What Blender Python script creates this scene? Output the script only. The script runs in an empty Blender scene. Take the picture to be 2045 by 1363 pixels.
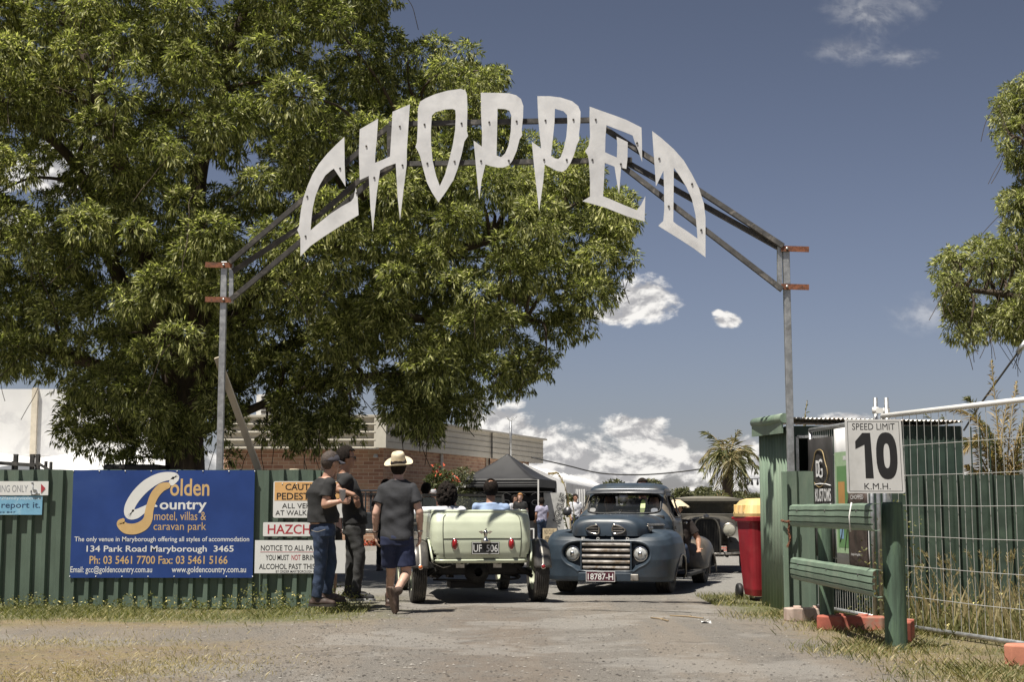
import bpy, bmesh, math, random
import numpy as np
from mathutils import Vector, Matrix, Euler
random.seed(7); RNG = np.random.default_rng(11)
R = math.radians
scene = bpy.context.scene
COL = scene.collection
# ------------------------------------------------------------------ camera
CAM_H, FPX, HORIZ = 1.1, 2840.0, 1020.0
PITCH = math.atan((HORIZ - 681.5) / FPX)
cam_d = bpy.data.cameras.new('camera'); cam = bpy.data.objects.new('camera', cam_d); COL.objects.link(cam)
cam.location = (0, 0, CAM_H); cam.rotation_euler = (math.pi/2 + PITCH, 0, 0)
cam_d.sensor_width = 36; cam_d.lens = 36*FPX/2045; cam_d.clip_end = 3000; cam_d.clip_start = .1
scene.camera = cam
# ------------------------------------------------------------------ sun, sky, exposure
SUN = Vector((-.26, -.27, .92)).normalized()
sun_d = bpy.data.lights.new('sun', 'SUN'); sun = bpy.data.objects.new('sun', sun_d); COL.objects.link(sun)
sun_d.energy = 5.0; sun_d.angle = R(.5); sun_d.color = (1, .945, .84)
sun.rotation_euler = SUN.to_track_quat('Z', 'Y').to_euler(); sun.location = (-20, -20, 60)
scene.view_settings.view_transform = 'Standard'; scene.view_settings.look = 'None'
scene.view_settings.exposure = .62; scene.view_settings.gamma = 1
scene.cycles.max_bounces = 6; scene.cycles.transparent_max_bounces = 8

def ray(px, py):
    cx, cy = (px-1022.5)/FPX, (681.5-py)/FPX
    return Vector((cx, math.cos(PITCH)-math.sin(PITCH)*cy, math.sin(PITCH)+math.cos(PITCH)*cy))
def P(px, py, Y):
    d = ray(px, py); return Vector((d.x/d.y*Y, Y, CAM_H + d.z/d.y*Y))
def G(px, py, z=0):
    d = ray(px, py); k = (z-CAM_H)/d.z; return Vector((d.x*k, d.y*k, z))
def XAT(px, Y): return (px-1022.5)/FPX*Y*math.cos(PITCH)

class NT:
    """small node-tree helper"""
    def __init__(s, tree): s.t = tree; s.n = tree.nodes; s.l = tree.links
    def node(s, typ, **kw):
        n = s.n.new(typ)
        for k, v in kw.items(): setattr(n, k, v)
        return n
    def link(s, a, b): s.l.new(a, b)
    def put(s, sock, v):
        if hasattr(v, 'is_output'): s.l.new(v, sock)
        else:
            if hasattr(sock.default_value, '__len__') and not hasattr(v, '__len__'): v = (v, v, v)
            if hasattr(sock.default_value, '__len__') and len(sock.default_value) == 4 and len(v) == 3: v = (*v, 1)
            sock.default_value = v
    def math(s, op, a, b=0, c=0, clamp=False):
        n = s.node('ShaderNodeMath', operation=op, use_clamp=clamp)
        for i, v in enumerate((a, b, c)): s.put(n.inputs[i], v)
        return n.outputs[0]
    def mix(s, f, a, b, typ='MIX'):
        n = s.node('ShaderNodeMix', data_type='RGBA', blend_type=typ)
        s.put(n.inputs[0], f); s.put(n.inputs[6], a); s.put(n.inputs[7], b); return n.outputs[2]
    def step(s, v, a, b):
        n = s.node('ShaderNodeMapRange', interpolation_type='SMOOTHSTEP')
        s.put(n.inputs[0], v); n.inputs[1].default_value = a; n.inputs[2].default_value = b; return n.outputs[0]
    def noise(s, vec, scale, detail=4, rough=.55, dist=0):
        n = s.node('ShaderNodeTexNoise'); s.put(n.inputs['Vector'], vec); n.inputs['Scale'].default_value = scale
        n.inputs['Detail'].default_value = detail; n.inputs['Roughness'].default_value = rough; n.inputs['Distortion'].default_value = dist
        return n.outputs[0]
    def mapping(s, vec, scale=(1,1,1), loc=(0,0,0)):
        n = s.node('ShaderNodeMapping'); s.put(n.inputs[0], vec); n.inputs[3].default_value = scale; n.inputs[1].default_value = loc
        return n.outputs[0]

world = bpy.data.worlds.new('World'); scene.world = world; world.use_nodes = True
w = NT(world.node_tree); w.n.clear()
sky = w.node('ShaderNodeTexSky', sky_type='NISHITA', sun_disc=False)
sky.sun_elevation = math.asin(SUN.z); sky.sun_rotation = math.atan2(SUN.x, SUN.y) % (2*math.pi)
sky.air_density = 1.0; sky.dust_density = .7; sky.ozone_density = 1.4
SKY_STR = .1
tc = w.node('ShaderNodeTexCoord'); sp = w.node('ShaderNodeSeparateXYZ'); w.link(tc.outputs['Generated'], sp.inputs[0])
yy = w.math('MAXIMUM', sp.outputs[1], .02)
U = w.math('DIVIDE', sp.outputs[0], yy); V = w.math('DIVIDE', sp.outputs[2], yy)
hsv = w.node('ShaderNodeHueSaturation'); hsv.inputs['Saturation'].default_value = .74; hsv.inputs['Value'].default_value = 1
w.link(sky.outputs[0], hsv.inputs['Color'])
skycol = w.mix(1, hsv.outputs[0], w.mix(w.step(V, .0, .45), (.41,.40,.465,1), (.30,.295,.325,1)), 'MULTIPLY')
cmb = w.node('ShaderNodeCombineXYZ'); w.link(U, cmb.inputs[0]); w.link(V, cmb.inputs[1])
warp = w.mapping(cmb.outputs[0], (1, 1.5, 1))
n1 = w.noise(warp, 22, 7, .6, .3); n2 = w.noise(warp, 70, 5, .6)
THIN = [(1740,24,100,40,.66),(1690,92,75,34,.56),(1805,112,75,24,.55),(1852,628,56,34,.75)]
CLOUDS = [(1275,602,62,42,1),(1215,628,40,24,.8),(1452,640,22,13,.9),(1434,626,11,7,.8),
 (1000,862,70,58,1),(1075,890,80,48,1),(1140,905,90,48,1),(1185,932,110,40,1),(1262,855,62,22,1),(1310,905,90,34,.9),(1345,898,40,24,.9),(1262,945,90,30,.9),
 (1400,930,110,38,.95),(1480,905,70,34,.85),(1560,960,130,40,.9),(1250,992,380,26,.7),(1690,838,60,16,.9),(1640,960,120,40,.6),(560,930,200,40,.7),(90,330,160,70,.8),(40,450,120,60,.7),(660,640,80,30,.5),(1900,960,220,40,.7)]
def cloud_field(items):
    dens = None
    for (cx, cy, a, b, s_) in items:
        d = ray(cx, cy); u0, v0 = d.x/d.y, d.z/d.y
        du = w.math('MULTIPLY', w.math('SUBTRACT', U, u0), FPX/(a*1.22)); dv = w.math('MULTIPLY', w.math('SUBTRACT', V, v0), FPX/(b*1.25))
        rr = w.math('SQRT', w.math('ADD', w.math('MULTIPLY', du, du), w.math('MULTIPLY', dv, dv)))
        bl = w.math('MULTIPLY_ADD', s_, 1, w.math('MULTIPLY', rr, -1))
        dens = bl if dens is None else w.math('MAXIMUM', dens, bl)
    return dens
dens = cloud_field(CLOUDS)
dens = w.math('MAXIMUM', dens, -1.2)
nz = w.math('ADD', w.math('MULTIPLY', w.math('SUBTRACT', n1, .5), 2.5), w.math('MULTIPLY', w.math('SUBTRACT', n2, .5), .9))
dn = w.math('ADD', dens, nz)
thin = w.math('MAXIMUM', cloud_field(THIN), -1.2); tn = w.math('ADD', thin, nz)
mask = w.math('MAXIMUM', w.step(dn, -.02, .42), w.math('MULTIPLY', w.step(tn, -.5, 1.3), .36))
mask = w.math('MULTIPLY', mask, w.step(sp.outputs[1], .0, .15))
off = w.mapping(cmb.outputs[0], (1, 1.5, 1), (.0015, -.0075, 0))
n3 = w.noise(off, 22, 7, .6, .3)
lit = w.step(w.math('SUBTRACT', n1, n3), -.07, .06)
ccol = w.mix(lit, (2.9, 2.85, 2.9, 1), (6.6, 6.4, 6.1, 1))
fin = w.mix(w.math('MULTIPLY', mask, .93), skycol, ccol)
bg = w.node('ShaderNodeBackground'); bg.inputs[1].default_value = SKY_STR; w.link(fin, bg.inputs[0])
wo = w.node('ShaderNodeOutputWorld'); w.link(bg.outputs[0], wo.inputs[0])

# ------------------------------------------------------------------ materials
def mat(name, col, rough=.6, metal=0, var=.12, scale=6, col2=None, s2=2.5, lo=.5, hi=.62, bump=0, bscale=60, spec=.5, coat=0, stretch=(1,1,1), detail=5, trans=0):
    m = bpy.data.materials.new(name); m.use_nodes = True; t = NT(m.node_tree)
    b = t.n['Principled BSDF']; tcn = t.node('ShaderNodeTexCoord'); vec = tcn.outputs['Object']
    if stretch != (1,1,1): vec = t.mapping(vec, stretch)
    c = tuple(col)
    n = t.noise(vec, scale, detail, .6)
    colr = t.mix(t.step(n, .3, .7), tuple(x*(1-var) for x in c), tuple(min(1, x*(1+var)) for x in c))
    if col2 is not None:
        k = t.step(t.noise(vec, s2, 8, .65, .4), lo, hi)
        colr = t.mix(k, colr, col2)
    t.put(b.inputs['Base Color'], colr)
    b.inputs['Roughness'].default_value = rough; b.inputs['Metallic'].default_value = metal
    b.inputs['Specular IOR Level'].default_value = spec
    if coat: b.inputs['Coat Weight'].default_value = coat; b.inputs['Coat Roughness'].default_value = .15
    if var and rough > .08:
        t.put(b.inputs['Roughness'], t.math('MULTIPLY_ADD', t.math('SUBTRACT', n, .5), .25, rough))
    if bump:
        bn = t.node('ShaderNodeBump'); bn.inputs['Strength'].default_value = bump; bn.inputs['Distance'].default_value = .01
        t.put(bn.inputs['Height'], t.noise(vec, bscale, 4, .6)); t.link(bn.outputs[0], b.inputs['Normal'])
    if trans:
        tr = t.node('ShaderNodeBsdfTranslucent'); t.put(tr.inputs[0], colr); ms = t.node('ShaderNodeMixShader'); ms.inputs[0].default_value = trans
        t.link(b.outputs[0], ms.inputs[1]); t.link(tr.outputs[0], ms.inputs[2]); t.link(ms.outputs[0], t.n['Material Output'].inputs[0])
    return m
def leafmat(name, dark, light, tip, trans=.35):
    m = bpy.data.materials.new(name); m.use_nodes = True; t = NT(m.node_tree); b = t.n['Principled BSDF']
    g = t.node('ShaderNodeNewGeometry'); tcn = t.node('ShaderNodeTexCoord')
    r = g.outputs['Random Per Island']
    c = t.mix(r, dark, light); c = t.mix(t.step(t.math('ADD', r, t.math('MULTIPLY', t.noise(tcn.outputs['Object'], .9, 3), .9)), 1.05, 1.5), c, tip)
    t.put(b.inputs['Base Color'], c); b.inputs['Roughness'].default_value = .5; b.inputs['Specular IOR Level'].default_value = .35
    tr = t.node('ShaderNodeBsdfTranslucent'); t.put(tr.inputs[0], t.mix(1, c, (1.1, 1.25, .6, 1), 'MULTIPLY'))
    ms = t.node('ShaderNodeMixShader'); ms.inputs[0].default_value = trans
    t.link(b.outputs[0], ms.inputs[1]); t.link(tr.outputs[0], ms.inputs[2]); t.link(ms.outputs[0], t.n['Material Output'].inputs[0])
    return m
def glassmat(name, tint=(.02,.025,.025), alpha=.55, rough=.03):
    m = bpy.data.materials.new(name); m.use_nodes = True; t = NT(m.node_tree); b = t.n['Principled BSDF']
    b.inputs['Base Color'].default_value = (*tint, 1); b.inputs['Roughness'].default_value = rough; b.inputs['Alpha'].default_value = alpha
    return m

# ------------------------------------------------------------------ mesh builder
WM = {}
def thing(name, label, cat, loc=(0,0,0), rotz=0, group=None):
    o = bpy.data.objects.new(name, None); COL.objects.link(o); o.location = loc; o.rotation_euler = (0,0,rotz)
    o.empty_display_size = .2
    o['label'] = label; o['category'] = cat
    if group: o['group'] = group
    WM[o] = Matrix.Translation(Vector(loc)) @ Matrix.Rotation(rotz, 4, 'Z')
    return o
def tag(o, label=None, cat=None, group=None, kind=None):
    for k, v in (('label', label), ('category', cat), ('group', group), ('kind', kind)):
        if v: o[k] = v
    return o
def rotm(e): return Euler(e).to_matrix()
class M:
    def __init__(s): s.v = []; s.f = []; s.sm = []; s.n = 0; s.mi = []
    def add(s, verts, faces, smooth=False, mi=0):
        verts = np.asarray(verts, float).reshape(-1, 3); s.v.append(verts)
        o = s.n
        for f in faces: s.f.append([i+o for i in f]); s.sm.append(smooth); s.mi.append(mi)
        s.n += len(verts); return s
    def box(s, c, d, rot=None, taper=None, mi=0):
        x, y, z = d[0]/2, d[1]/2, d[2]/2
        v = np.array([(-x,-y,-z),(x,-y,-z),(x,y,-z),(-x,y,-z),(-x,-y,z),(x,-y,z),(x,y,z),(-x,y,z)], float)
        if taper: v[4:, :2] *= taper
        if rot is not None: v = v @ np.array(rotm(rot)).T
        return s.add(v + np.array(c), [(0,3,2,1),(4,5,6,7),(0,1,5,4),(1,2,6,5),(2,3,7,6),(3,0,4,7)], mi=mi)
    def bar(s, a, b, w, h, up=(0,0,1), mi=0):
        a, b = Vector(a), Vector(b); d = (b-a); L = d.length; d.normalize(); u = Vector(up)
        sd = d.cross(u)
        if sd.length < 1e-4: sd = d.cross(Vector((1,0,0)))
        sd.normalize(); u = sd.cross(d)
        v = [];
        for p in (a, b):
            for (i, j) in ((-1,-1),(1,-1),(1,1),(-1,1)): v.append(p + sd*(w/2*i) + u*(h/2*j))
        return s.add([tuple(p) for p in v], [(3,2,1,0),(4,5,6,7),(0,1,5,4),(1,2,6,5),(2,3,7,6),(3,0,4,7)], mi=mi)
    def tube(s, pts, r, n=8, caps=True, mi=0, smooth=True, closed=False):
        pts = [Vector(p) for p in pts]; k = len(pts); rs = r if hasattr(r, '__len__') else [r]*k
        up = None; vs = []
        for i, p in enumerate(pts):
            if closed: d = pts[(i+1) % k]-pts[i-1]
            else: d = pts[min(i+1, k-1)]-pts[max(i-1, 0)]
            if d.length < 1e-9: d = Vector((0,0,1))
            d.normalize()
            if up is None:
                up = Vector((0,0,1)) if abs(d.z) < .9 else Vector((1,0,0))
            a = d.cross(up); a = a.normalized() if a.length > 1e-6 else d.orthogonal().normalized(); b = a.cross(d); up = b
            for j in range(n):
                t = 2*math.pi*j/n; vs.append(tuple(p + (a*math.cos(t)+b*math.sin(t))*rs[i]))
        fs = []
        for i in range(k if closed else k-1):
            i2 = (i+1) % k
            for j in range(n): fs.append((i*n+j, i2*n+j, i2*n+(j+1) % n, i*n+(j+1) % n))
        s.add(vs, fs, smooth, mi)
        if caps and not closed:
            o = s.n-len(vs)
            s.f.append([o+j for j in range(n)]); s.sm.append(False); s.mi.append(mi)
            s.f.append([o+(k-1)*n+j for j in reversed(range(n))]); s.sm.append(False); s.mi.append(mi)
        return s
    def lathe(s, prof, n=24, mat4=None, closed=False, smooth=True, mi=0):
        """prof (r,h): revolve about local z"""
        vs = []; k = len(prof)
        for (r, h) in prof:
            for j in range(n):
                t = 2*math.pi*j/n; vs.append((r*math.cos(t), r*math.sin(t), h))
        fs = []
        for i in range(k if closed else k-1):
            i2 = (i+1) % k
            for j in range(n): fs.append((i*n+j, i*n+(j+1) % n, i2*n+(j+1) % n, i2*n+j))
        vs = np.array(vs, float)
        if mat4 is not None: vs = vs @ np.array(mat4.to_3x3()).T + np.array(mat4.translation)
        return s.add(vs, fs, smooth, mi)
    def prism(s, poly, fn, thick_vec, holes=(), mi=0):
        """poly 2-D outline with optional holes; fn maps (a,b)->3-D; thick_vec extrudes backwards"""
        me = tri_poly(poly, holes); v2, fs = me; n = len(v2)
        a = np.array([tuple(fn(*p)) for p in v2]); b = a + np.array(thick_vec)
        F = [tuple(f) for f in fs] + [tuple(n+i for i in reversed(f)) for f in fs]
        off = 0
        for loop in (poly, *holes):
            k = len(loop)
            for i in range(k): F.append((off+i, n+off+i, n+off+(i+1) % k, off+(i+1) % k))
            off += k
        return s.add(np.vstack([a, b]), F, mi=mi)
    def grid(s, nu, nv, fn, cut=None, closed=False, smooth=True, mi=0):
        us = np.linspace(0, 1, nu, endpoint=not closed); vv = np.linspace(0, 1, nv)
        vs = np.array([[fn(u, v) for v in vv] for u in us], float).reshape(-1, 3); fs = []
        for i in range(nu if closed else nu-1):
            i2 = (i+1) % nu
            for j in range(nv-1):
                f = (i*nv+j, i2*nv+j, i2*nv+j+1, i*nv+j+1)
                if cut is not None and cut(vs[list(f)].mean(0)): continue
                fs.append(f)
        return s.add(vs, fs, smooth, mi)
    def build(s, name, mats, parent=None, world=False, bevel=0, solid=0, seg=2, recalc=False, subsurf=0, weld=False):
        me = bpy.data.meshes.new(name)
        V = np.vstack(s.v) if s.v else np.zeros((0,3))
        me.from_pydata(V.tolist(), [], s.f)
        if not isinstance(mats, (list, tuple)): mats = [mats]
        for m in mats: me.materials.append(m)
        me.polygons.foreach_set('use_smooth', s.sm)
        if len(mats) > 1: me.polygons.foreach_set('material_index', s.mi)
        if recalc or weld:
            bm = bmesh.new(); bm.from_mesh(me)
            if weld: bmesh.ops.remove_doubles(bm, verts=bm.verts, dist=1e-5)
            if recalc: bmesh.ops.recalc_face_normals(bm, faces=bm.faces)
            bm.to_mesh(me); bm.free()
        me.update()
        o = bpy.data.objects.new(name, me); COL.objects.link(o)
        if parent is not None:
            o.parent = parent
            if world: o.matrix_parent_inverse = WM[parent].inverted(); WM[o] = Matrix.Identity(4)
            else: WM[o] = WM[parent].copy()
        else: WM[o] = Matrix.Identity(4)
        if solid:
            md = o.modifiers.new('solid', 'SOLIDIFY'); md.thickness = abs(solid); md.offset = -1 if solid > 0 else 1
        if bevel:
            md = o.modifiers.new('bevel', 'BEVEL'); md.width = bevel; md.segments = seg; md.limit_method = 'ANGLE'; md.angle_limit = R(40)
        if subsurf:
            md = o.modifiers.new('sub', 'SUBSURF'); md.levels = md.render_levels = subsurf
        return o
def tri_poly(poly, holes=()):
    from mathutils.geometry import tessellate_polygon
    loops = [[Vector((p[0], p[1], 0)) for p in l] for l in (poly, *holes)]
    v2 = [p for l in (poly, *holes) for p in l]
    return v2, [tuple(t) for t in tessellate_polygon(loops)]
_tc = {}
def text_mesh(body, bold=0, shear=0, spacing=1):
    k = (body, bold, shear, spacing)
    if k in _tc: return _tc[k]
    c = bpy.data.curves.new('t', 'FONT'); c.body = body; c.offset = bold; c.shear = shear; c.space_character = spacing; c.resolution_u = 3
    c.fill_mode = 'FRONT'
    o = bpy.data.objects.new('t', c); COL.objects.link(o)
    dg = bpy.context.evaluated_depsgraph_get(); me = bpy.data.meshes.new_from_object(o.evaluated_get(dg))
    v = np.array([tuple(x.co) for x in me.vertices]); f = [tuple(p.vertices) for p in me.polygons]
    bpy.data.objects.remove(o); bpy.data.curves.remove(c); bpy.data.meshes.remove(me)
    _tc[k] = (v, f); return v, f
def put_text(m, body, org, ux, uz, w, h, bold=0, shear=0, mi=0, n=None, lift=.0008, spacing=1):
    """fit the text into a w x h box whose lower left corner is org"""
    v, f = text_mesh(body, bold, shear, spacing)
    lo, hi = v.min(0), v.max(0); ux, uz = np.array(ux), np.array(uz)
    nn = np.cross(ux, uz) if n is None else np.array(n)
    a = (v[:, 0]-lo[0])/(hi[0]-lo[0])*w; b = (v[:, 1]-lo[1])/(hi[1]-lo[1])*h
    q = np.array(org) + a[:, None]*ux + b[:, None]*uz + nn*lift
    return m.add(q, f, mi=mi)
def copy_tree(o, parent=None):
    c = o.copy(); COL.objects.link(c); c.parent = parent
    for ch in list(o.children): copy_tree(ch, c)
    return c
def interp(x, xs, ys): return float(np.interp(x, xs, ys))
def catmull(pts, n=6, closed=False):
    pts = [np.array(p, float) for p in pts]; k = len(pts); out = []
    for i in range(k if closed else k-1):
        p0 = pts[i-1] if (i > 0 or closed) else pts[0]; p1 = pts[i]; p2 = pts[(i+1) % k]; p3 = pts[(i+2) % k] if (i+2 < k or closed) else pts[-1]
        for j in range(n):
            t = j/n; out.append(.5*((2*p1)+(-p0+p2)*t+(2*p0-5*p1+4*p2-p3)*t*t+(-p0+3*p1-3*p2+p3)*t**3))
    if not closed: out.append(pts[-1])
    return out
# ------------------------------------------------------------------ ground
def ground_mat():
    m = bpy.data.materials.new('ground'); m.use_nodes = True; t = NT(m.node_tree); b = t.n['Principled BSDF']
    g = t.node('ShaderNodeNewGeometry'); pos = g.outputs['Position']; s = t.node('ShaderNodeSeparateXYZ'); t.link(pos, s.inputs[0])
    X, Y = s.outputs[0], s.outputs[1]
    nb = t.noise(pos, .55, 6, .65); nm = t.noise(pos, 2.6, 6, .7); nf = t.noise(pos, 70, 3, .6); nf2 = t.noise(pos, 260, 2, .6)
    wob = t.math('MULTIPLY', t.math('SUBTRACT', t.math('ADD', nb, t.math('MULTIPLY', nm, .5)), .75), 2.6)
    grav = t.mix(t.step(nf2, .32, .68), (.11,.10,.09), (.33,.305,.275))
    grav = t.mix(t.step(nf, .55, .75), grav, (.38,.345,.30))
    tracks = t.noise(t.mapping(pos, (1.0,.09,1)), 1.5, 5, .6)
    dirt = t.mix(t.step(nf, .3, .7), (.215,.18,.148), (.335,.29,.24))
    grav = t.mix(t.math('MULTIPLY', t.step(tracks, .45, .58), .6), grav, dirt)
    cen = t.math('MULTIPLY', t.step(t.math('ABSOLUTE', t.math('ADD', t.math('ADD', X, .15), t.math('MULTIPLY', wob, .3))), .75, .25), .7); grav = t.mix(t.math('MULTIPLY', cen, t.step(nm, .35, .6)), grav, (.195,.16,.132))
    dkp = t.step(t.noise(pos, 1.1, 7, .7, .6), .54, .66); grav = t.mix(t.math('MULTIPLY', dkp, t.step(nf, .35, .6)), grav, (.105,.095,.088))
    grav = t.mix(t.math('MULTIPLY', t.step(nm, .5, .68), .42), grav, dirt)
    grav = t.mix(t.math('MULTIPLY', t.step(nb, .50, .58), .5), grav, (.36,.34,.315))
    bit = t.mix(t.step(nf, .3, .7), (.23,.22,.205), (.32,.31,.29))
    bit = t.mix(t.math('MULTIPLY', t.step(nm, .48, .7), .5), bit, (.34,.32,.28))
    far = t.step(t.math('ADD', Y, wob), 17.2, 20.5)
    drive = t.mix(far, grav, bit)
    dry = t.mix(t.step(nf, .35, .65), (.22,.175,.095), (.36,.29,.165)); dry = t.mix(t.step(nm, .4, .62), dry, (.25,.19,.125))
    grn = t.mix(t.step(nf, .3, .7), (.085,.10,.032), (.19,.19,.075))
    lw = t.math('ADD', X, wob)
    # left verge, with a gravel shoulder running through it
    left = t.math('MULTIPLY', t.step(lw, -1.5, -3.3), t.step(Y, 19, 17.5))
    left = t.math('MAXIMUM', left, t.math('MULTIPLY', t.math('MULTIPLY', t.step(lw, -1.1, -2.1), t.step(Y, 13.6, 14.8)), t.step(Y, 19, 17.5)))
    yb = t.math('ADD', Y, t.math('MULTIPLY', wob, .55))
    sh = t.math('MULTIPLY', t.step(yb, 11.6, 12.4), t.step(yb, 14.2, 13.2))
    left = t.math('MULTIPLY', left, t.math('SUBTRACT', 1, t.math('MULTIPLY', sh, .85)))
    right = t.math('MULTIPLY', t.step(t.math('ADD', X, t.math('MULTIPLY', wob, .5)), 2.25, 2.9), t.step(Y, 20, 17.8))
    verge = t.math('MAXIMUM', left, right)
    gn = t.math('ADD', t.math('MULTIPLY', t.step(yb, 13.9, 15.3), .55), nb)
    gn = t.math('ADD', gn, t.math('MULTIPLY', right, .12))
    vcol = t.mix(t.step(gn, .5, .8), dry, grn)
    speck = t.math('MULTIPLY', t.step(t.noise(pos, 14, 5, .7), .5, .6), .55)
    vcol = t.mix(speck, vcol, dirt)
    outer = t.step(t.math('ABSOLUTE', X), 25, 40)
    col = t.mix(verge, drive, vcol); col = t.mix(outer, col, dry)
    t.put(b.inputs['Base Color'], col); b.inputs['Roughness'].default_value = .9; b.inputs['Specular IOR Level'].default_value = .25
    bn = t.node('ShaderNodeBump'); bn.inputs['Strength'].default_value = .9; bn.inputs['Distance'].default_value = .025
    t.put(bn.inputs['Height'], t.math('ADD', nf, t.math('MULTIPLY', nf2, .5))); t.link(bn.outputs[0], b.inputs['Normal'])
    return m
gm = M()
xs = [-900,-60,-20,-12]+list(np.linspace(-8,8,81))+[12,20,60,900]; ys = [-60,0,6]+list(np.linspace(8,24,81))+[30,45,80,300,1500]
def gz(x, y):
    k = max(0, 1-abs(x)/9)*max(0, min(1, (26-y)/6)) if y > 6 else 0
    return k*(.012*math.sin(x*1.9+y*.7)*math.sin(y*.9)-.008*math.exp(-((abs(x+.1)-.8)/.25)**2))
gv = [(x, y, gz(x, y)) for x in xs for y in ys]; ny = len(ys)
gm.add(gv, [(i*ny+j, (i+1)*ny+j, (i+1)*ny+j+1, i*ny+j+1) for i in range(len(xs)-1) for j in range(ny-1)], True)
tag(gm.build('ground', ground_mat()), kind='structure')
mk = mat('painted_shadow', (.03,.028,.025), .95)  # dark strip laid on the drive as the shadow of an overhead cable
sm = M(); pts = [G(690,1209)]+[G(x, 1212+16*((x-740)/720)+random.uniform(-1.5,1.5)) for x in range(740,1500,40)]
for i in range(len(pts)-1):
    a, b = pts[i], pts[i+1]; wd = .018+.012*math.sin(i*1.7); e = Vector((0,wd,0)); z = Vector((0,0,.012))
    sm.add([a+z-e, b+z-e, b+z+e, a+z+e], [(0,1,2,3)])
tag(sm.build('cable_shadow_strip', mk), kind='structure')
# loose stones
stone_m = leafmat('stone', (.06,.054,.048), (.22,.20,.175), (.33,.31,.28), 0)
st = M(); ico = [(0,0,1),(.89,0,.45),(.28,.85,.45),(-.72,.53,.45),(-.72,-.53,.45),(.28,-.85,.45)]
icoF = [(0,1,2),(0,2,3),(0,3,4),(0,4,5),(0,5,1)]
N = 15000; V = np.zeros((N*6,3)); F = []
ic = np.array(ico)
for i in range(N):
    y = 8.9+11*random.random()**1.6; x = random.uniform(-.40, .32)*y
    if random.random() < .25: x = random.gauss(-1.6,.8)
    s = .004+.011*random.random()**3; a = random.random()*6.28
    q = ic*np.array([s*random.uniform(.8,1.5), s*random.uniform(.8,1.3), s*random.uniform(.5,.9)])
    c, sn = math.cos(a), math.sin(a)
    V[i*6:i*6+6, 0] = x+q[:,0]*c-q[:,1]*sn; V[i*6:i*6+6, 1] = y+q[:,0]*sn+q[:,1]*c; V[i*6:i*6+6, 2] = q[:,2]+gz(x,y)
    F += [[i*6+k for k in f] for f in icoF]
st.add(V, F)
tag(st.build('loose_gravel', stone_m), kind='stuff')

# ------------------------------------------------------------------ foliage
def leaf_mesh(pos, d, L, W, sag=.12, fold=.25):
    pos, d = np.asarray(pos), np.asarray(d); n = len(pos)
    d = d/np.maximum(1e-6, np.linalg.norm(d, axis=1, keepdims=True))
    rnd = RNG.normal(size=(n,3)); s = np.cross(d, rnd); s /= np.maximum(1e-6, np.linalg.norm(s, axis=1, keepdims=True))
    nn = np.cross(s, d); L = np.broadcast_to(L, n)[:,None]; W = np.broadcast_to(W, n)[:,None]
    dz = np.array([0,0,-1.0])
    v = np.empty((n,4,3)); v[:,0] = pos; v[:,1] = pos+d*L*.42+s*W*.5+nn*W*fold; v[:,2] = pos+d*L+dz*L*sag; v[:,3] = pos+d*L*.42-s*W*.5+nn*W*fold
    return v.reshape(-1,3)
def fast_mesh(name, verts, k, m, parent=None, smooth=False):
    """all faces have k corners in order"""
    n = len(verts)//k; me = bpy.data.meshes.new(name)
    me.vertices.add(len(verts)); me.vertices.foreach_set('co', np.ascontiguousarray(verts, dtype=np.float32).ravel())
    me.loops.add(n*k); me.loops.foreach_set('vertex_index', np.arange(n*k, dtype=np.int32))
    me.polygons.add(n); me.polygons.foreach_set('loop_start', np.arange(0, n*k, k, dtype=np.int32)); me.polygons.foreach_set('loop_total', np.full(n, k, dtype=np.int32))
    me.materials.append(m); me.update(calc_edges=True); me.validate()
    o = bpy.data.objects.new(name, me); COL.objects.link(o)
    if parent is not None:
        o.parent = parent; o.matrix_parent_inverse = WM[parent].inverted()
    WM[o] = Matrix.Identity(4)
    return o
def clump_leaves(centers, radii, per, L, W, up=.35, down=.25, rosette=7):
    """rosettes of narrow leaves on the shells of many clumps"""
    out_p, out_d = [], []
    for c, r in zip(centers, radii):
        k = max(4, int(per*(r**2))); u = RNG.normal(size=(k,3)); u[:,2] += up*RNG.random(k)*2.2; u /= np.linalg.norm(u, axis=1, keepdims=True)
        rad = r*(.62+.42*RNG.random(k)**.6)[:,None]; sq = np.array([1,1,.72])
        p = np.array(c)+u*rad*sq
        hang = (u[:,2] < -.15); p[hang,2] -= r*.35*RNG.random(hang.sum())
        for j in range(rosette):
            dd = u*.75+RNG.normal(size=(k,3))*.6; dd[:,2] -= down; dd[hang,2] -= .9
            out_p.append(p+RNG.normal(size=(k,3))*L*.22); out_d.append(dd)
    return np.vstack(out_p), np.vstack(out_d)
def in_poly(x, y, poly):
    c = False; j = len(poly)-1
    for i in range(len(poly)):
        xi, yi = poly[i]; xj, yj = poly[j]
        if (yi > y) != (yj > y) and x < (xj-xi)*(y-yi)/(yj-yi)+xi: c = not c
        j = i
    return c
def edge_dist(x, y, poly):
    best = 1e9
    for i in range(len(poly)):
        ax, ay = poly[i-1]; bx, by = poly[i]; dx, dy = bx-ax, by-ay; L2 = dx*dx+dy*dy
        t = max(0, min(1, ((x-ax)*dx+(y-ay)*dy)/L2)) if L2 else 0
        best = min(best, math.hypot(ax+t*dx-x, ay+t*dy-y))
    return best
bark = mat('bark', (.075,.055,.04), .9, var=.4, scale=9, bump=.8, bscale=25, stretch=(1,1,.3))
leaf_m = leafmat('pepper_leaf', (.050,.061,.025), (.33,.345,.12), (.70,.68,.33), .45)

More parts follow.
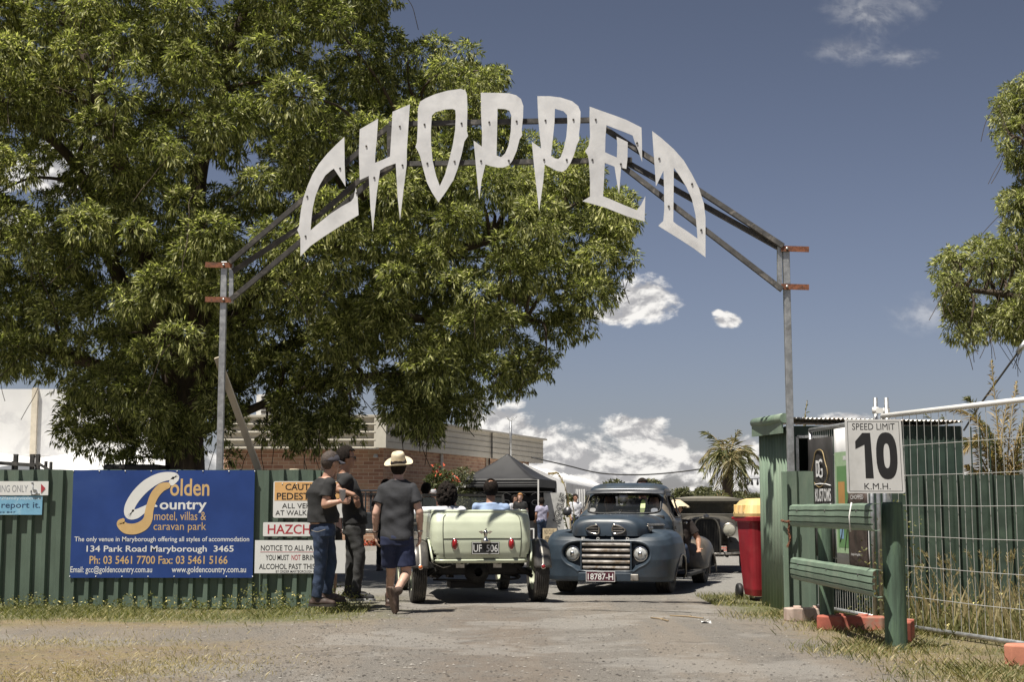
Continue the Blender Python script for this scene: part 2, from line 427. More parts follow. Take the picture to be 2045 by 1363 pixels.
def big_tree(root, polys, Yc, thick, holes, spacing, per, L, W, layers, limbs, trunk_base, seed, dens=1.0, lm=leaf_m, ridge=None, low=()):
    random.seed(seed); cs, rs = [], []
    poly = [q for pl in polys for q in pl]
    x0, x1 = min(p[0] for p in poly), max(p[0] for p in poly); y0, y1 = min(p[1] for p in poly), max(p[1] for p in poly)
    sc = FPX/Yc
    for lay in range(layers):
        yy_ = y0
        while yy_ < y1:
            xx_ = x0
            while xx_ < x1:
                x, y = xx_+random.uniform(-.5,.5)*spacing, yy_+random.uniform(-.5,.5)*spacing; xx_ += spacing
                pin = [pl for pl in polys if in_poly(x, y, pl)]
                if not pin: continue
                e = max(edge_dist(x, y, pl) for pl in pin)
                if e < 16: continue
                if any(((x-hx)/hr)**2+((y-hy)/hs)**2 < 1 for hx, hy, hr, hs in holes): continue
                r = min(random.uniform(.45,1.25)*spacing*.62, e*.95)/sc
                bul = min(1, e/230)
                fr = (lay/(max(1, layers-1)))*2-1      # -1 front ... 1 back
                Y = Yc + fr*thick*bul + random.uniform(-.5,.5)*thick*.5
                cs.append(tuple(P(x, y, Y))); rs.append(max(.16, r)*Y/Yc)
            yy_ += spacing*.86
    for pl in low:
        px0, px1, py0, py1 = min(q[0] for q in pl), max(q[0] for q in pl), min(q[1] for q in pl), max(q[1] for q in pl)
        for k in range(int((px1-px0)*(py1-py0)/520)):
            x, y = random.uniform(px0, px1), random.uniform(py0, py1)
            if in_poly(x, y, pl) and edge_dist(x, y, pl) > 7: cs.append(tuple(P(x, y, Yc+random.uniform(-1.2,1.0)))); rs.append(random.uniform(.13,.34))
    p, d = clump_leaves(cs, rs, per, L, W)
    n = len(p); print('LEAVES', n, len(cs)); Ls = L*(.7+.6*RNG.random(n)); 
    v = leaf_mesh(p, d, Ls, W*(.75+.5*RNG.random(n)))
    fast_mesh('crown', v, 4, lm, root)
    tb = M()
    for pts, r0, r1 in limbs:
        q = catmull(pts, 7); k = len(q); tb.tube([tuple(a) for a in q], [r0+(r1-r0)*i/(k-1) for i in range(k)], 9)
        # small side branches that end in clumps
    ends = []
    for pts, r0, r1 in limbs: ends += [np.array(a) for a in catmull(pts, 5)][2:]
    for c in random.sample(cs, min(len(cs), 190)):
        c = np.array(c); a = min(ends, key=lambda e: np.linalg.norm(e-c)+max(0, e[2]-c[2])*.5)
        mid = (a+c)/2+np.array([random.uniform(-.3,.3), random.uniform(-.2,.2), random.uniform(-.1,.5)])
        q = catmull([a, mid, c], 5); tb.tube([tuple(z) for z in q], [.035*(1-i/len(q))+.006 for i in range(len(q))], 5, caps=False)
    tw = M()
    for c, r in random.sample(list(zip(cs, rs)), min(len(cs), 260)):
        a = np.array(c)+np.array([random.uniform(-1,1)*r, random.uniform(-1,.2)*r, random.uniform(-.6,.3)*r])
        q = [a]
        dv = np.array([random.uniform(-1,1), random.uniform(-.6,.3), -.5]); 
        for i in range(5):
            dv = dv+np.array([random.uniform(-.4,.4), random.uniform(-.3,.3), -.28]); q.append(q[-1]+dv*.10)
        tb.tube([tuple(z) for z in catmull(q,3)], .006, 4, caps=False)
    tb.build('trunk', bark, root, world=True)
    return cs
def zpt(px, py, Y): return tuple(P(px, py, Y))
TY = 23.0
TREE = [(-420,-420),(800,-420),(812,-60),(812,10),(806,58),(835,72),(885,52),(930,64),(980,92),(1012,130),(1040,196),(1046,250),(1100,268),(1160,262),(1215,290),(1258,330),(1302,396),(1290,440),(1264,480),(1288,530),(1240,566),(1236,636),(1170,684),(1120,700),(1108,776),(1030,804),(960,806),(928,850),(880,862),(850,902),(820,890),(792,850),(762,792),(722,774),(704,842),(640,880),(585,905),(560,905),(548,860),(535,800),(505,880),(470,930),(180,936),(90,884),(58,832),(128,790),(100,775),(60,765),(-20,770),(-420,770)]
HOLES = [(210,560,22,26),(520,300,20,26),(860,560,18,22),(705,190,18,20),(1090,330,14,18),(480,690,22,20),(250,250,22,22),(980,690,18,16),(108,318,34,50),(30,392,40,36),(20,480,36,40),(430,330,26,40),(560,120,30,22),(330,210,28,30),(655,125,26,16),(372,70,22,14),(640,130,16,10),(300,455,20,30),(640,795,26,20),(738,835,26,46)]
TREE_LOW = [(540,812),(600,828),(690,812),(720,800),(716,850),(690,872),(640,882),(590,905),(545,905),(520,870)]
TREE_LOW3 = [(770,780),(960,800),(925,850),(880,866),(852,904),(818,892),(790,850)]
TREE_LOW2 = [(-60,775),(60,790),(90,830),(60,850),(20,800),(-60,800)]
tb0 = P(372, 1000, TY); base = (tb0.x, TY, 0)
tree = thing('pepper_tree', 'huge dark green spreading tree with drooping leaves towering behind the blue sign', 'tree', base)
b = np.array(base)
limbs = [([b, zpt(368,900,TY), zpt(352,740,TY), zpt(300,560,TY), zpt(255,380,TY-.5), zpt(190,180,TY-1), zpt(120,0,TY-1)], .36, .07),
 ([zpt(372,880,TY), zpt(395,700,TY), zpt(402,540,TY-.3), zpt(395,360,TY), zpt(455,130,TY), zpt(520,-80,TY)], .27, .06),
 ([zpt(365,860,TY), zpt(470,640,TY+.5), zpt(600,480,TY), zpt(760,360,TY-1), zpt(900,230,TY)], .22, .05),
 ([zpt(600,480,TY), zpt(800,520,TY+.6), zpt(980,480,TY), zpt(1130,420,TY)], .11, .04),
 ([zpt(352,740,TY), zpt(240,560,TY+1), zpt(150,330,TY+.5), zpt(40,240,TY)], .17, .05),
 ([zpt(366,850,TY), zpt(560,700,TY+.8), zpt(740,640,TY), zpt(900,640,TY), zpt(1050,640,TY)], .14, .04),
 ([zpt(355,800,TY), zpt(220,740,TY), zpt(60,690,TY), zpt(-160,640,TY)], .14, .05),
 ([zpt(366,880,TY), zpt(600,780,TY), zpt(790,750,TY), zpt(860,800,TY)], .08, .03)]
big_tree(tree, [TREE, TREE_LOW, TREE_LOW2], TY, 3.0, HOLES, 80, 980, .098, .0235, 4, limbs, base, 3, low=[TREE_LOW, TREE_LOW3])
RT = [(2110,120),(2040,142),(2008,158),(1962,226),(1984,290),(2012,334),(1986,392),(2000,440),(1992,476),(1950,450),(1900,482),(1852,522),(1856,570),(1884,622),(1880,676),(1918,706),(1956,692),(2010,684),(2100,716),(2300,760),(2420,600),(2420,200),(2300,60)]
tb1 = P(2270, 1000, 25)
tree2 = thing('pepper_tree', 'bright green bushy tree reaching in at the right edge above the wire panel', 'tree', (tb1.x, 25, 0))
limbs2 = [([(tb1.x,25,0), zpt(2265,800,25), zpt(2240,600,25), zpt(2200,350,25), zpt(2220,150,25)], .3, .05), ([zpt(2262,760,25), zpt(2140,640,24.5), zpt(2010,590,24.5), zpt(1920,580,24.5)], .14, .03), ([zpt(2240,600,25), zpt(2130,420,24.5), zpt(2060,300,24.5)], .12, .03)]
leaf_m2 = leafmat('pepper_leaf_bright', (.075,.085,.035), (.38,.385,.155), (.70,.68,.37), .45)
big_tree(tree2, [RT], 25, 2.2, [], 70, 900, .095, .023, 5, limbs2, None, 5, lm=leaf_m2)
random.seed(21)

# ------------------------------------------------------------------ corrugated sheet helper
def corr_sheet(m, x0, y0, x1, y1, zb, zt, pitch=.2, depth=.04, rib=.05, slope=.018, wav=0):
    """trapezoid-ribbed sheet standing between two ground points; ribs stick out to the left-hand normal side"""
    d = Vector((x1-x0, y1-y0, 0)); L = d.length; d.normalize(); n = Vector((d.y, -d.x, 0))
    prof = []; s = 0
    while s < L:
        prof += [(s, 0), (min(L, s+pitch-rib-2*slope), 0), (min(L, s+pitch-rib-slope), depth), (min(L, s+pitch-slope), depth)]; s += pitch
    prof.append((L, 0)); vs = []
    for z in (zb, (zb+zt)/2, zt):
        for (a, o) in prof:
            p = Vector((x0, y0, 0))+d*a+n*(o+wav*math.sin(a*2.1+z*2)); vs.append((p.x, p.y, z if z != zt else zt+.004*math.sin(a*9)))
    k = len(prof); m.add(vs, [(r*k+i, r*k+i+1, (r+1)*k+i+1, (r+1)*k+i) for r in range(2) for i in range(k-1)])
    return m
green = mat('green_paint', (.105,.146,.113), .5, var=.18, scale=3, col2=(.155,.195,.15,1), s2=1.6, lo=.52, hi=.75, stretch=(1,1,.35), bump=.15, bscale=30)
green_d = mat('green_wood', (.068,.11,.078), .75, var=.3, scale=8, col2=(.10,.16,.10,1), s2=4, bump=.7, bscale=14, stretch=(3,3,.3))
galv = mat('galvanised', (.46,.47,.48), .42, .75, var=.18, scale=18, col2=(.30,.30,.30,1), s2=5, lo=.5, hi=.7)
rust = mat('rusty_steel', (.22,.085,.045), .8, .1, var=.35, scale=30, col2=(.12,.06,.04,1), s2=14, bump=.3)
darksteel = mat('weathered_steel', (.075,.072,.07), .6, .35, var=.3, scale=12, col2=(.17,.155,.14,1), s2=9, lo=.52, hi=.66)
black = mat('black', (.014,.014,.015), .55, var=.2)
white_p = mat('white_paint', (.72,.71,.69), .5, var=.04, scale=4, col2=(.58,.56,.53,1), s2=3, lo=.6, hi=.8)
FY = 16.15
lf = thing('metal_fence', 'green corrugated metal fence carrying the blue motel sign', 'fence', (-4,FY,0))
m = M(); corr_sheet(m, -8.2, FY, XAT(640,FY), FY, .01, 1.555, .166, .045, .045, .018, .005); m.build('sheet', green, lf, world=True, solid=.004)
m = M(); m.box((XAT(648,FY), FY+.03, .77), (.09,.09,1.54)); m.build('end_post', green_d, lf, world=True, bevel=.006)
m = M(); m.tube([(-8.2,FY+.06,1.40),(XAT(640,FY),FY+.06,1.40)], .025, 8); m.build('rail', galv, lf, world=True)
wp = thing('marker_post', 'slim white pipe post between the standing men at the fence end', 'post', tuple(P(661,1200,FY+.1)*Vector((1,1,0))))
m = M(); q = WM[wp].translation; m.tube([(q.x,q.y,0),(q.x+.02,q.y,1.12)], .026, 10); m.build('pipe', white_p, wp, world=True)
m = M(); m.lathe([(0,1.122),(.03,1.12),(.03,1.09),(.026,1.085)], 10, Matrix.Translation((q.x+.02,q.y,0))); m.build('cap', white_p, wp, world=True)

# ------------------------------------------------------------------ signs on the left fence
def board(name, label, px0, py0, px1, py1, Y, m_, thick=.006, tl=None, bevel=.0, cat='sign', radius=0):
    """flat sign facing the camera; returns root and a mapper (fraction x, fraction y from top)"""
    a, b_ = P(px0, py1, Y), P(px1, py0, Y); W, H = b_.x-a.x, b_.z-a.z
    root = thing(name, label, cat, ((a.x+b_.x)/2, Y, a.z))
    m = M()
    if radius:
        r = radius; pl = []
        for cx, cz, a0 in ((W-r,H-r,0),(r,H-r,90),(r,r,180),(W-r,r,270)):
            for k in range(5): t = R(a0+22.5*k); pl.append((cx+r*math.cos(t), cz+r*math.sin(t)))
        m.prism(pl, lambda p, q_: (a.x+p, Y, a.z+q_), (0, thick, 0))
    else: m.box((a.x+W/2, Y+thick/2, a.z+H/2), (W, thick, H))
    m.build('panel', m_, root, world=True)
    return root, a, W, H
def lines(root, a, W, H, Y, rows, mt, name='lettering'):
    """rows: (text, x0, x1, ytop, ybottom) as fractions of the board"""
    for (tx, x0, x1, y0, y1, *o) in rows:
        m = M(); bold = o[0] if o else 0; sh = o[1] if len(o) > 1 else 0
        put_text(m, tx, (a.x+x0*W, Y, a.z+(1-y1)*H), (1,0,0), (0,0,1), (x1-x0)*W, (y1-y0)*H, bold, sh)
        ob = m.build(name, mt, root, world=True)
    return ob
def screws(root, pts, Y, r=.009):
    for (x, z) in pts:
        m = M(); m.lathe([(0,.006),(r*.7,.005),(r,0)], 8, Matrix.Translation((x,Y,z)) @ Matrix.Rotation(R(90),4,'X')); m.build('screw', galv, root, world=True)
blue = mat('sign_blue', (.018,.052,.215), .38, var=.10, scale=3, col2=(.03,.07,.24,1), s2=1.2, lo=.5, hi=.8)
tan = mat('sign_tan', (.62,.42,.19), .45, var=.06); sw = mat('sign_white', (.74,.74,.73), .42, var=.03, scale=3, col2=(.64,.63,.60,1), s2=2, lo=.6, hi=.85)
inkb = mat('sign_black', (.018,.018,.02), .5, var=.1); inkr = mat('sign_red', (.42,.045,.06), .5, var=.1)
SY = FY-.062
root, a, W, H = board('billboard', 'big blue motel billboard with white and tan lettering and a swirling monogram', 139, 940, 509, 1155, SY, blue)
# slightly askew board: shear the panel like the photograph
def fr(x, y): return (x-424)/1084/1.0, (y-118)/628
def rowpx(tx, x0, x1, y0, y1, *o):      # pixel box in the enlarged crop -> fractions
    return (tx, (x0-405)/(1497-405), (x1-405)/(1497-405), (y0-118)/(748-118), (y1-118)/(748-118), *o)
lines(root, a, W, H, SY, [rowpx('ountry', 930,1212,298,368,.02), rowpx('The only venue in Maryborough offering all styles of accommodation', 426,1472,508,545,.008),
  rowpx('134 Park Road Maryborough  3465', 500,1380,560,608,.014), rowpx('Email: gcc@goldencountry.com.au', 408,896,680,728,.008), rowpx('www.goldencountry.com.au', 1013,1457,682,728,.008)], sw)
lines(root, a, W, H, SY, [rowpx('olden', 990,1226,168,270,.015), rowpx('motel, villas &', 900,1210,362,420,-.002), rowpx('caravan park', 897,1212,424,484,-.002), rowpx('Ph: 03 5461 7700 Fax: 03 5461 5166', 520,1345,620,668,.012)], tan)
def swirl(pts, wid, mt, lift, nm):
    q = catmull([(x, y) for x, y in pts], 8); k = len(q); ww = np.interp(np.linspace(0,1,k), np.linspace(0,1,len(wid)), wid); L_, R_ = [], []
    for i in range(k):
        d = q[min(i+1,k-1)]-q[max(i-1,0)]; d /= np.linalg.norm(d); nrm = np.array([-d[1], d[0]]); L_.append(q[i]+nrm*ww[i]/2); R_.append(q[i]-nrm*ww[i]/2)
    def cap(c, d0, w_): 
        return [c+np.array([math.cos(t), math.sin(t)])*w_/2 for t in np.linspace(d0, d0+math.pi, 7)[1:-1]]
    m = M(); vs = []
    tp = lambda p: (a.x+(p[0]-405)/(1497-405)*W, SY-lift, a.z+(1-(p[1]-118)/(748-118))*H)
    vs = [tp(p) for pr in zip(L_, R_) for p in pr]
    m.add(vs, [(2*i, 2*i+1, 2*i+3, 2*i+2) for i in range(k-1)])
    for c, ang in ((q[0], math.atan2(*(R_[0]-L_[0])[::-1])), (q[-1], math.atan2(*(L_[-1]-R_[-1])[::-1]))):
        w_ = ww[0] if c is q[0] else ww[-1]
        for sg in (1,):
            pc = [tp(c+np.array([math.cos(t), math.sin(t)])*w_/2) for t in np.linspace(0, 2*math.pi, 14, endpoint=False)]
            m.add([(x, y-.0006, z) for x, y, z in pc], [tuple(range(14))])
    return m.build(nm, mt, root, world=True)
swirl([(1000,190),(1022,160),(985,152),(920,165),(850,205),(790,265),(752,330),(752,375),(790,375),(835,350),(880,325),(912,330)], [38,42,48,58,66,66,62,60,56,40,26,10], sw, .0012, 'monogram')
swirl([(972,208),(935,222),(900,262),(880,310),(868,360),(862,405),(838,440),(790,462),(735,460),(700,432),(712,412)], [40,52,52,48,50,54,62,64,62,50,24], tan, .0024, 'monogram')
screws(root, [(a.x+W*i/7, a.z+H*(1 if j else 0)+(-.012 if j else .012)) for i in range(8) for j in (0,1)], SY)
root, a, W, H = board('parking_sign', 'white disabled parking sign with wheelchair symbol and red arrow', -90, 962, 97, 990, SY-.01, sw)
grey_i = mat('sign_grey', (.30,.31,.34), .5, var=.1)
kx = lambda p: (p+90)/187
lines(root, a, W, H, SY-.01, [('DISABLED PARKING ONLY', .03, kx(56), .28, .78, .004)], grey_i)
m = M(); z0 = a.z
tri = [P(82,967,SY-.01), P(82,986,SY-.01), P(91,976,SY-.01)]; m.add([(p.x, SY-.014, p.z) for p in tri], [(0,1,2)]); m.build('arrow', inkr, root, world=True)
m = M(); cw = P(68,982,SY-.01)
m.tube([(cw.x+.036*math.cos(t), SY-.016, cw.z+.036*math.sin(t)) for t in np.linspace(R(150), R(375), 14)], .005, 5)
m.tube([(cw.x-.02,SY-.016,cw.z+.075),(cw.x-.012,SY-.016,cw.z+.02),(cw.x+.03,SY-.016,cw.z+.016),(cw.x+.048,SY-.016,cw.z-.03),(cw.x+.065,SY-.016,cw.z-.028)], .006, 5)
m.lathe([(0,.004),(.013,.003),(.013,0)], 10, Matrix.Translation((cw.x-.022,SY-.014,cw.z+.095)) @ Matrix.Rotation(R(90),4,'X')); m.build('wheelchair_symbol', grey_i, root, world=True)
lblue = mat('sign_light_blue', (.20,.42,.60), .45, var=.12, scale=5, col2=(.36,.58,.72,1), s2=3); 
root, a, W, H = board('notice_sign', 'light blue report-it sign below the parking sign', -120, 991, 85, 1029, SY-.004, lblue)
kx = lambda p: (p+120)/205
navy_i = mat('sign_navy', (.02,.05,.12), .5)
lines(root, a, W, H, SY-.004, [('#maryboroughsayNO2familyviolence', .02, kx(82), .03, .26, .004)], mat('sign_pale', (.60,.70,.78), .5))
lines(root, a, W, H, SY-.004, [('If you see it, report it.', .05, kx(81), .32, .74, .008), ('Anonymous: 1800 222 847', .1, kx(32), .82, .94, .004)], navy_i)
orange_p = mat('sign_orange', (.72,.42,.17), .5, var=.06)
root, a, W, H = board('caution_sign', 'caution pedestrians sign with pale orange upper half', 545, 962, 695, 1035, SY, sw, radius=.02)
kx = lambda p: (p-545)/150; ky = lambda p: (p-962)/73
m = M(); m.box((a.x+W/2, SY-.0005, a.z+H*(1-.275)), (W*.97, .001, H*.51)); m.build('orange_band', orange_p, root, world=True)
lines(root, a, W, H, SY-.001, [('CAUTION', kx(569), kx(650), ky(967), ky(980), .015), ('PEDESTRIANS', kx(552), kx(672), ky(985), ky(999), .015), ('ALL VEHICLES', kx(563), kx(660), ky(1006), ky(1016)), ('AT WALKING PACE', kx(550), kx(676), ky(1020), ky(1030))], inkb)
screws(root, [(a.x+.1, a.z+H-.03),(a.x+.26,a.z+H-.03)], SY)
root, a, W, H = board('hazard_sign', 'white hazchem sign with faded red capitals', 525, 1044, 660, 1072, SY, sw, radius=.012)
lines(root, a, W, H, SY, [('HAZCHEM', .07, .95, .16, .84, .014)], inkr)
root, a, W, H = board('patron_notice', 'white notice to all patrons board with black lettering', 508, 1080, 690, 1146, SY, sw)
kx = lambda p: (p-508)/182; ky = lambda p: (p-1080)/66
lines(root, a, W, H, SY, [('NOTICE TO ALL PATRONS', kx(520), kx(664), ky(1090), ky(1101), .012), ('YOU MUST', kx(530), kx(577), ky(1109), ky(1120), .012), ('BRING', kx(604), kx(640), ky(1109), ky(1120), .012), ('ALCOHOL PAST THIS POINT', kx(517), kx(668), ky(1127), ky(1138), .012), ('BY ORDER MARYBOROUGH HARNESS', kx(551), kx(650), ky(1140), ky(1145), .006)], inkb)
o = lines(root, a, W, H, SY, [('NOT', kx(582), kx(600), ky(1109), ky(1120), .014)], inkr)
m = M(); m.box((a.x+W*.46, SY-.0008, a.z+H*(1-ky(1103.5))), (W*.8, .001, .005)); m.build('underline', inkr, root, world=True)

# ------------------------------------------------------------------ arch
def AY(px): return 16.45+(px-450)/(1572-450)*(15.4-16.45)
def PA(px, py, dy=0): return P(px, py, AY(px)+dy)
arch = thing('entrance_arch', 'tall steel entrance arch with cut metal letters spelling out a word above the driveway', 'arch', (0, 16, 0))
silver = mat('brushed_sheet', (.76,.76,.77), .42, .25, var=.07, scale=5, col2=(.60,.60,.61,1), s2=2.2, lo=.5, hi=.75, bump=.08, bscale=8)
def zz(pts, o, s=3.5875): return [(o[0]+x/s, o[1]+y/s) for x, y in pts]
O6, O7 = (560,150), (1000,150)
LET = [
 (zz([(458,442),(400,497),(335,563),(275,637),(228,715),(192,800),(165,880),(148,960),(138,1040),(133,1085),(120,1108),(143,1165),(143,1300),(215,1225),(300,1165),(400,1100),(480,1050),(560,1003),(552,860),(540,805),(525,880),(505,905),(440,940),(350,1000),(270,1065),(216,1113),(222,1030),(232,950),(250,870),(280,790),(320,720),(360,685),(383,670),(400,695),(430,740),(467,800),(460,640)], O6), [], [(427,668),(192,870),(180,1155),(545,843)], O6),
 (zz([(568,388),(700,312),(690,470),(680,560),(678,628),(740,603),(785,582),(795,420),(803,262),(928,208),(918,350),(906,535),(905,640),(880,840),(857,1040),(840,880),(826,632),(760,655),(714,682),(690,850),(662,1122),(645,950),(633,722),(568,752),(562,560),(566,450)], O6), [], [(615,508),(855,366),(672,735),(874,645)], O6),
 (zz([(985,240),(1000,190),(1040,165),(1110,135),(1200,110),(1290,98),(1325,108),(1337,140),(1340,250),(1336,400),(1345,435),(1318,475),(1300,560),(1270,670),(1240,750),(1190,830),(1132,912),(1085,840),(1050,770),(1020,660),(1000,580),(985,545),(967,515),(978,480),(983,380)], O6), [zz([(1085,290),(1110,265),(1180,245),(1235,242),(1253,250),(1256,290),(1252,390),(1235,500),(1205,620),(1180,710),(1142,795),(1115,720),(1090,610),(1080,500),(1078,400)], O6)], [(1032,353),(1297,345),(1052,632),(1247,618)], O6),
 (zz([(-143,125),(-70,126),(0,127),(60,130),(110,143),(145,170),(162,220),(160,300),(150,390),(154,430),(135,460),(115,540),(85,610),(60,645),(20,662),(-20,663),(-75,652),(-110,640),(-138,760),(-154,893),(-168,760),(-186,560),(-195,468),(-135,512),(-134,420),(-141,280)], O7), [zz([(-23,240),(30,243),(62,255),(76,290),(72,400),(57,500),(32,560),(2,588),(-30,575),(-26,400)], O7)], [(-83,337),(113,330),(-142,615),(57,612)], O7),
 (zz([(262,150),(350,150),(430,160),(510,185),(555,220),(572,262),(570,340),(560,430),(564,462),(545,500),(525,570),(500,630),(470,675),(440,693),(400,685),(315,640),(305,760),(275,975),(255,800),(238,640),(222,475),(290,525),(278,420),(268,300)], O7), [zz([(388,240),(450,258),(475,285),(478,340),(470,440),(450,530),(430,585),(412,602),(385,595),(360,578),(375,440),(385,340)], O7)], [(320,324),(520,318),(310,606),(472,606)], O7),
 (zz([(637,225),(720,255),(820,290),(900,320),(1008,375),(1012,490),(1013,622),(985,540),(960,480),(945,432),(880,405),(800,375),(757,358),(750,450),(748,552),(790,572),(832,590),(835,500),(830,440),(910,480),(908,600),(900,672),(862,662),(848,855),(835,780),(815,655),(745,628),(740,750),(733,868),(800,895),(880,930),(975,968),(1005,930),(1036,868),(1030,1050),(900,1010),(750,950),(585,903),(640,870),(640,750),(632,620),(624,575),(604,545),(630,505),(640,440),(636,300)], O7), [], [(680,318),(976,486),(656,606),(860,637)], O7),
 (zz([(1085,400),(1150,450),(1240,530),(1310,610),(1370,710),(1420,810),(1455,920),(1467,1020),(1467,1306),(1380,1240),(1280,1175),(1200,1125),(1128,1080),(1165,1045),(1172,960),(1170,800),(1166,685),(1140,740),(1112,797),(1105,680),(1095,550)], O7), [zz([(1240,662),(1280,720),(1330,800),(1370,890),(1395,1000),(1405,1100),(1410,1172),(1330,1115),(1260,1070),(1236,1050),(1238,900)], O7)], [(1135,598),(1370,780),(1203,940),(1436,1110)], O7)]
for poly, holes, bolts, off in LET:
    mx = sum(p[0] for p in poly)/len(poly); y0 = min(p[1] for p in poly); y1 = max(p[1] for p in poly); tl = random.uniform(-.03,.03)
    fn = lambda x, y: PA(x, y, -.09+.035*((y-y0)/(y1-y0))+tl*(x-mx)/60)
    m = M(); m.prism(poly, fn, (0,.006,0), holes); lo = m.build('letter', silver, arch, world=True)
    for bx, by in zz(bolts, off):
        p = fn(bx, by); bm_ = M(); bm_.lathe([(0,.011),(.010,.011),(.012,.006),(.012,.0)], 8, Matrix.Translation(p) @ Matrix.Rotation(R(90),4,'X')); bm_.build('bolt', darksteel, lo, world=True)
def abar(pts, w_=.06, dy=0):
    m = M(); q = [PA(x, y, dy) for x, y in pts]
    for i in range(len(q)-1): m.bar(q[i], q[i+1], w_, w_, up=(0,1,0))
    return m
for pts, dy in (([(459,524),(777,252)],0), ([(777,248),(1182,240)],0), ([(1182,240),(1564,492)],0), ([(461,545),(640,428),(716,362),(783,330)],.07), ([(462,598),(640,450),(735,366),(790,328)],0), ([(783,328),(1262,320)],.0), ([(1240,318),(1564,500)],.07), ([(1225,318),(1562,579)],0), ([(777,252),(779,330)],.0), ([(1242,280),(1242,330)],0)):
    abar(pts, .055, dy).build('truss_bar', darksteel, arch, world=True)
for px, top, ys2 in ((447,522,(530,599)), (1571,492,(497,573))):
    q = PA(px, top); Y = AY(px); m = M()
    m.box((q.x, Y+.05, q.z/2), (.072,.072,q.z)); m.build('post', galv, arch, world=True, bevel=.006)
    m = M(); sd = 1 if px < 1000 else -1
    a, b_ = PA(px+sd*13, ys2[0]), PA(px+sd*13, ys2[1]); m.bar((a.x,Y+.05,a.z+.03), (b_.x,Y+.05,b_.z-.03), .05, .05, up=(0,1,0)); m.build('hanger', galv, arch, world=True)
    for yv in ys2:
        a, b_ = (PA(411, yv), PA(462, yv)) if px < 1000 else (PA(1560, yv), PA(1617, yv))
        m = M(); m.bar((a.x,Y-.004,a.z), (b_.x,Y-.004,b_.z), .012, .062); br = m.build('bracket', rust, arch, world=True)
        c = PA(px, yv); m = M(); m.lathe([(0,.02),(.014,.02),(.014,0)], 8, Matrix.Translation((c.x,Y-.011,c.z)) @ Matrix.Rotation(R(90),4,'X')); m.build('bolt', galv, br, world=True)
timber = mat('grey_timber', (.46,.40,.31), .8, var=.2, scale=6, bump=.3, bscale=20, stretch=(1,1,.2))
prop = thing('timber_prop', 'long pale timber prop leaning against the left steel arch post', 'prop', tuple(P(560,1010,17.3)*Vector((1,1,0))))
m = M(); a, b_ = P(434,714,16.62), P(516,938,17.0); e = a+(b_-a)*1.75; e.z = max(.0, e.z); m.bar(a, e, .075, .075, up=(0,1,0)); m.build('beam', timber, prop, world=True, bevel=.004)
# ------------------------------------------------------------------ shed, gate sheet, fences, rail, bin on the right
tin = mat('tin_roof', (.60,.58,.55), .45, .5, var=.15, scale=6, col2=(.36,.30,.25,1), s2=3)
green_l = mat('green_sheet', (.17,.235,.175), .5, var=.16, scale=4, col2=(.215,.27,.205,1), s2=1.4, stretch=(1,1,.3), bump=.15, bscale=30)
Sx, Sy = XAT(1520,17.0), 17.0; Bx, By = XAT(1578,15.6), 15.6
shed = thing('shed', 'small green corrugated iron shed beside the red bin with a dark window opening', 'shed', (Sx,By,0))
def roofz(x, y): return 2.10-.02*(x-Sx)+.02*(y-By)
m = M(); d = .035
vs = []; n_ = 60
for z in (0, 1.0, 2.02):
    for i in range(n_+1):
        f = i/n_; vs.append((Sx+(Bx-Sx)*f-(.018*math.sin(f*n_/6*2*math.pi)+.003*math.sin(f*9+z*3)), Sy+(By-Sy)*f, z))
m.add(vs, [(r*(n_+1)+i, r*(n_+1)+i+1, (r+1)*(n_+1)+i+1, (r+1)*(n_+1)+i) for r in range(2) for i in range(n_)], True)
m.build('side_wall', green_l, shed, world=True, solid=.003)
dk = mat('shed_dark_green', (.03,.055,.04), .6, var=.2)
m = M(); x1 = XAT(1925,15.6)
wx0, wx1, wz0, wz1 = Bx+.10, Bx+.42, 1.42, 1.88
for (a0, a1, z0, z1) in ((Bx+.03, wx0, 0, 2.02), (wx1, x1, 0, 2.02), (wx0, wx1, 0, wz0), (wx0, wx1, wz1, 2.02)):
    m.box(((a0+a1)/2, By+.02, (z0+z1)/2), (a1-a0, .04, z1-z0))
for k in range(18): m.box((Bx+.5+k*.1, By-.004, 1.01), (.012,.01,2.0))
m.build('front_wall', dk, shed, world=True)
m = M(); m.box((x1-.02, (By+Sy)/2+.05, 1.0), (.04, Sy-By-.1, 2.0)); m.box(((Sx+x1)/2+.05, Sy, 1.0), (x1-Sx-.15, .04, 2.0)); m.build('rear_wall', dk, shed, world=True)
m = M(); 
for (c, dd) in (((wx0-.01,By-.012,1.65),(.03,.03,.5)),((wx1+.01,By-.012,1.65),(.03,.03,.5)),((wx0+.16,By-.012,1.90),(.34,.03,.03)),((wx0+.16,By-.012,1.40),(.34,.03,.03))): m.box(c, dd)
m.build('window_frame', galv, shed, world=True)
m = M(); n_ = 150; vs = []
for yv in (By-.06, Sy+.05):
    for i in range(n_+1):
        x = Sx-.02+(x1+.03-Sx)*i/n_; vs.append((x, yv, roofz(x,yv)+.011*math.sin(i*1.75)+.01))
m.add(vs, [(i, i+1, n_+2+i, n_+1+i) for i in range(n_)], True); m.build('roof', tin, shed, world=True, solid=.004)
m = M()   # rolled barge capping along the near-left edge
for k in range(3):
    pass
m.tube([(Sx-.05, Sy+.05, 2.14),(Sx-.05, (Sy+By)/2, 2.115),(Bx-.06, By-.12, 2.10)], .055, 10); m.bar((Sx-.075,Sy+.05,2.04),(Bx-.085,By-.1,2.0), .02, .13)
m.build('barge_capping', green_l, shed, world=True)
gs = thing('gate_sheet', 'narrow dark green metal gate sheet standing in front of the shed', 'gate', (XAT(1590,14.8),14.8,0))
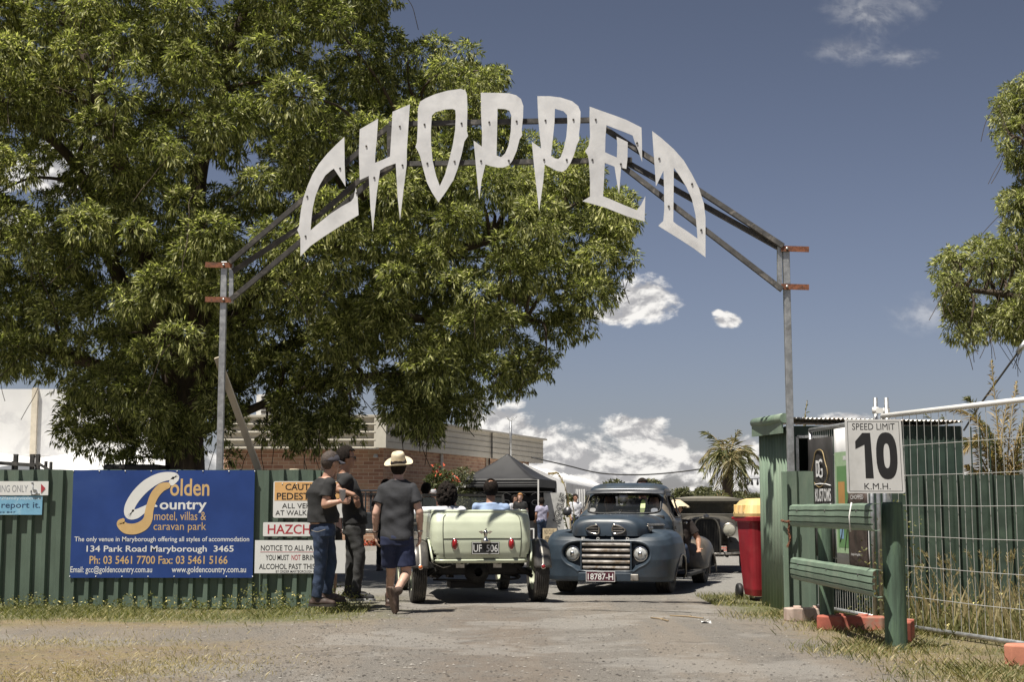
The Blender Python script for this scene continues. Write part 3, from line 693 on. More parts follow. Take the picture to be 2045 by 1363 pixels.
m = M(); corr_sheet(m, XAT(1563,14.8), 14.82, XAT(1627,14.8), 14.78, 0, 1.50, .17, .035, .05, .02); m.build('sheet', green, gs, world=True, solid=.004)
m = M(); m.box((XAT(1567,14.76),14.75,.75),(.05,.05,1.5)); m.build('frame', green_l, gs, world=True, bevel=.004)
chain = thing('chain', 'short rusty chain hanging from the gate sheet edge', 'chain', tuple(P(1570,1045,14.7)))
m = M(); pts = [P(1562,1041,14.70),P(1572,1043,14.69),P(1582,1037,14.7),P(1586,1022,14.72)]; pts2 = [P(1577,1042,14.69),P(1575,1060,14.7),P(1578,1078,14.7),P(1573,1092,14.7)]
for ps in (pts, pts2):
    q = catmull([tuple(p) for p in ps], 5)
    for i in range(len(q)-1):
        c = Vector((q[i]+q[i+1])/2); d = Vector(q[i+1]-q[i]).normalized(); sd = Vector((0,1,0)) if i % 2 else d.cross(Vector((0,1,0))).normalized()
        m.tube([c+d*.018*math.cos(t)+sd*.010*math.sin(t) for t in np.linspace(0,2*math.pi,8,endpoint=False)], .0038, 5, closed=True)
m.build('links', rust, chain, world=True)
rf = thing('metal_fence', 'long green ribbed fence behind the wire panel at right', 'fence', (4.6,15.2,0))
m = M(); corr_sheet(m, XAT(1780,15.25), 15.25, 6.6, 14.6, 0, 1.47, .175, .05, .035, .02); m.build('sheet', mat('green_shaded_fence', (.04,.062,.046), .5, var=.18, col2=(.06,.09,.065,1), s2=2), rf, world=True, solid=.004)  # darker copy of the fence green, with the sheet's shade in its colour
m = M(); m.tube([(XAT(1780,15.25),15.3,1.35),(6.6,14.68,1.35)], .02, 6); m.build('rail', galv, rf, world=True)
# temporary panels
def temp_panel(name, label, a, b_, z0, z1, nv, nh, mesh_z=(.12,1.92)):
    a, b_ = Vector(a), Vector(b_); d = (b_-a); L = d.length; d.normalize()
    root = thing(name, label, 'fence panel', (a.x,a.y,0)); z0a, z0b = (z0, z0) if not hasattr(z0,'__len__') else z0
    m = M(); m.tube([(a.x,a.y,z0a+.02),(a.x,a.y,z1-.02),], .021, 10); m.build('upright', galv, root, world=True)
    m = M(); m.tube([(b_.x,b_.y,z0b+.02),(b_.x,b_.y,z1-.02)], .021, 10); m.build('upright', galv, root, world=True)
    m = M(); m.tube([(a.x,a.y,z1-.02),(b_.x,b_.y,z1-.02)], .024, 10); m.build('top_rail', white_p if 'mesh' in label else galv, root, world=True)
    m = M(); m.tube([(a.x,a.y,z0a+.06),(b_.x,b_.y,z0b+.06)], .021, 10); m.build('bottom_rail', galv, root, world=True)
    m = M(); n = Vector((d.y,-d.x,0))
    for i in range(1, nv):
        p = a+d*(L*i/nv); j = .012*math.sin(i*1.7); zb = z0a+(z0b-z0a)*i/nv
        m.tube([p+Vector((0,0,zb+.06)), p+n*j+Vector((0,0,1.0)), p+Vector((0,0,z1-.03))], .0026, 4, caps=False)
    for i in range(1, nh):
        z = z0a+.06+(z1-z0a-.1)*i/nh; zb = z0b+.06+(z1-z0b-.1)*i/nh; m.tube([a+n*.006+Vector((0,0,z)), a+d*L/2+n*.02+Vector((0,0,(z+zb)/2-.008)), b_+n*.006+Vector((0,0,zb))], .0030, 4, caps=False)
    m.build('wire_mesh', mat('bare_wire', (.62,.62,.60), .4, .5, var=.1), root, world=True)
    return root, a, b_, d, L
pb = temp_panel('temporary_fence', 'tall white wire mesh panel running out of the right edge', (XAT(1768,13.35),13.35,0), (4.35,10.55,0), (.0,-.02), 2.0, 26, 7)
pa = temp_panel('temporary_fence', 'wire panel covered with posters beside the gate sheet', (XAT(1622,15.4),15.4,0), (XAT(1742,13.75),13.75,0), .03, 1.98, 26, 7)
# pipes and clamp between panels
cl = thing('panel_clamp', 'pair of pipe ends joined by a clamp above the speed sign', 'clamp', (XAT(1757,13.6),13.6,0))
m = M(); 
for px, Y in ((1748,13.7),(1770,13.4)): q = P(px, 795, Y); m.tube([(q.x,q.y,.0),(q.x,q.y,q.z)], .021, 10)
m.build('pipe', galv, cl, world=True)
m = M(); a, b_ = P(1744,820,13.66), P(1775,822,13.38); m.bar(a, b_, .02, .05); 
for p in (a+(b_-a)*.15, a+(b_-a)*.85): m.tube([p+Vector((0,0,-.03)), p+Vector((0,0,.03))], .032, 10)
m.build('clamp_bar', white_p, cl, world=True)
# posters on the banner panel (facing the drive)
_, A, B, D, L = pa; Nn = Vector((D.y, -D.x, 0)); Nn = Nn if Nn.x < 0 else -Nn
def poster(name, label, f0, f1, z0, z1, m_, off=.03):
    a = A+D*(L*f0)+Nn*off; a.z = z0; root = thing(name, label, 'poster', (a.x,a.y,z0)); W, H = L*(f1-f0), z1-z0
    m = M(); n_ = 12; vs = []
    for i in range(n_+1):
        for j in range(7):
            p = a+D*(W*i/n_)+Nn*(.008*math.sin(i*1.1+j*.6)*(1 if 0 < j < 6 else .4)); vs.append((p.x,p.y,z0+H*j/6))
    m.add(vs, [(i*7+j,(i+1)*7+j,(i+1)*7+j+1,i*7+j+1) for i in range(n_) for j in range(6)], True); m.build('sheet', m_, root, world=True, solid=.002)
    def T(m, tx, x0, x1, ya, yb, bold=0, sh=0, lift=.014): put_text(m, tx, a+D*(W*x0)+Vector((0,0,H*(1-yb))), tuple(D), (0,0,1), W*(x1-x0), H*(yb-ya), bold, sh, n=tuple(Nn), lift=lift)
    def Q(m, x0, x1, ya, yb, lift=.011):
        p = [a+D*(W*x)+Nn*lift+Vector((0,0,H*(1-y))) for x, y in ((x0,yb),(x1,yb),(x1,ya),(x0,ya))]; m.add(p, [(0,1,2,3)])
    def C(m, pts, r, lift=.013): m.tube([a+D*(W*x)+Nn*lift+Vector((0,0,H*(1-y))) for x, y in pts], r, 5, caps=False)
    return root, T, Q, C
pblack = mat('poster_black', (.035,.033,.033), .45, var=.2, scale=3); pgold = mat('poster_gold', (.30,.22,.10), .5)
wb = mat('poster_white', (.70,.70,.71), .5, var=.03)
root, T, Q, C = poster('poster', 'black poster with a white badge and gold scrolls beside the gate', .0, .44, .62, 1.86, pblack)
m = M(); T(m, 'D', .36, .52, .19, .33, .02); T(m, 'G', .44, .64, .18, .34, .0, 0, .016); T(m, 'DG KUSTOMS', .06, .94, .43, .54, .02)
m.build('lettering', wb, root, world=True)
m = M(); C(m, [(.50+.30*math.cos(t)*(1+.2*math.sin(3*t)), .26+.16*math.sin(t)) for t in np.linspace(0,6.28,24)], .006); C(m, [(.08+.84*i/12, .60+.03*math.cos(i*.52)) for i in range(13)], .006); C(m, [(.2+.6*i/12, .67+.03*math.sin(i*1.2)) for i in range(13)], .005); m.build('scrollwork', pgold, root, world=True)
m = M(); C(m, [(.05,.41),(.25,.395),(.5,.39),(.75,.395),(.95,.41)], .007); C(m, [(.05,.56),(.25,.575),(.5,.58),(.75,.575),(.95,.56)], .007); m.build('border', wb, root, world=True)
root, T, Q, C = poster('poster', 'white poster with a green site map behind the top rail', .46, .99, .50, 1.93, wb, .026)
pg = mat('poster_green', (.12,.24,.10), .5, var=.1); pgl = mat('poster_pale_green', (.30,.42,.26), .5); po = mat('poster_orange', (.45,.24,.08), .5)
m = M(); Q(m, .04, .62, .17, .88); m.build('map_base', pgl, root, world=True)
m = M(); Q(m, .10, .52, .27, .84, .0125); m.build('map_field', pg, root, world=True)
m = M(); Q(m, .14, .34, .38, .58, .014); m.build('map_block', po, root, world=True)
m = M(); Q(m, .16, .28, .66, .78, .014); m.build('map_block', mat('poster_blue', (.2,.33,.48), .5), root, world=True)
m = M(); C(m, [(.45,.5),(.38,.6),(.28,.64),(.22,.75),(.16,.8)], .008); C(m, [(.3,.86),(.4,.7),(.5,.55)], .006); m.build('map_path', pblack, root, world=True)
m = M(); Q(m, .30, .50, .20, .23, .0125); Q(m, .66, .9, .22, .7); m.build('map_key', mat('poster_grey', (.5,.5,.5), .5, var=.3, scale=40), root, world=True)
root, T, Q, C = poster('poster', 'dark brown event poster hanging under the speed sign', .70, .985, .47, 1.30, mat('poster_brown', (.055,.04,.035), .5, var=.4, scale=6), .045)
m = M(); T(m, 'CHOPPED', .2, .9, .06, .11); T(m, 'ONLY IN VICTORIA', .22, .88, .19, .26); T(m, 'choppedvintagefestival', .15, .75, .74, .78); T(m, 'www.choppedrodandcustom.com', .08, .95, .92, .95); m.build('lettering', wb, root, world=True)
# guard rail
gr = thing('guard_rail', 'green two rail timber post barrier beside the driveway', 'guard rail', (3.0,13,0))
GA, GB = Vector((2.905,14.45,0)), Vector((2.97,11.44,0))
def rail(zc, name='rail'):
    m = M(); d = (GB-GA).normalized(); n = Vector((d.y,-d.x,0)); n = n if n.x < 0 else -n
    prof = [(-.105,0),(-.110,.04),(-.095,.070),(-.066,.080),(-.061,.060),(-.055,.060),(-.050,.082),(-.010,.086),(-.005,.064),(.001,.064),(.006,.086),(.044,.082),(.049,.060),(.055,.060),(.060,.080),(.095,.074),(.112,.045),(.108,0)]
    k = len(prof); vs = []; nn = 24
    for i in range(nn+1):
        p = GA+(GB-GA)*(i/nn); w_ = .0015*math.sin(i*1.3)
        vs += [tuple(p+n*(o+.03+w_)+Vector((0,0,zc+z+w_))) for z, o in prof]
    m.add(vs, [(i*k+j,(i+1)*k+j,(i+1)*k+j+1,i*k+j+1) for i in range(nn) for j in range(k-1)], False)
    o = m.build(name, green_l, gr, world=True, solid=.004)
    for f in (.12,.5,.86):
        p = GA+(GB-GA)*f+n*.112+Vector((0,0,zc+.05)); b_ = M(); b_.lathe([(0,.006),(.01,.005),(.012,0)], 8, Matrix.Translation(p) @ Matrix.Rotation(R(-90),4,'Y')); b_.build('bolt', darksteel, o, world=True)
    return o
up = rail(1.045)
m = M(); p = GA+(GB-GA)*.80; m.tube([(p.x-.117,p.y,.92),(p.x-.122,p.y,1.05),(p.x-.10,p.y,1.165)], .007, 6); m.build('cable_tie', white_p, up, world=True)
rail(.52)
for (x, y, h, r) in ((3.085,11.62,1.165,.088),(3.03,13.9,1.0,.07)):
    m = M(); pr = [(r*1.02,-.05),(r*1.0,.3),(r,.8),(r*.97,h-.02),(r*.9,h),(0,h+.003)]; m.lathe(pr, 18, Matrix.Translation((x,y,0))); m.build('post', green_d, gr, world=True)
# speed sign
sp_ = thing('speed_sign', 'white speed limit 10 sign tilted slightly above the guard rail post', 'sign', (3.0,11.45,0))
s_w = mat('speed_white', (.60,.60,.595), .35, var=.05, scale=3, col2=(.48,.48,.47,1), s2=2.5, lo=.5, hi=.75); SYY = 11.42
cr = [P(1692,986,SYY), P(1808,986,SYY), P(1799,838,SYY), P(1687,838,SYY)]
bl_, ux_, uz_ = np.array(cr[0]), np.array(cr[1]-cr[0]), np.array(cr[3]-cr[0])
def sq(x, y, lift=0): q = (1-y)*((1-x)*np.array(cr[0])+x*np.array(cr[1]))+y*((1-x)*np.array(cr[3])+x*np.array(cr[2])); q[1] -= lift; return tuple(q)
m = M(); rr = .03; pl = []
for cx, cy, a0 in ((1-rr,1-rr,0),(rr,1-rr,90),(rr,rr,180),(1-rr,rr,270)):
    for k in range(4): t = R(a0+30*k); pl.append((cx+rr*math.cos(t), cy+rr*math.sin(t)))
m.prism(pl, lambda x, y: sq(x, y), (0,.004,0)); m.build('plate', s_w, sp_, world=True)
def stext(m, tx, x0, x1, y0, y1, bold=0):
    v, f = text_mesh(tx, bold); lo, hi = v.min(0), v.max(0)
    m.add([sq(x0+(p[0]-lo[0])/(hi[0]-lo[0])*(x1-x0), y0+(p[1]-lo[1])/(hi[1]-lo[1])*(y1-y0), .0007) for p in v], f)
m = M(); stext(m, 'SPEED LIMIT', .125, .885, .855, .945); stext(m, 'K.M.H.', .30, .75, .05, .135)
# big numerals as drawn outlines
one = [(.36,.20),(.36,.655),(.20,.595),(.20,.70),(.33,.815),(.47,.815),(.50,.20)]
m.prism([(x-.03, y) for x, y in one], lambda x, y: sq(x, y, .0008), (0,.0006,0))
def ell(cx, cy, a, b, n=28, p=.8): return [(cx+a*abs(math.cos(t))**p*np.sign(math.cos(t)), cy+b*abs(math.sin(t))**p*np.sign(math.sin(t))) for t in np.linspace(0,2*math.pi,n,endpoint=False)]
m.prism(ell(.715,.505,.185,.318), lambda x, y: sq(x, y, .0008), (0,.0006,0), [ell(.715,.505,.055,.168)])
m.build('lettering', inkb, sp_, world=True)
m = M(); bd = [(.04,.025),(.96,.025),(.96,.972),(.04,.972)]; i_ = [(x+(.008 if x < .5 else -.008), y+(.006 if y < .5 else -.006)) for x, y in bd]
m.prism(bd, lambda x, y: sq(x, y, .0006), (0,.0004,0), [i_]); m.build('border', inkb, sp_, world=True)
m = M(); m.box((3.085,11.715,1.15),(.03,.012,1.1)); m.box((3.085,11.57,1.3),(.03,.28,.03)); m.build('post', galv, sp_, world=True)
# concrete feet
feet_o = mat('orange_plastic', (.37,.105,.07), .8, var=.25, scale=6, col2=(.30,.19,.14,1), s2=5, lo=.46, hi=.66); conc = mat('pink_concrete', (.42,.33,.28), .9, var=.15, scale=8, col2=(.45,.22,.16,1), s2=5)
def foot(label, x, y, rz, m_, L=.62, h=.14, z=0):
    root = thing('fence_foot', label, 'fence foot', (x,y,z), rz, 'blocks holding the wire panels up')
    m = M(); n_ = 12; W = .23
    pl = [(-L/2,-W/2+.05),(-L/2+.05,-W/2),(-.09,-W/2),(-.05,-W/2+.02),(.05,-W/2+.02),(.09,-W/2),(L/2-.05,-W/2),(L/2,-W/2+.05),(L/2,W/2-.05),(L/2-.05,W/2),(.09,W/2),(.05,W/2-.02),(-.05,W/2-.02),(-.09,W/2),(-L/2+.05,W/2),(-L/2,W/2-.05)]
    m.prism(pl, lambda p, q: (p*.96, q*.94, h), (0,0,-h)); o = m.build('block', m_, root, bevel=.012)
    m = M(); 
    for k in (-.1,.1): m.lathe([(.045,0),(.045,.02),(.03,.02),(.03,0)], 12, Matrix.Translation((k,0,h)))
    m.build('socket', m_, root); return root
foot('pale pink concrete block at the foot of the gate sheet', XAT(1608,14.45), 14.45, R(5), conc, .48, .13)
foot('faded orange block under the posters panel behind the guard rail', XAT(1698,13.3), 13.35, R(-15), feet_o, .66, .13)
foot('orange block tucked behind the near green timber post', XAT(1790,12.3), 12.3, R(70), feet_o, .5, .17)
foot('pink orange block lying at the bottom right corner', 3.80, 10.25, R(-25), mat('faded_orange', (.50,.20,.13), .85, var=.2, scale=6, col2=(.46,.33,.26,1), s2=4), .62, .15)
# wheelie bin
red = mat('bin_red', (.30,.018,.028), .42, var=.15, scale=4, col2=(.34,.05,.05,1), s2=3, lo=.55, hi=.8); yel = mat('bin_yellow', (.74,.52,.22), .45, var=.06, scale=3, col2=(.70,.50,.26,1), s2=2)
bx, by = XAT(1484,17.45)+.30, 17.75
wb_ = thing('wheelie_bin', 'red wheelie bin with a yellow lid standing behind the green shed corner', 'bin', (bx,by,0), R(6))
m = M(); vs = []; lev = [(.06,.21,.24),(.14,.225,.26),(.5,.25,.30),(.92,.27,.34),(.96,.275,.345),(.965,.30,.365),(1.02,.305,.37),(1.025,.27,.34)]
for z, a, b_ in lev:
    for t in np.linspace(0, 2*math.pi, 28, endpoint=False):
        c, s = math.cos(t), math.sin(t); vs.append((a*abs(c)**.3*np.sign(c), b_*abs(s)**.3*np.sign(s), z))
k = len(lev); m.add(vs, [(i*28+j, i*28+(j+1) % 28, (i+1)*28+(j+1) % 28, (i+1)*28+j) for i in range(k-1) for j in range(28)]+[tuple(reversed(range(28)))])
m.build('body', red, wb_, bevel=.006)
m = M(); vs = []; lev = [(1.022,.31,.375),(1.06,.315,.38),(1.16,.29,.34),(1.22,.25,.27),(1.245,.18,.18),(1.25,0,0)]
for z, a, b_ in lev:
    for t in np.linspace(0, 2*math.pi, 28, endpoint=False):
        c, s = math.cos(t), math.sin(t); vs.append((a*abs(c)**.35*np.sign(c), b_*abs(s)**.35*np.sign(s)+.02, z))
k = len(lev); m.add(vs, [(i*28+j, i*28+(j+1) % 28, (i+1)*28+(j+1) % 28, (i+1)*28+j) for i in range(k-1) for j in range(28)])
for yv in (-.2, 0, .2): m.box((-.30,yv,1.12),(.04,.03,.1))
m.build('lid', yel, wb_, bevel=.008)
m = M(); m.tube([(-.28,.38,1.0),(-.28,.46,1.0),(.28,.46,1.0),(.28,.38,1.0)], .016, 8); m.build('handle', red, wb_)
for s in (-1,1):
    m = M(); m.lathe([(0,-.03),(.09,-.03),(.10,-.015),(.10,.015),(.09,.03),(0,.03)], 20, Matrix.Translation((s*.27,.20,.10)) @ Matrix.Rotation(R(90),4,'Y')); m.build('wheel', black, wb_)
# ------------------------------------------------------------------ brick clubhouse
def brick_mat():
    m = bpy.data.materials.new('brick'); m.use_nodes = True; t = NT(m.node_tree); b = t.n['Principled BSDF']; u = t.node('ShaderNodeTexCoord')
    g = t.node('ShaderNodeNewGeometry'); sN = t.node('ShaderNodeSeparateXYZ'); t.link(g.outputs['Normal'], sN.inputs[0]); sP = t.node('ShaderNodeSeparateXYZ'); t.link(u.outputs['Object'], sP.inputs[0])
    k = t.math('GREATER_THAN', t.math('ABSOLUTE', sN.outputs[0]), .6)
    h = t.math('ADD', t.math('MULTIPLY', sP.outputs[0], t.math('SUBTRACT', 1, k)), t.math('MULTIPLY', sP.outputs[1], k))
    c = t.node('ShaderNodeCombineXYZ'); t.link(h, c.inputs[0]); t.link(sP.outputs[2], c.inputs[1])
    bt = t.node('ShaderNodeTexBrick'); t.link(c.outputs[0], bt.inputs[0]); bt.inputs['Scale'].default_value = 1
    bt.inputs['Brick Width'].default_value = .36; bt.inputs['Row Height'].default_value = .125; bt.inputs['Mortar Size'].default_value = .009; bt.inputs['Bias'].default_value = -.1
    bt.inputs['Color1'].default_value = (.42,.25,.16,1); bt.inputs['Color2'].default_value = (.26,.125,.08,1); bt.inputs['Mortar'].default_value = (.50,.40,.30,1)
    col = t.mix(t.math('MULTIPLY', t.step(t.noise(c.outputs[0], 2.4, 4),   .5, .68), .35), bt.outputs[0], (.22,.17,.10,1))
    t.put(b.inputs['Base Color'], col); b.inputs['Roughness'].default_value = .85
    return m
brick = brick_mat(); cream = mat('cream_cladding', (.50,.46,.385), .55, var=.06, scale=2, col2=(.40,.36,.30,1), s2=1.5, lo=.55, hi=.8)
c0 = P(770,1000,48); CX, CY = c0.x, 48.0; e0 = XAT(1085,64); EX, EY = e0, 64.0; LX = XAT(440,48)
ZT, ZB = 1.1+187/59.2, 1.1+124/59.2
bd = thing('brick_building', 'low brick clubhouse with cream louvred fascia behind the black gazebo', 'building', (CX,CY,0))
dv = Vector((EX-CX,EY-CY,0)); DL = dv.length; dv.normalize(); dn_ = Vector((dv.y,-dv.x,0))
ins = .35
m = M()
w0 = Vector((CX,CY,0))-dn_*0+dv*0
a = Vector((LX,CY+ins,0)); b_ = Vector((CX-.12,CY+ins,0)); c = b_+dv*(DL-1.6); dd = Vector((LX,c.y,0))
vs = [a,b_,c,dd]; vs = [tuple(v) for v in vs]+[(v.x,v.y,ZB+.3) for v in (a,b_,c,dd)]
m.add(vs, [(0,1,5,4),(1,2,6,5),(2,3,7,6),(3,0,4,7)]); m.build('wall', brick, bd, world=True)
# roof slab and fascia boards
m = M(); q = [Vector((LX,CY+.02,0)),Vector((CX,CY+.02,0)),Vector((EX,EY,0)),Vector((LX,EY,0))]
vs = [(v.x,v.y,ZB) for v in q]+[(v.x,v.y,ZT-.02) for v in q]; m.add(vs, [(3,2,1,0),(4,5,6,7),(0,1,5,4),(1,2,6,5),(2,3,7,6),(3,0,4,7)]); m.build('fascia', cream, bd, world=True)
m = M(); H = ZT-ZB
for i in range(5):
    z = ZB+H*(i+.0)/4.0; m.box(((LX+CX-.35)/2, CY-.05, z), (CX-.35-LX, .16, .05), rot=(R(18),0,0))
for x in (CX-.2,): m.box((x, CY-.05, (ZB+ZT)/2), (.40,.14,H))
m.build('louvre', mat('louvre_cream', (.62,.58,.49), .5, var=.05), bd, world=True)
m = M()
for i in range(1,5):
    z = ZB+H*i/5; p = Vector((CX,CY,z))+dv*.1+dn_*.015; p2 = p+dv*(DL-.1); m.bar(p, p2, .012, .014)
m.build('fascia_joint', mat('joint_dark', (.22,.20,.165), .8), bd, world=True)
m = M(); p = Vector((CX,CY,ZT))-dv*.1+dn_*.05; m.bar(p, p+dv*(DL+.3), .16, .07); m.bar((LX,CY-.05,ZT),(CX,CY-.05,ZT), .16,.07); m.build('gutter', cream, bd, world=True)
for f, m_, w_ in ((.30,white_p,.09),(.585,cream,.07),(.60,black,.06)):
    p = b_+dv*(DL*f)+dn_*.06; m = M(); m.box((p.x,p.y,ZB/2+.2),(w_,w_,ZB+.1)); m.build('downpipe', m_, bd, world=True)
p = Vector((CX,CY,0))+dv*DL*.60+dn_*.05; m = M(); m.bar((p.x,p.y,ZB),(p.x,p.y,ZT+.03),.05,.05); m.build('cable_conduit', black, bd, world=True)
for px, py, big in ((747,890,1),(750,912,0)):
    q = P(px,py,CY+ins-.15); m = M()
    if big: m.box(q,(.34,.16,.24),rot=(R(25),0,0)); m.box((q.x,q.y+.12,q.z+.06),(.1,.16,.06))
    else: m.lathe([(0,.08),(.05,.08),(.08,.02),(.09,-.04),(0,-.05)], 12, Matrix.Translation(q)); m.box((q.x,q.y+.1,q.z),(.06,.14,.05))
    m.build('flood_light' if big else 'camera', mat('fixture_grey', (.45,.45,.44), .4, .3), bd, world=True, bevel=.01)
vent = thing('roof_vent', 'boxy metal exhaust vent cowl on the clubhouse roof', 'vent', tuple(P(940,855,58)))
q = P(946,858,57.5); m = M(); m.box((q.x-.05,57.5,ZT+.35),(.5,.5,.75)); m.build('duct', galv, vent, world=True, bevel=.01)
m = M(); m.box((q.x+.05,57.5,ZT+.95),(.62,.6,.5),rot=(0,R(6),0)); m.box((q.x+.10,57.5,ZT+1.3),(.5,.55,.28),rot=(0,R(-4),0)); m.build('cowl', galv, vent, world=True, bevel=.01)
ac = thing('roof_unit', 'grey louvred cooler box on the left end of the clubhouse roof', 'roof unit', tuple(P(530,835,51)))
q = P(530,820,51); m = M(); m.box((q.x,51,q.z-.1),(.55,.6,1.3)); m.build('cabinet', white_p, ac, world=True)
m = M(); 
for i in range(9): m.box((q.x+.08,50.68,q.z-.6+i*.13),(.36,.03,.08),rot=(R(30),0,0))
m.build('grille', darksteel, ac, world=True)
ant = thing('antenna_mast', 'thin antenna mast standing on the roof edge above the black gazebo', 'antenna', tuple(P(1020,905,58.5)))
a, b_ = P(1019,912,58.5), P(1020,842,58.5); m = M(); m.tube([a,b_], .05, 8); m.build('mast', galv, ant, world=True)
m = M(); 
for i in range(6): m.tube([(b_.x,58.5,b_.z),(b_.x+.25*math.cos(i),58.5+.25*math.sin(i),b_.z+.18)], .012, 4)
m.build('aerial', galv, ant, world=True)
# kerb and garden bed in front of the building
m = M(); a, b_ = G(430,1103), G(905,1103); m.bar((a.x,39.2,.06),(b_.x,39.2,.06), .18, .13, up=(0,0,1)); tag(m.build('kerb', mat('kerb_concrete', (.44,.42,.38), .85, var=.1)), kind='structure')
# ------------------------------------------------------------------ bushes
def bush(name, label, px0, px1, ytop, Y, depth, lm, n, flower=None, cat='bush', zmin=0.05, L=.12):
    c0, c1 = P(px0,ytop,Y), P(px1,ytop,Y); cx = (c0.x+c1.x)/2; wx = (c1.x-c0.x)/2; hz = c0.z
    root = thing(name, label, cat, (cx,Y,0)); cs, rs = [], []
    for i in range(n):
        a = random.uniform(-1,1); z = random.random(); 
        if abs(a) > 1.05-(z**2)*.7: continue
        cs.append((cx+a*wx, Y+random.uniform(-1,1)*depth, zmin+z*(hz-zmin))); rs.append(random.uniform(.14,.34)*min(1.2,hz/2))
    p, d = clump_leaves(cs, rs, 420, L, L*.3)
    fast_mesh('foliage', leaf_mesh(p, d, L*(.7+.6*RNG.random(len(p))), L*.32), 4, lm, root)
    m = M()
    for c in cs[:14]: m.tube([(cx+random.uniform(-.1,.1),Y,0),((cx+c[0])/2,Y,c[2]*.55),c], [.03,.02,.008], 5)
    m.build('stems', bark, root, world=True)
    if flower:
        m = M()
        for c, r in zip(cs[:40], rs):
            if random.random() < .45:
                for k in range(9):
                    u = RNG.normal(size=3); u[1] = -abs(u[1]); u /= np.linalg.norm(u); q = np.array(c)+u*r*1.1; s_ = .045
                    m.add([q+RNG.normal(size=3)*s_ for _ in range(4)], [(0,1,2),(0,2,3)])
        m.build('flowers', flower, root, world=True)
    return root
lm_d = leafmat('bush_leaf', (.03,.045,.016), (.10,.12,.04), (.20,.20,.09), .25); lm_olive = leafmat('olive_leaf', (.05,.058,.028), (.15,.155,.08), (.28,.27,.16), .25)
fr_ = mat('flower_red', (.52,.10,.05), .6, var=.2); fw = mat('flower_white', (.7,.68,.6), .6); fy = mat('flower_yellow', (.62,.50,.10), .6)
bush('flowering_bush', 'dark bush with orange red flowers against the brick wall', 858, 905, 936, 47.0, .5, lm_d, 34, fr_)
bush('flowering_bush', 'pale olive bush with small white flowers left of the black gazebo', 884, 962, 944, 49.2, .6, lm_olive, 46, fw)
bush('garden_shrub', 'low red leaved garden plants behind the kerb', 690, 800, 1083, 40.2, .3, leafmat('red_leaf', (.09,.03,.02), (.28,.08,.04), (.3,.2,.05), .2), 40, fr_, zmin=.05)
bush('garden_shrub', 'low yellow green garden plants beside the standing men', 640, 692, 1086, 40.2, .3, lm_olive, 22, fy)
# far trees beyond the mesh fence
for i, (px0, px1, yt, Y, lb) in enumerate(((1335,1385,978,150,'small round far tree above the truck roof'),(1440,1500,988,150,'far olive tree line tree right of the palm trunk'),(1485,1535,990,140,'far dark tree beside the bin lid'))):
    c0, c1 = P(px0,yt,Y), P(px1,yt,Y); root = thing('far_tree', lb, 'tree', ((c0.x+c1.x)/2,Y,0)); cs, rs = [], []
    for k in range(60):
        a = random.uniform(-1,1); z = random.random(); 
        if a*a+z**3 > 1: continue
        cs.append(((c0.x+c1.x)/2+a*(c1.x-c0.x)/2, Y+random.uniform(-1,1), .6+z*(c0.z-.8))); rs.append(.55)
    p, d = clump_leaves(cs, rs, 70, .3, .12); fast_mesh('crown', leaf_mesh(p, d, .35, .14), 4, lm_olive, root)
    m = M(); m.tube([((c0.x+c1.x)/2,Y,0),((c0.x+c1.x)/2,Y,c0.z*.6)], .15, 6); m.build('trunk', bark, root, world=True)
# ------------------------------------------------------------------ palms
def frond_mesh(V_, F_pts, pts, leaf_len, n, up=(0,0,1), tw=1.0, droop=.35, wid=.035):
    """rachis through pts with leaflets on both sides -> appended quads"""
    q = catmull(pts, 6); k = len(q)
    for i in range(n):
        f = (i+.5)/n; x = f*(k-1); i0 = int(x); p = q[i0]+(q[min(i0+1,k-1)]-q[i0])*(x-i0); d = q[min(i0+1,k-1)]-q[max(i0-1,0)]; d = d/np.linalg.norm(d)
        s = np.cross(d, up); s = s/max(1e-6, np.linalg.norm(s)); ll = leaf_len*(math.sin(math.pi*(.12+.86*f))**.6)*random.uniform(.8,1.15)
        for sg in (-1,1):
            dd = d*.75+s*sg*.8*tw+np.array([0,0,-droop*random.uniform(.4,1.6)])+RNG.normal(size=3)*.12; dd /= np.linalg.norm(dd)
            w_ = np.cross(dd, RNG.normal(size=3)); w_ = w_/np.linalg.norm(w_)*wid
            V_.append([p, p+dd*ll*.45+w_, p+dd*ll+np.array([0,0,-.15*ll]), p+dd*ll*.45-w_])
def palm(name, label, base, crown_pts, leaf_len, lms, trunk=None, n=34, wid=.035, rach=.018):
    root = thing(name, label, 'palm', base)
    groups = {}
    for pts, li in crown_pts:
        V_ = []; frond_mesh(V_, None, pts, leaf_len, n, wid=wid); groups.setdefault(li, []).append((V_, pts))
    for li, gs in groups.items():
        for V_, pts in gs:
            o = fast_mesh('frond', np.array(V_).reshape(-1,3), 4, lms[li], root)
            m = M(); q = catmull(pts, 4); m.tube([tuple(z) for z in q], [rach*(1-.8*i/len(q)) for i in range(len(q))], 5); m.build('rachis', lms['stem'], o, world=True)
    if trunk:
        m = M(); q = catmull(trunk[0], 10); k = len(q); m.tube([tuple(z) for z in q], [trunk[1]*(1+.10*(i % 2))*(1-.25*i/k) for i in range(k)], 12); m.build('trunk', bark, root, world=True)
    return root
pl_g = leafmat('palm_green', (.07,.085,.035), (.17,.17,.075), (.30,.27,.13), .25); pl_d = leafmat('palm_dry', (.20,.14,.06), (.38,.28,.13), (.5,.4,.22), .25); stemm = mat('palm_stem', (.36,.27,.13), .7)
LMS = {'g': pl_g, 'd': pl_d, 'stem': stemm}
Yp = 58; b0 = P(1450,1000,Yp); ct = np.array(P(1455,915,Yp)); crown = []
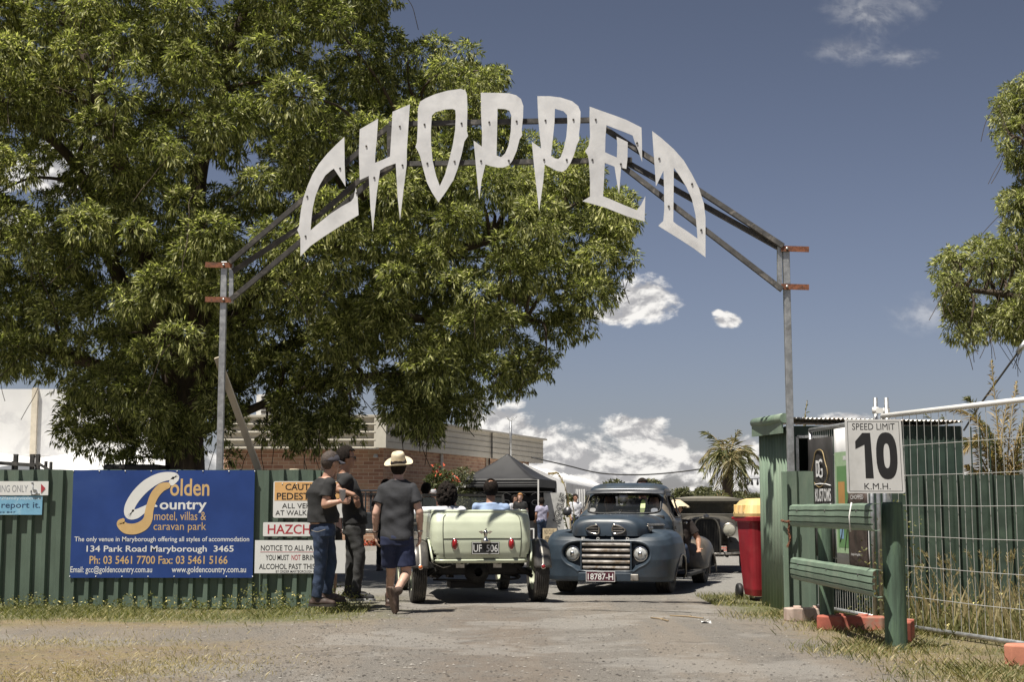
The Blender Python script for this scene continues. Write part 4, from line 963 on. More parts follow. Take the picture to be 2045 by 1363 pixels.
def fr3(c, dx, dy, out, drop, Y): 
    e = np.array(P(dx, dy, Y)); mid = (np.array(c)+e)/2+np.array([0,out,drop]); return [np.array(c), mid, e]
for dx, dy, li, o, dr in ((1408,862,'g',.3,.25),(1398,920,'d',-.2,.45),(1474,860,'d',.2,.0),(1440,880,'d',-.3,.1),(1518,918,'d',.1,.5),(1510,945,'g',-.4,.6),(1405,955,'g',-.5,.6),(1415,985,'g',-.3,.7),(1490,990,'d',-.3,.6),(1500,965,'g',.4,.5),(1430,990,'d',-.6,.5),(1470,985,'g',-.7,.5),(1485,900,'d',-.6,.1),(1428,905,'g',-.7,.2),(1450,955,'d',-.9,.3),(1400,940,'g',.5,.4),(1515,935,'g',.6,.4),(1460,875,'d',.6,.1),(1422,965,'g',-.7,.5),(1484,972,'g',-.6,.5)):
    crown.append((fr3(ct, dx, dy, o, dr, Yp+o), li))
LMS2 = dict(LMS, d=leafmat('palm_straw', (.11,.095,.045), (.27,.235,.12), (.42,.36,.20), .25))
palm('palm_tree', 'shaggy palm tree beyond the vintage car and orange mesh', (b0.x,Yp,0), crown, .62, LMS2, ([(b0.x,Yp,0),(b0.x+.02,Yp,.9),(float(ct[0]),Yp,float(ct[2]))], .26), 30, .03, .03)
sm_c = np.array(P(1437,985,56)); palm('palm_tree', 'short young palm at the trunk of the shaggy palm', (sm_c[0],56,0), [(fr3(sm_c-np.array([0,0,.9]), dx, dy, -.2, .3, 56), 'g') for dx, dy in ((1422,990),(1428,984),(1436,980),(1445,985),(1450,992))], .3, LMS, None, 16, .03)
# palms lashed up behind the green fence on the right
Yq = 18.0
def rp(px, py, dy=0): return np.array(P(px, py, Yq+dy))
fr_list = []
for (x0,y0,x1,y1,x2,y2,li,dy) in ((2005,985,1992,850,1980,720,'d',0),(2010,985,2015,880,2030,762,'d',.2),(2000,980,1960,850,1902,812,'d',0),(1995,985,1950,830,1935,795,'g',.3),(2005,990,1975,890,1930,882,'g',-.2),(2000,960,1960,880,1925,900,'d',-.3),(2010,990,2030,900,2060,830,'g',.1),(2012,985,2040,880,2090,860,'d',.2),(2000,985,1965,940,1925,965,'d',-.2),(2005,980,2030,930,2075,950,'d',-.3),(2002,985,1995,900,1960,840,'g',.5),(2002,975,2000,880,2012,800,'d',-.4),(2015,985,2045,920,2070,900,'g',.3),(1990,975,1960,915,1950,870,'d',.2),(2010,985,2030,920,2050,800,'g',-.3),(1998,980,1985,900,1970,850,'d',.6),(2003,985,1970,905,1915,870,'g',.4),(2008,985,2025,905,2040,850,'d',-.2),(2000,985,1960,950,1935,930,'d',.4),(2012,985,2040,950,2065,980,'g',.1),(2006,985,1998,930,1985,880,'g',-.4)):
    fr_list.append(([rp(x0,y0,dy), rp(x1,y1,dy), rp(x2,y2,dy)], li))
palm('palm_tree', 'dry golden palm fronds rising behind the right green fence', (rp(2005,985)[0],Yq,0), fr_list, .24, LMS, ([(rp(2005,985)[0],Yq,0),(rp(2005,985)[0],Yq,.8),tuple(rp(2005,960))], .13), 80, .008, .014)
palm('palm_frond', 'single olive palm frond standing behind the shed roof', (rp(1607,850)[0],18,0), [([np.array(P(1600,1010,18)), np.array(P(1603,880,18)), np.array(P(1612,800,18))],'g')], .15, LMS, None, 30, .009, .01)
palm('palm_frond', 'green grey palm frond leaning behind the tin roof at right', (P(1880,880,18.2).x,18.2,0), [([np.array(P(1905,1000,18.2)), np.array(P(1890,880,18.2)), np.array(P(1850,828,18.2))],'g'), ([np.array(P(1905,1000,18.2)), np.array(P(1900,880,18.2)), np.array(P(1882,830,18.2))],'g')], .2, LMS, None, 26, .009, .01)
o = palm('palm_frond', 'dry golden frond decoration tied to the market tent corner', (P(1145,1050,47).x,47,0), [([np.array(P(1140,1078,47)), np.array(P(1135,1000,47)), np.array(P(1118,950,47)), np.array(P(1096,945,47))],'d'), ([np.array(P(1142,1078,47)), np.array(P(1146,1040,47)), np.array(P(1143,1000,47))],'g'), ([np.array(P(1140,1075,46.8)), np.array(P(1132,1050,46.8)), np.array(P(1125,1020,46.8))],'g')], .3, LMS, None, 40, .02, .02)
# ------------------------------------------------------------------ tents
tblack = mat('tent_black', (.022,.022,.024), .6, var=.15, scale=2); twhite = mat('tent_white', (.68,.68,.68), .6, var=.04, scale=1.5, col2=(.58,.58,.59,1), s2=1)
gz_c = P(1075,1000,48.2); ang = R(-14); gW = 2.85
g0 = Vector((gz_c.x,gz_c.y,0)); ex = Vector((-math.cos(ang),-math.sin(ang),0)); ey = Vector((-math.sin(ang),math.cos(ang),0))
gaz = thing('gazebo', 'black pop up gazebo with peaked roof full of hanging shirts', 'tent', tuple(g0+ex*gW/2+ey*gW/2))
def gp(a, b_, z): return tuple(g0+ex*(a*gW)+ey*(b_*gW)+Vector((0,0,z)))
ze, zp = 1.1+60/58.0, 1.1+112/57.0
m = M(); n_ = 14
for side in range(4):
    def f(u, v):
        s = 2*u-1; k = 1-v; prof = k**1.5*.0+v; h = ze+(zp-ze)*(v**1.25)+.03*math.sin(u*9)*v*(1-v); a, b_ = [(s*k,-k),(k,s*k),(-s*k,k),(-k,-s*k)][side]
        return gp(.5+a/2, .5+b_/2, h)
    m.grid(12, n_, f)
for (a0,b0_,a1,b1) in ((0,0,1,0),(1,0,1,1),(1,1,0,1),(0,1,0,0)):
    m.add([gp(a0,b0_,ze-.26),gp(a1,b1,ze-.26),gp(a1,b1,ze+.0),gp(a0,b0_,ze+.0)], [(0,1,2,3)])
m.build('canopy', tblack, gaz, world=True, solid=.006)
m = M(); m.bar(gp(0,-.004,ze-.10), gp(1,-.004,ze-.10), .012, .015); m.bar(gp(0,-.004,ze-.19), gp(1,-.004,ze-.19), .012,.012); m.bar(gp(0,-.004,ze-.01), gp(1,-.004,ze-.01), .02, .015); m.build('trim_stripe', mat('trim_grey', (.30,.30,.30), .5), gaz, world=True)
for a_, b_ in ((0,0),(1,0),(0,1),(1,1)):
    m = M(); m.bar(gp(a_,b_,0), gp(a_,b_,ze), .05, .05); m.build('leg', white_p, gaz, world=True)
m = M(); p = gp(.95,-.006,ze-.16); m.add([gp(.99,-.008,ze-.26),gp(.89,-.008,ze-.26),gp(.89,-.008,ze-.12),gp(.99,-.008,ze-.12)], [(0,1,2,3)]); m.build('label_patch', white_p, gaz, world=True)
m = M(); m.add([gp(0,.97,0),gp(1,.97,0),gp(1,.97,ze),gp(0,.97,ze)], [(0,1,2,3)]); m.add([gp(.985,.1,0),gp(.985,.97,0),gp(.985,.97,ze),gp(.985,.1,ze)], [(0,1,2,3)]); m.build('dark_backing', tblack, gaz, world=True, solid=.006)  # black walls added to darken the gazebo interior
# rails with shirts
m = M(); m.tube([gp(.02,.12,1.72), gp(.98,.12,1.72)], .018, 6); m.tube([gp(.02,.85,1.75), gp(.98,.85,1.75)], .018, 6); rr_ = thing('clothes_rail', 'metal hanging rail under the black gazebo', 'rail', gp(.5,.12,0)); m.build('bar', galv, rr_, world=True)
m = M()
for a_ in (.03,.97):
    for b_ in (.12,.85): m.tube([gp(a_,b_,0), gp(a_,b_,1.75)], .02, 6)
m.build('stand', galv, rr_, world=True)
def shirt_mesh(m, c, ux, w_, h, back):
    out = [(-.28,1),(-.12,1.04),(0,.98),(.12,1.04),(.28,1),(.52,.72),(.40,.62),(.30,.74),(.29,0),(-.29,0),(-.30,.74),(-.40,.62),(-.52,.72)]
    m.prism(out, lambda x, y: tuple(Vector(c)+Vector(ux)*(x*w_)+Vector((0,0,(y-1)*h))+Vector((0,0.01*math.sin(x*20),0))), tuple(Vector(back)*.03))
sh_b = mat('shirt_black', (.012,.012,.013), .8, var=.3); sh_g = mat('shirt_print', (.42,.42,.40), .7, var=.5, scale=30)
LBL = ['black shirt with a wing print at the right gazebo corner','black shirt hanging second from the right gazebo leg','black shirt with oval print behind the steering wheel','black shirt with white emblem above the driver','dark shirt with green print at the left gazebo end','black shirt hanging at the far left of the rail']
for i, a_ in enumerate((.06,.24,.42,.58,.74,.90)):
    c = gp(a_,.12,1.62); root = thing('shirt', LBL[i], 'shirt', c, 0, 'black shirts hanging in the gazebo'); m = M()
    shirt_mesh(m, c, tuple(-ex), .62, .72, tuple(ey)); m.build('cloth', sh_b, root, world=True)
    m = M(); cv = Vector(c)
    if i in (0,2,4): m.tube([cv-ey*.012-ex*(.13*math.cos(t))+Vector((0,0,-.26+.09*math.sin(t))) for t in np.linspace(0,6.28,13)], .012, 4)
    else:
        for t in np.linspace(-.9,.9,7): m.tube([cv-ey*.012+Vector((0,0,-.3)), cv-ey*.012-ex*(.17*math.sin(t))+Vector((0,0,-.3+.12*math.cos(t)))], .008, 4)
    m.build('print', sh_g, root, world=True)
    m = M(); m.tube([cv-ex*-.16+Vector((0,0,0)), cv+Vector((0,0,.08)), cv-ex*.16], .007, 5); m.build('hanger', white_p, root, world=True)
m = M(); 
tbl = thing('stall_table', 'black clothed stall table with a framed sign in front', 'table', gp(.4,.0,0)); m.add([gp(.05,-.04,.0),gp(.9,-.04,.0),gp(.9,.16,.0),gp(.05,.16,.0),gp(.05,-.04,.74),gp(.9,-.04,.74),gp(.9,.16,.74),gp(.05,.16,.74)], [(0,1,5,4),(1,2,6,5),(2,3,7,6),(3,0,4,7),(4,5,6,7)]); m.build('cloth', tblack, tbl, world=True)
sg = thing('stall_sign', 'black stall sign with white letters E and Co beside the pale green car', 'sign', tuple(P(1052,1075,46.4)))
a, b_ = P(985,1098,46.4), P(1067,1056,46.4); m = M(); m.box(((a.x+b_.x)/2,46.4,(a.z+b_.z)/2),(b_.x-a.x,.03,b_.z-a.z)); m.build('board', inkb, sg, world=True)
m = M(); put_text(m, 'CLUE', P(1005,1082,46.38), (1,0,0), (0,0,1), .86, .30, .02); put_text(m, 'APPAREL Co.', P(1000,1094,46.38), (1,0,0), (0,0,1), .95, .13, .01); m.build('lettering', sw, sg, world=True)
m = M(); m.prism([(a.x,a.z),(b_.x,a.z),(b_.x,b_.z),(a.x,b_.z)], lambda x, y: (x,46.375,y), (0,.01,0), [[(a.x+.04,a.z+.04),(b_.x-.04,a.z+.04),(b_.x-.04,b_.z-.04),(a.x+.04,b_.z-.04)]]); m.build('border', sw, sg, world=True)
# NOCLUE banner wall and cardboard sign
bn_ = thing('banner', 'pale stall banner with slanted black outlined capitals at the tent side', 'banner', tuple(P(1108,1060,49.6)))
a, b_ = P(1086,1085,49.6), P(1126,985,49.6); m = M(); m.box(((a.x+b_.x)/2,49.6,(a.z+b_.z)/2),(b_.x-a.x,.03,b_.z-a.z)); m.build('panel', mat('banner_pale', (.50,.50,.49), .6, var=.15, scale=5), bn_, world=True)
m = M(); m2 = M(); o0 = P(1105,1044,49.55); th = R(74); ux = Vector((math.cos(th),0,math.sin(th))); uz = Vector((-math.sin(th),0,math.cos(th)))
put_text(m, 'NOCLUE', tuple(o0+uz*-.20), tuple(ux), tuple(uz), 1.06, .24, .05, .3, lift=.004); put_text(m2, 'NOCLUE', tuple(o0+uz*-.18+ux*.02), tuple(ux), tuple(uz), 1.02, .19, .0, .3, lift=.012)
m.build('letter_outline', inkb, bn_, world=True); m2.build('lettering', mat('banner_grey', (.42,.42,.41), .6), bn_, world=True)
cs_ = thing('cardboard_sign', 'hand painted cardboard sign leaning below the banner', 'sign', tuple(P(1097,1095,47)))
a, b_ = P(1084,1092,47), P(1112,1056,47); m = M(); m.box(((a.x+b_.x)/2,47.05,(a.z+b_.z)/2),(b_.x-a.x,.02,b_.z-a.z),rot=(R(-8),0,0)); m.build('board', mat('cardboard', (.42,.34,.22), .8), cs_, world=True)
m = M(); zz_ = a.z; W = b_.x-a.x
for tx, f0, f1, wf in (('NO CLUE', .66, .92, .7), ('APPAREL', .26, .54, .85), ('CO.', .06, .18, .3)): put_text(m, tx, (a.x+W*.1, 46.99, a.z+(b_.z-a.z)*f0), (1,0,0), (0,0,1), W*wf, (b_.z-a.z)*(f1-f0), .02)
m.build('lettering', mat('faded_ink', (.13,.11,.08), .8), cs_, world=True)
# white marquee beyond the gazebo
mq = thing('marquee', 'long white marquee with gable roof right of the black gazebo', 'tent', tuple(P(1150,1060,58)))
pA, pB = P(1128,966,55), P(1232,992,84); ea, eb = Vector((pA.x,55,pA.z)), Vector((pB.x,84,pA.z)); d = (eb-ea).normalized(); n = Vector((-d.y,d.x,0)); n = n if n.x < 0 else -n
W = 1.6; m = M(); ns = 8; rows = []
for i in range(ns*4+1):
    p = ea+d*((eb-ea).length*i/(ns*4)); sag = .07*math.sin(math.pi*(i % 4)/4)
    rows.append([p, p+n*W*.5+Vector((0,0,.42-sag)), p+n*W+Vector((0,0,.78-sag)), p+n*W*2])
vs = [tuple(q) for r in rows for q in r]; m.add(vs, [(i*4+j,(i+1)*4+j,(i+1)*4+j+1,i*4+j+1) for i in range(ns*4) for j in range(3)], True)
r0 = rows[0]; m.add([tuple(r0[0]), tuple(r0[1]), tuple(r0[2]), tuple(r0[3])], [(0,1,2,3)])
m.build('roof', twhite, mq, world=True, solid=.01)
m = M(); vs = []; k = 60
for i in range(k+1):
    p = ea+d*((eb-ea).length*i/k)-n*.04; vs += [tuple(p+Vector((0,0,.02))), tuple(p-Vector((0,0,.36+.03*(i % 2))))]
m.add(vs, [(2*i,2*i+1,2*i+3,2*i+2) for i in range(k)]); m.add([tuple(r0[0]+Vector((0,-.05,0))), tuple(r0[3]+Vector((0,-.05,0))), tuple(r0[3]+Vector((0,-.05,-.4))), tuple(r0[0]+Vector((0,-.05,-.4)))], [(0,1,2,3)]); m.build('valance', twhite, mq, world=True, solid=.008)
for i in range(0, ns+1):
    p = ea+d*((eb-ea).length*i/ns); m = M(); m.bar((p.x,p.y,0),(p.x,p.y,pA.z), .09,.09); m.build('pole', white_p, mq, world=True)
m = M()
for px0, px1, Y in ((1149,1168,56.5),): 
    vs = []
    for i in range(9):
        x = XAT(px0+(px1-px0)*i/8, Y); vs += [(x, Y+.12*(i % 2), 0), (x, Y+.08*(i % 2), pA.z-.2)]
    m.add(vs, [(2*i,2*i+2,2*i+3,2*i+1) for i in range(8)])
m.build('side_curtain', twhite, mq, world=True, solid=.008)
m = M(); p0, p1 = ea+n*3.1, eb+n*3.1; m.add([tuple(p0),tuple(p1),(p1.x,p1.y,0),(p0.x,p0.y,0)], [(0,1,2,3)]); m.build('dark_backing', mat('tent_inside', (.05,.05,.055), .8), mq, world=True)
# ------------------------------------------------------------------ orange mesh barrier
om = mat('orange_mesh', (.58,.13,.09), .6, var=.15)
ob = thing('mesh_barrier', 'orange plastic mesh barrier stretched behind the vintage car', 'barrier', tuple(P(1480,1085,36)*Vector((1,1,0))))
a, b_ = P(1340,1003,36), P(1620,1003,36); m = M(); zt = a.z; zb = .1; nx, nz_ = 100, 20
for i in range(nx+1):
    x = a.x+(b_.x-a.x)*i/nx; m.bar((x,36+.03*math.sin(i*.4),zb),(x+.01*math.sin(i),36+.03*math.sin(i*.4),zt+.02*math.sin(i*.3)), .012, .006, up=(0,1,0))
for j in range(nz_+1):
    z = zb+(zt-zb)*j/nz_; m.bar((a.x,36,z),(b_.x,36,z+.01*math.sin(j)), .02, .03 if j in (0,nz_) else .016, up=(0,1,0))
m.build('mesh', om, ob, world=True)
m = M()
for px in (1480,1560): q = P(px,1000,36.1); m.tube([(q.x,36.1,0),(q.x,36.1,zt+.05)], .02, 6)
m.build('stake', darksteel, ob, world=True)
pale_n = mat('barrier_back', (.45,.42,.38), .8, var=.2, scale=3)
sw_ = thing('low_wall', 'pale low wall showing through the orange mesh', 'wall', tuple(P(1480,1080,40)*Vector((1,1,0))))
m = M(); a, b_ = P(1330,1030,40), P(1640,1030,40); m.box(((a.x+b_.x)/2,40,.5),(b_.x-a.x,.15,1.0)); m.build('panel', pale_n, sw_, world=True); m = M(); m.box(((a.x+b_.x)/2,40,1.02),(b_.x-a.x,.2,.05)); m.build('coping', conc, sw_, world=True)
# ------------------------------------------------------------------ white marquee wall at the left
ml = thing('marquee', 'big white marquee wall rising behind the left fence', 'tent', (P(60,1000,40).x,40,0))
a, b_ = P(-260,778,40), P(330,782,40); m = M(); zb = P(60,912,40).z
m.box(((a.x+b_.x)/2,40,(a.z+zb)/2),(b_.x-a.x,.1,a.z-zb)); m.build('wall', twhite, ml, world=True)
m = M(); q0 = P(70,775,39.85); m.box((q0.x,39.9,(q0.z+zb)/2),(.16,.12,q0.z-zb)); m.build('pole', mat('pole_cream', (.60,.54,.44), .6), ml, world=True)
m = M()
def f(u, v):
    p = P(-150+520*u, 906+34*v, 40-2.6*v); return (p.x, 40-2.6*v, p.z+.16*math.sin(u*23)*math.sin(v*3)+.1*math.sin(u*11+v*4))
m.grid(60, 10, f); m.build('awning', twhite, ml, world=True, solid=.01)
rl = thing('timber_railing', 'dark timber railing with posts above the left fence', 'railing', (P(40,945,20).x,20,0))
for x, yt in ((32,908),(27,922),(65,908),(76,908),(92,922),(102,923)):
    q = P(x, yt, 20); m = M(); m.box((q.x,20,q.z/2),(.055 if yt < 915 else .03,.055,q.z)); m.build('post', darksteel, rl, world=True)
m = M(); m.bar(P(-60,922,19.95),P(70,930,19.95),.03,.05); m.bar(P(76,926,19.95),P(102,942,19.95),.03,.035); m.bar(P(-60,940,19.95),P(110,942,19.95),.03,.03); m.build('rail', darksteel, rl, world=True)
tl_ = thing('trailer_body', 'low dark trailer body showing above the blue sign', 'trailer', (P(280,940,22).x,22,0))
a, b_ = P(205,944,22), P(315,928,22); m = M(); m.box(((a.x+b_.x)/2,22.6,(b_.z)/2+.3),(b_.x-a.x,1.2,b_.z-.6)); m.build('body', black, tl_, world=True, bevel=.03)
for px in (219,243): q = P(px,934,21.98); m = M(); m.box((q.x,21.99,q.z),(.09,.03,.035)); m.build('vent_slot', darksteel, tl_, world=True)
for s in (a.x+.25,b_.x-.25): m = M(); m.lathe([(0,-.08),(.3,-.08),(.3,.08),(0,.08)], 18, Matrix.Translation((s,22.6,.3)) @ Matrix.Rotation(R(90),4,'X')); m.build('wheel', black, tl_, world=True)
# ------------------------------------------------------------------ cables
cb = mat('cable_black', (.02,.02,.022), .6)
c1 = thing('overhead_cable', 'black overhead cable drooping from the clubhouse to the palm', 'cable', tuple(P(1060,915,60)))
m = M(); m.tube([P(x, y, 60) for x, y in catmull([(1060,914),(1130,930),(1200,946),(1280,949),(1350,944),(1410,936)], 5)], .03, 5); m.build('wire', cb, c1, world=True)
c2 = thing('guy_cable', 'taut dark guy cable slanting down behind the wire panel', 'cable', tuple(P(2000,760,19)))
m = M(); m.tube([P(1925,860,19.5), P(1960,805,19), P(2048,683,18.6), P(2110,600,18.4)], .014, 6); m.build('wire', darksteel, c2, world=True)
m = M(); m.tube([P(2032,706,18.67), P(2050,681,18.6)], .035, 8); m.build('turnbuckle', galv, c2, world=True)
c3 = thing('string_lights', 'drooping string of small bulbs between palm and shed', 'string lights', tuple(P(1500,960,40)))
m = M(); m.tube([P(x, y, 40) for x, y in ((1488,955),(1500,957),(1512,957),(1535,952))], .01, 4); m.build('wire', cb, c3, world=True)
for x in (1493,1502,1513): q = P(x,964,40); m = M(); m.lathe([(0,-.09),(.03,-.07),(.035,-.03),(.02,.03),(.02,.09),(0,.09)], 8, Matrix.Translation(q)); m.build('bulb', cb, c3, world=True)
# ------------------------------------------------------------------ vehicle helpers
rubber = mat('tyre_rubber', (.045,.042,.038), .85, var=.3, scale=10, col2=(.15,.135,.11,1), s2=7, lo=.48, hi=.7); chrome = mat('chrome', (.62,.60,.57), .16, 1, var=.12, scale=9)
dullchrome = mat('pitted_chrome', (.46,.43,.39), .36, .9, var=.3, scale=14, col2=(.20,.13,.085,1), s2=9, lo=.56, hi=.7); undark = mat('chassis_dark', (.018,.017,.016), .8, var=.4, scale=9)
def tyre_prof(r, w, grooves=5):
    p = [(r*.62,-w*.42),(r*.72,-w*.5),(r*.86,-w*.52),(r*.95,-w*.49),(r*.985,-w*.43)]
    for i in range(grooves):
        c = (-.36+.72*i/(grooves-1))*w; h = .055*w
        p += [(r,c-h*1.3),(r,c-h*.55),(r*.972,c-h*.45),(r*.972,c+h*.45),(r,c+h*.55),(r,c+h*1.3)]
    p += [(r*.985,w*.43),(r*.95,w*.49),(r*.86,w*.52),(r*.72,w*.5),(r*.62,w*.42)]
    return p
def wheel(parent, c, r, w, rimm, grooves=5, capm=None, turn=0, disc=1):
    """axle along local x; disc side +x or -x"""
    W = Matrix.Translation(c) @ Matrix.Rotation(turn,4,'Z') @ Matrix.Rotation(R(90),4,'Y')
    m = M(); m.lathe(tyre_prof(r, w, grooves), 48, W); t = m.build('wheel', rubber, parent)
    m = M(); s = disc
    m.lathe([(r*.64,-w*.42),(r*.60,-w*.30),(r*.58,0),(r*.60,w*.30),(r*.64,w*.42)], 40, W)
    m.lathe([(r*.60,s*w*.34),(r*.52,s*w*.20),(r*.42,s*w*.12),(r*.30,s*w*.22),(r*.22,s*w*.30),(0,s*w*.31)], 40, W); m.build('rim', rimm, t)
    if capm:
        m = M(); m.lathe([(r*.27,s*w*.28),(r*.25,s*w*.40),(r*.15,s*w*.47),(0,s*w*.49)], 28, W); m.build('hub_cap', capm, t)
    return t
def superell(cx, cy, a, b, n, p):
    return [(cx+a*abs(math.cos(t))**p*np.sign(math.cos(t)), cy+b*abs(math.sin(t))**p*np.sign(math.sin(t))) for t in np.linspace(0,2*math.pi,n,endpoint=False)]
def sd_poly(x, z, poly):
    d = edge_dist(x, z, poly); return d if in_poly(x, z, poly) else -d
def sstep(x, a, b): t = max(0, min(1, (x-a)/(b-a))); return t*t*(3-2*t)
# ------------------------------------------------------------------ blue pickup
navy = mat('faded_navy', (.031,.046,.065), .46, .0, var=.22, scale=4, col2=(.042,.042,.045,1), s2=1.7, lo=.48, hi=.70, coat=.14)
patina = mat('brown_patina', (.17,.148,.12), .48, .0, var=.3, scale=5, col2=(.065,.072,.082,1), s2=2.0, lo=.50, hi=.64, coat=.12)
tyaw = R(-16); tX, tY = XAT(1208,18.75), 18.75
truck = thing('pickup_truck', 'lowered faded navy vintage pickup truck facing the camera under the arch', 'truck', (tX,tY,0), tyaw); truck.scale = (.965,1,1)
half = catmull([(0,0),(.30,.0),(.52,.012),(.70,.055),(.82,.14),(.885,.26),(.915,.42),(.925,.62),(.925,.85),(.91,1.08),(.88,1.30)], 14)
hl = [0]; 
for i in range(1, len(half)): hl.append(hl[-1]+np.linalg.norm(half[i]-half[i-1]))
hl = np.array(hl); HX = np.array([h[0] for h in half]); HY = np.array([h[1] for h in half])
def plan(t):           # t in [-1,1]
    s = abs(t)*hl[-1]; x, y = np.interp(s, hl, HX), np.interp(s, hl, HY); e = .02
    dx, dy = np.interp(min(s+e,hl[-1]), hl, HX)-np.interp(max(s-e,0), hl, HX), np.interp(min(s+e,hl[-1]), hl, HY)-np.interp(max(s-e,0), hl, HY)
    L = math.hypot(dx, dy); nx, ny = -dy/L, dx/L       # inward for the right side
    if s < .02: nx, ny = 0, 1
    sg = 1 if t >= 0 else -1
    return sg*x, y, sg*nx, ny
recess = catmull([(0,.700),(.30,.700),(.44,.692),(.555,.655),(.612,.575),(.605,.475),(.545,.405),(.46,.365),(.40,.325),(.345,.300),(.2,.296),(0,.296)], 4)
recess = [(x, z) for x, z in recess]+[(-x, z) for x, z in reversed(recess)]
def clip(u, v):
    t = 2*u-1; t = math.copysign(abs(t)**1.0, t); x, y, nx, ny = plan(t)
    rise = .06*sstep(y, .05, .35)-.16*sstep(y, .85, 1.35); sag = 0 if y < .9 else 0
    ins = np.interp(v, [0,.05,.15,.45,.68,.78,.86,.92,1], [.035,.012,0,-.012,.012,.04,.085,.16,.42]); z = np.interp(v, [0,.05,.15,.45,.68,.78,.86,.92,1], [.175,.19,.24,.46,.64,.71,.755,.785,.80])
    z = z+rise*v*v
    x, y2 = x+nx*ins, y+ny*ins
    if abs(t) < .42 and z < .74:
        d = sd_poly(x, z, recess)
        if d > -.03: y2 += .105*sstep(d, -.004, .055)-.008*math.exp(-(d/.012)**2)
        elif z < .30 and abs(x) < .38: pass
    if z < .31 and abs(x) < .37 and y2 < .2: y2 += .03
    return (x, y2, z)
WF, WR = (.70, .66, .335), (.72, 3.52, .335)
m = M(); m.grid(300, 74, clip, cut=lambda c: abs(c[0]) > .60 and ((c[1]-.70)/.40)**2+((c[2]-.17)/.345)**2 < 1)
m.build('front_fenders', navy, truck, solid=.012)
# fender lips round the wheel arches (brownish edge)
for s in (-1,1):
    fl = []
    for t in np.linspace(R(3),R(177),34):
        y_, z_ = .70+.40*math.cos(t), .17+.345*math.sin(t); x_ = np.interp(y_, HY[HY.argsort()], HX[HY.argsort()]) if False else max(plan(q_)[0] for q_ in np.linspace(.3,1,80) if abs(plan(q_)[1]-y_) < .03)
        fl.append((s*(x_-np.interp(z_, [.175,.24,.46,.64,.71],[.035,0,-.012,.004,.04])), y_, z_))
    m = M(); m.tube(fl, .013, 6); m.build('fender_lip', patina, truck)
# hood
hy = [.055,.065,.09,.14,.22,.35,.6,.9,1.14]; hw = [.40,.435,.46,.485,.515,.555,.61,.65,.68]; hz = [.93,.955,.985,1.005,1.02,1.033,1.045,1.05,1.05]
def hood(u, v):
    yv = np.interp(v, np.linspace(0,1,len(hy)), hy); w_ = np.interp(yv, hy, hw); zt = np.interp(yv, hy, hz); a = math.pi*(1-u); zb = .765
    c, s = math.cos(a), math.sin(a); x = w_*abs(c)**.50*np.sign(c); z = zb+(zt-zb)*abs(s)**.62
    z += .012*math.exp(-(x/.016)**2)*(1 if z > .9 else 0); return (x, yv, z)
m = M(); m.grid(80, 40, hood)
ring = [hood(u, 0) for u in np.linspace(0,1,80)]; 
def nose(u, v):
    p = hood(u, 0); k = 1-v; return (p[0]*(.02+.98*k), .055-.02*(1-k**2), .765+(p[2]-.765)*(.05+.95*k)*1.0)
m.grid(80, 14, lambda u, v: nose(u, 1-v) )
m.build('hood', navy, truck, weld=True, recalc=False)
def emb(name, pts, r, mt, par=truck, closed=True, n=6): m = M(); m.tube(pts, r, n, closed=closed); return m.build(name, mt, par)
for s in (-1,1):
    c = s*.185
    out = [(c-s*.085,.80),(c-s*.085,.905),(c-s*.02,.902),(c+s*.045,.885),(c+s*.085,.855),(c+s*.065,.825),(c+s*.02,.805)]
    q = catmull([(x, z) for x, z in out], 3, closed=True)
    nf = lambda x, z: .033-.0+.02*max(0,abs(x)-.15)
    n_ = emb('nostril', [(x, nf(x,z)-.006, z) for x, z in q], .013, chrome)
    m = M(); m.prism([(x, z) for x, z in q], lambda x, z: (x, nf(x,z)-.004, z), (0,.003,0)); m.build('opening', black, n_)
    for dz in (-.022,.012): m = M(); m.bar((c-s*.075,nf(c,0)-.010,.855+dz),(c+s*.055,nf(c,0)-.008,.855+dz), .008,.012); m.build('slat', dullchrome, n_)
    def hside(y, z):
        w_, zt = np.interp(y, hy, hw), np.interp(y, hy, hz); sn = ((z-.765)/(zt-.765))**(1/.62); return (s*(w_*math.sqrt(max(0,1-sn*sn))**.50+.003), y, z)
    def strip(nm, z0, z1, y0, y1, mt, off):
        m = M(); m.grid(16, 5, lambda u, v: tuple(np.array(hside(y0+(y1-y0)*u, z0+(z1-z0)*v))+np.array([s*off*math.sin(math.pi*(.1+.8*v)),0,0]))); return m.build(nm, mt, truck, solid=-.004)
    strip('side_trim', .895, .920, .30, .90, dullchrome, .016); strip('side_trim', .825, .850, .30, .92, dullchrome, .016); strip('side_vent', .852, .893, .42, .86, black, .004); strip('side_trim', .845, .90, .28, .42, dullchrome, .012)
# grille
for i, z in enumerate((.655,.580,.505,.430,.355)):
    hw_ = (.335,.335,.335,.33,.32)[i]; m = M()
    pr = [(-.022,.0),(-.020,-.022),(0,-.030),(.020,-.022),(.022,0)]; vs = []
    for k in range(9):
        x = -hw_+2*hw_*k/8; vs += [(x, .045+oy+.02*(x/hw_)**2, z+oz) for oz, oy in pr]
    m.add(vs, [(k*5+j,(k+1)*5+j,(k+1)*5+j+1,k*5+j+1) for k in range(8) for j in range(4)]); m.build('grille_bar', mat('grille_metal', (.42,.39,.36), .34, .85, var=.3, scale=8, col2=(.25,.2,.15,1), s2=6) if i == 0 else bpy.data.materials['grille_metal'], truck, solid=.006)
m = M(); m.box((0,.105,.495),(.72,.02,.41)); m.build('grille_shade_sheet', black, truck)  # black sheet puts shade into the grille recess, whose own paint is navy
for s in (-1,1): m = M(); m.box((s*.345,.06,.495),(.02,.06,.40)); m.build('grille_side', navy, truck)
m = M()
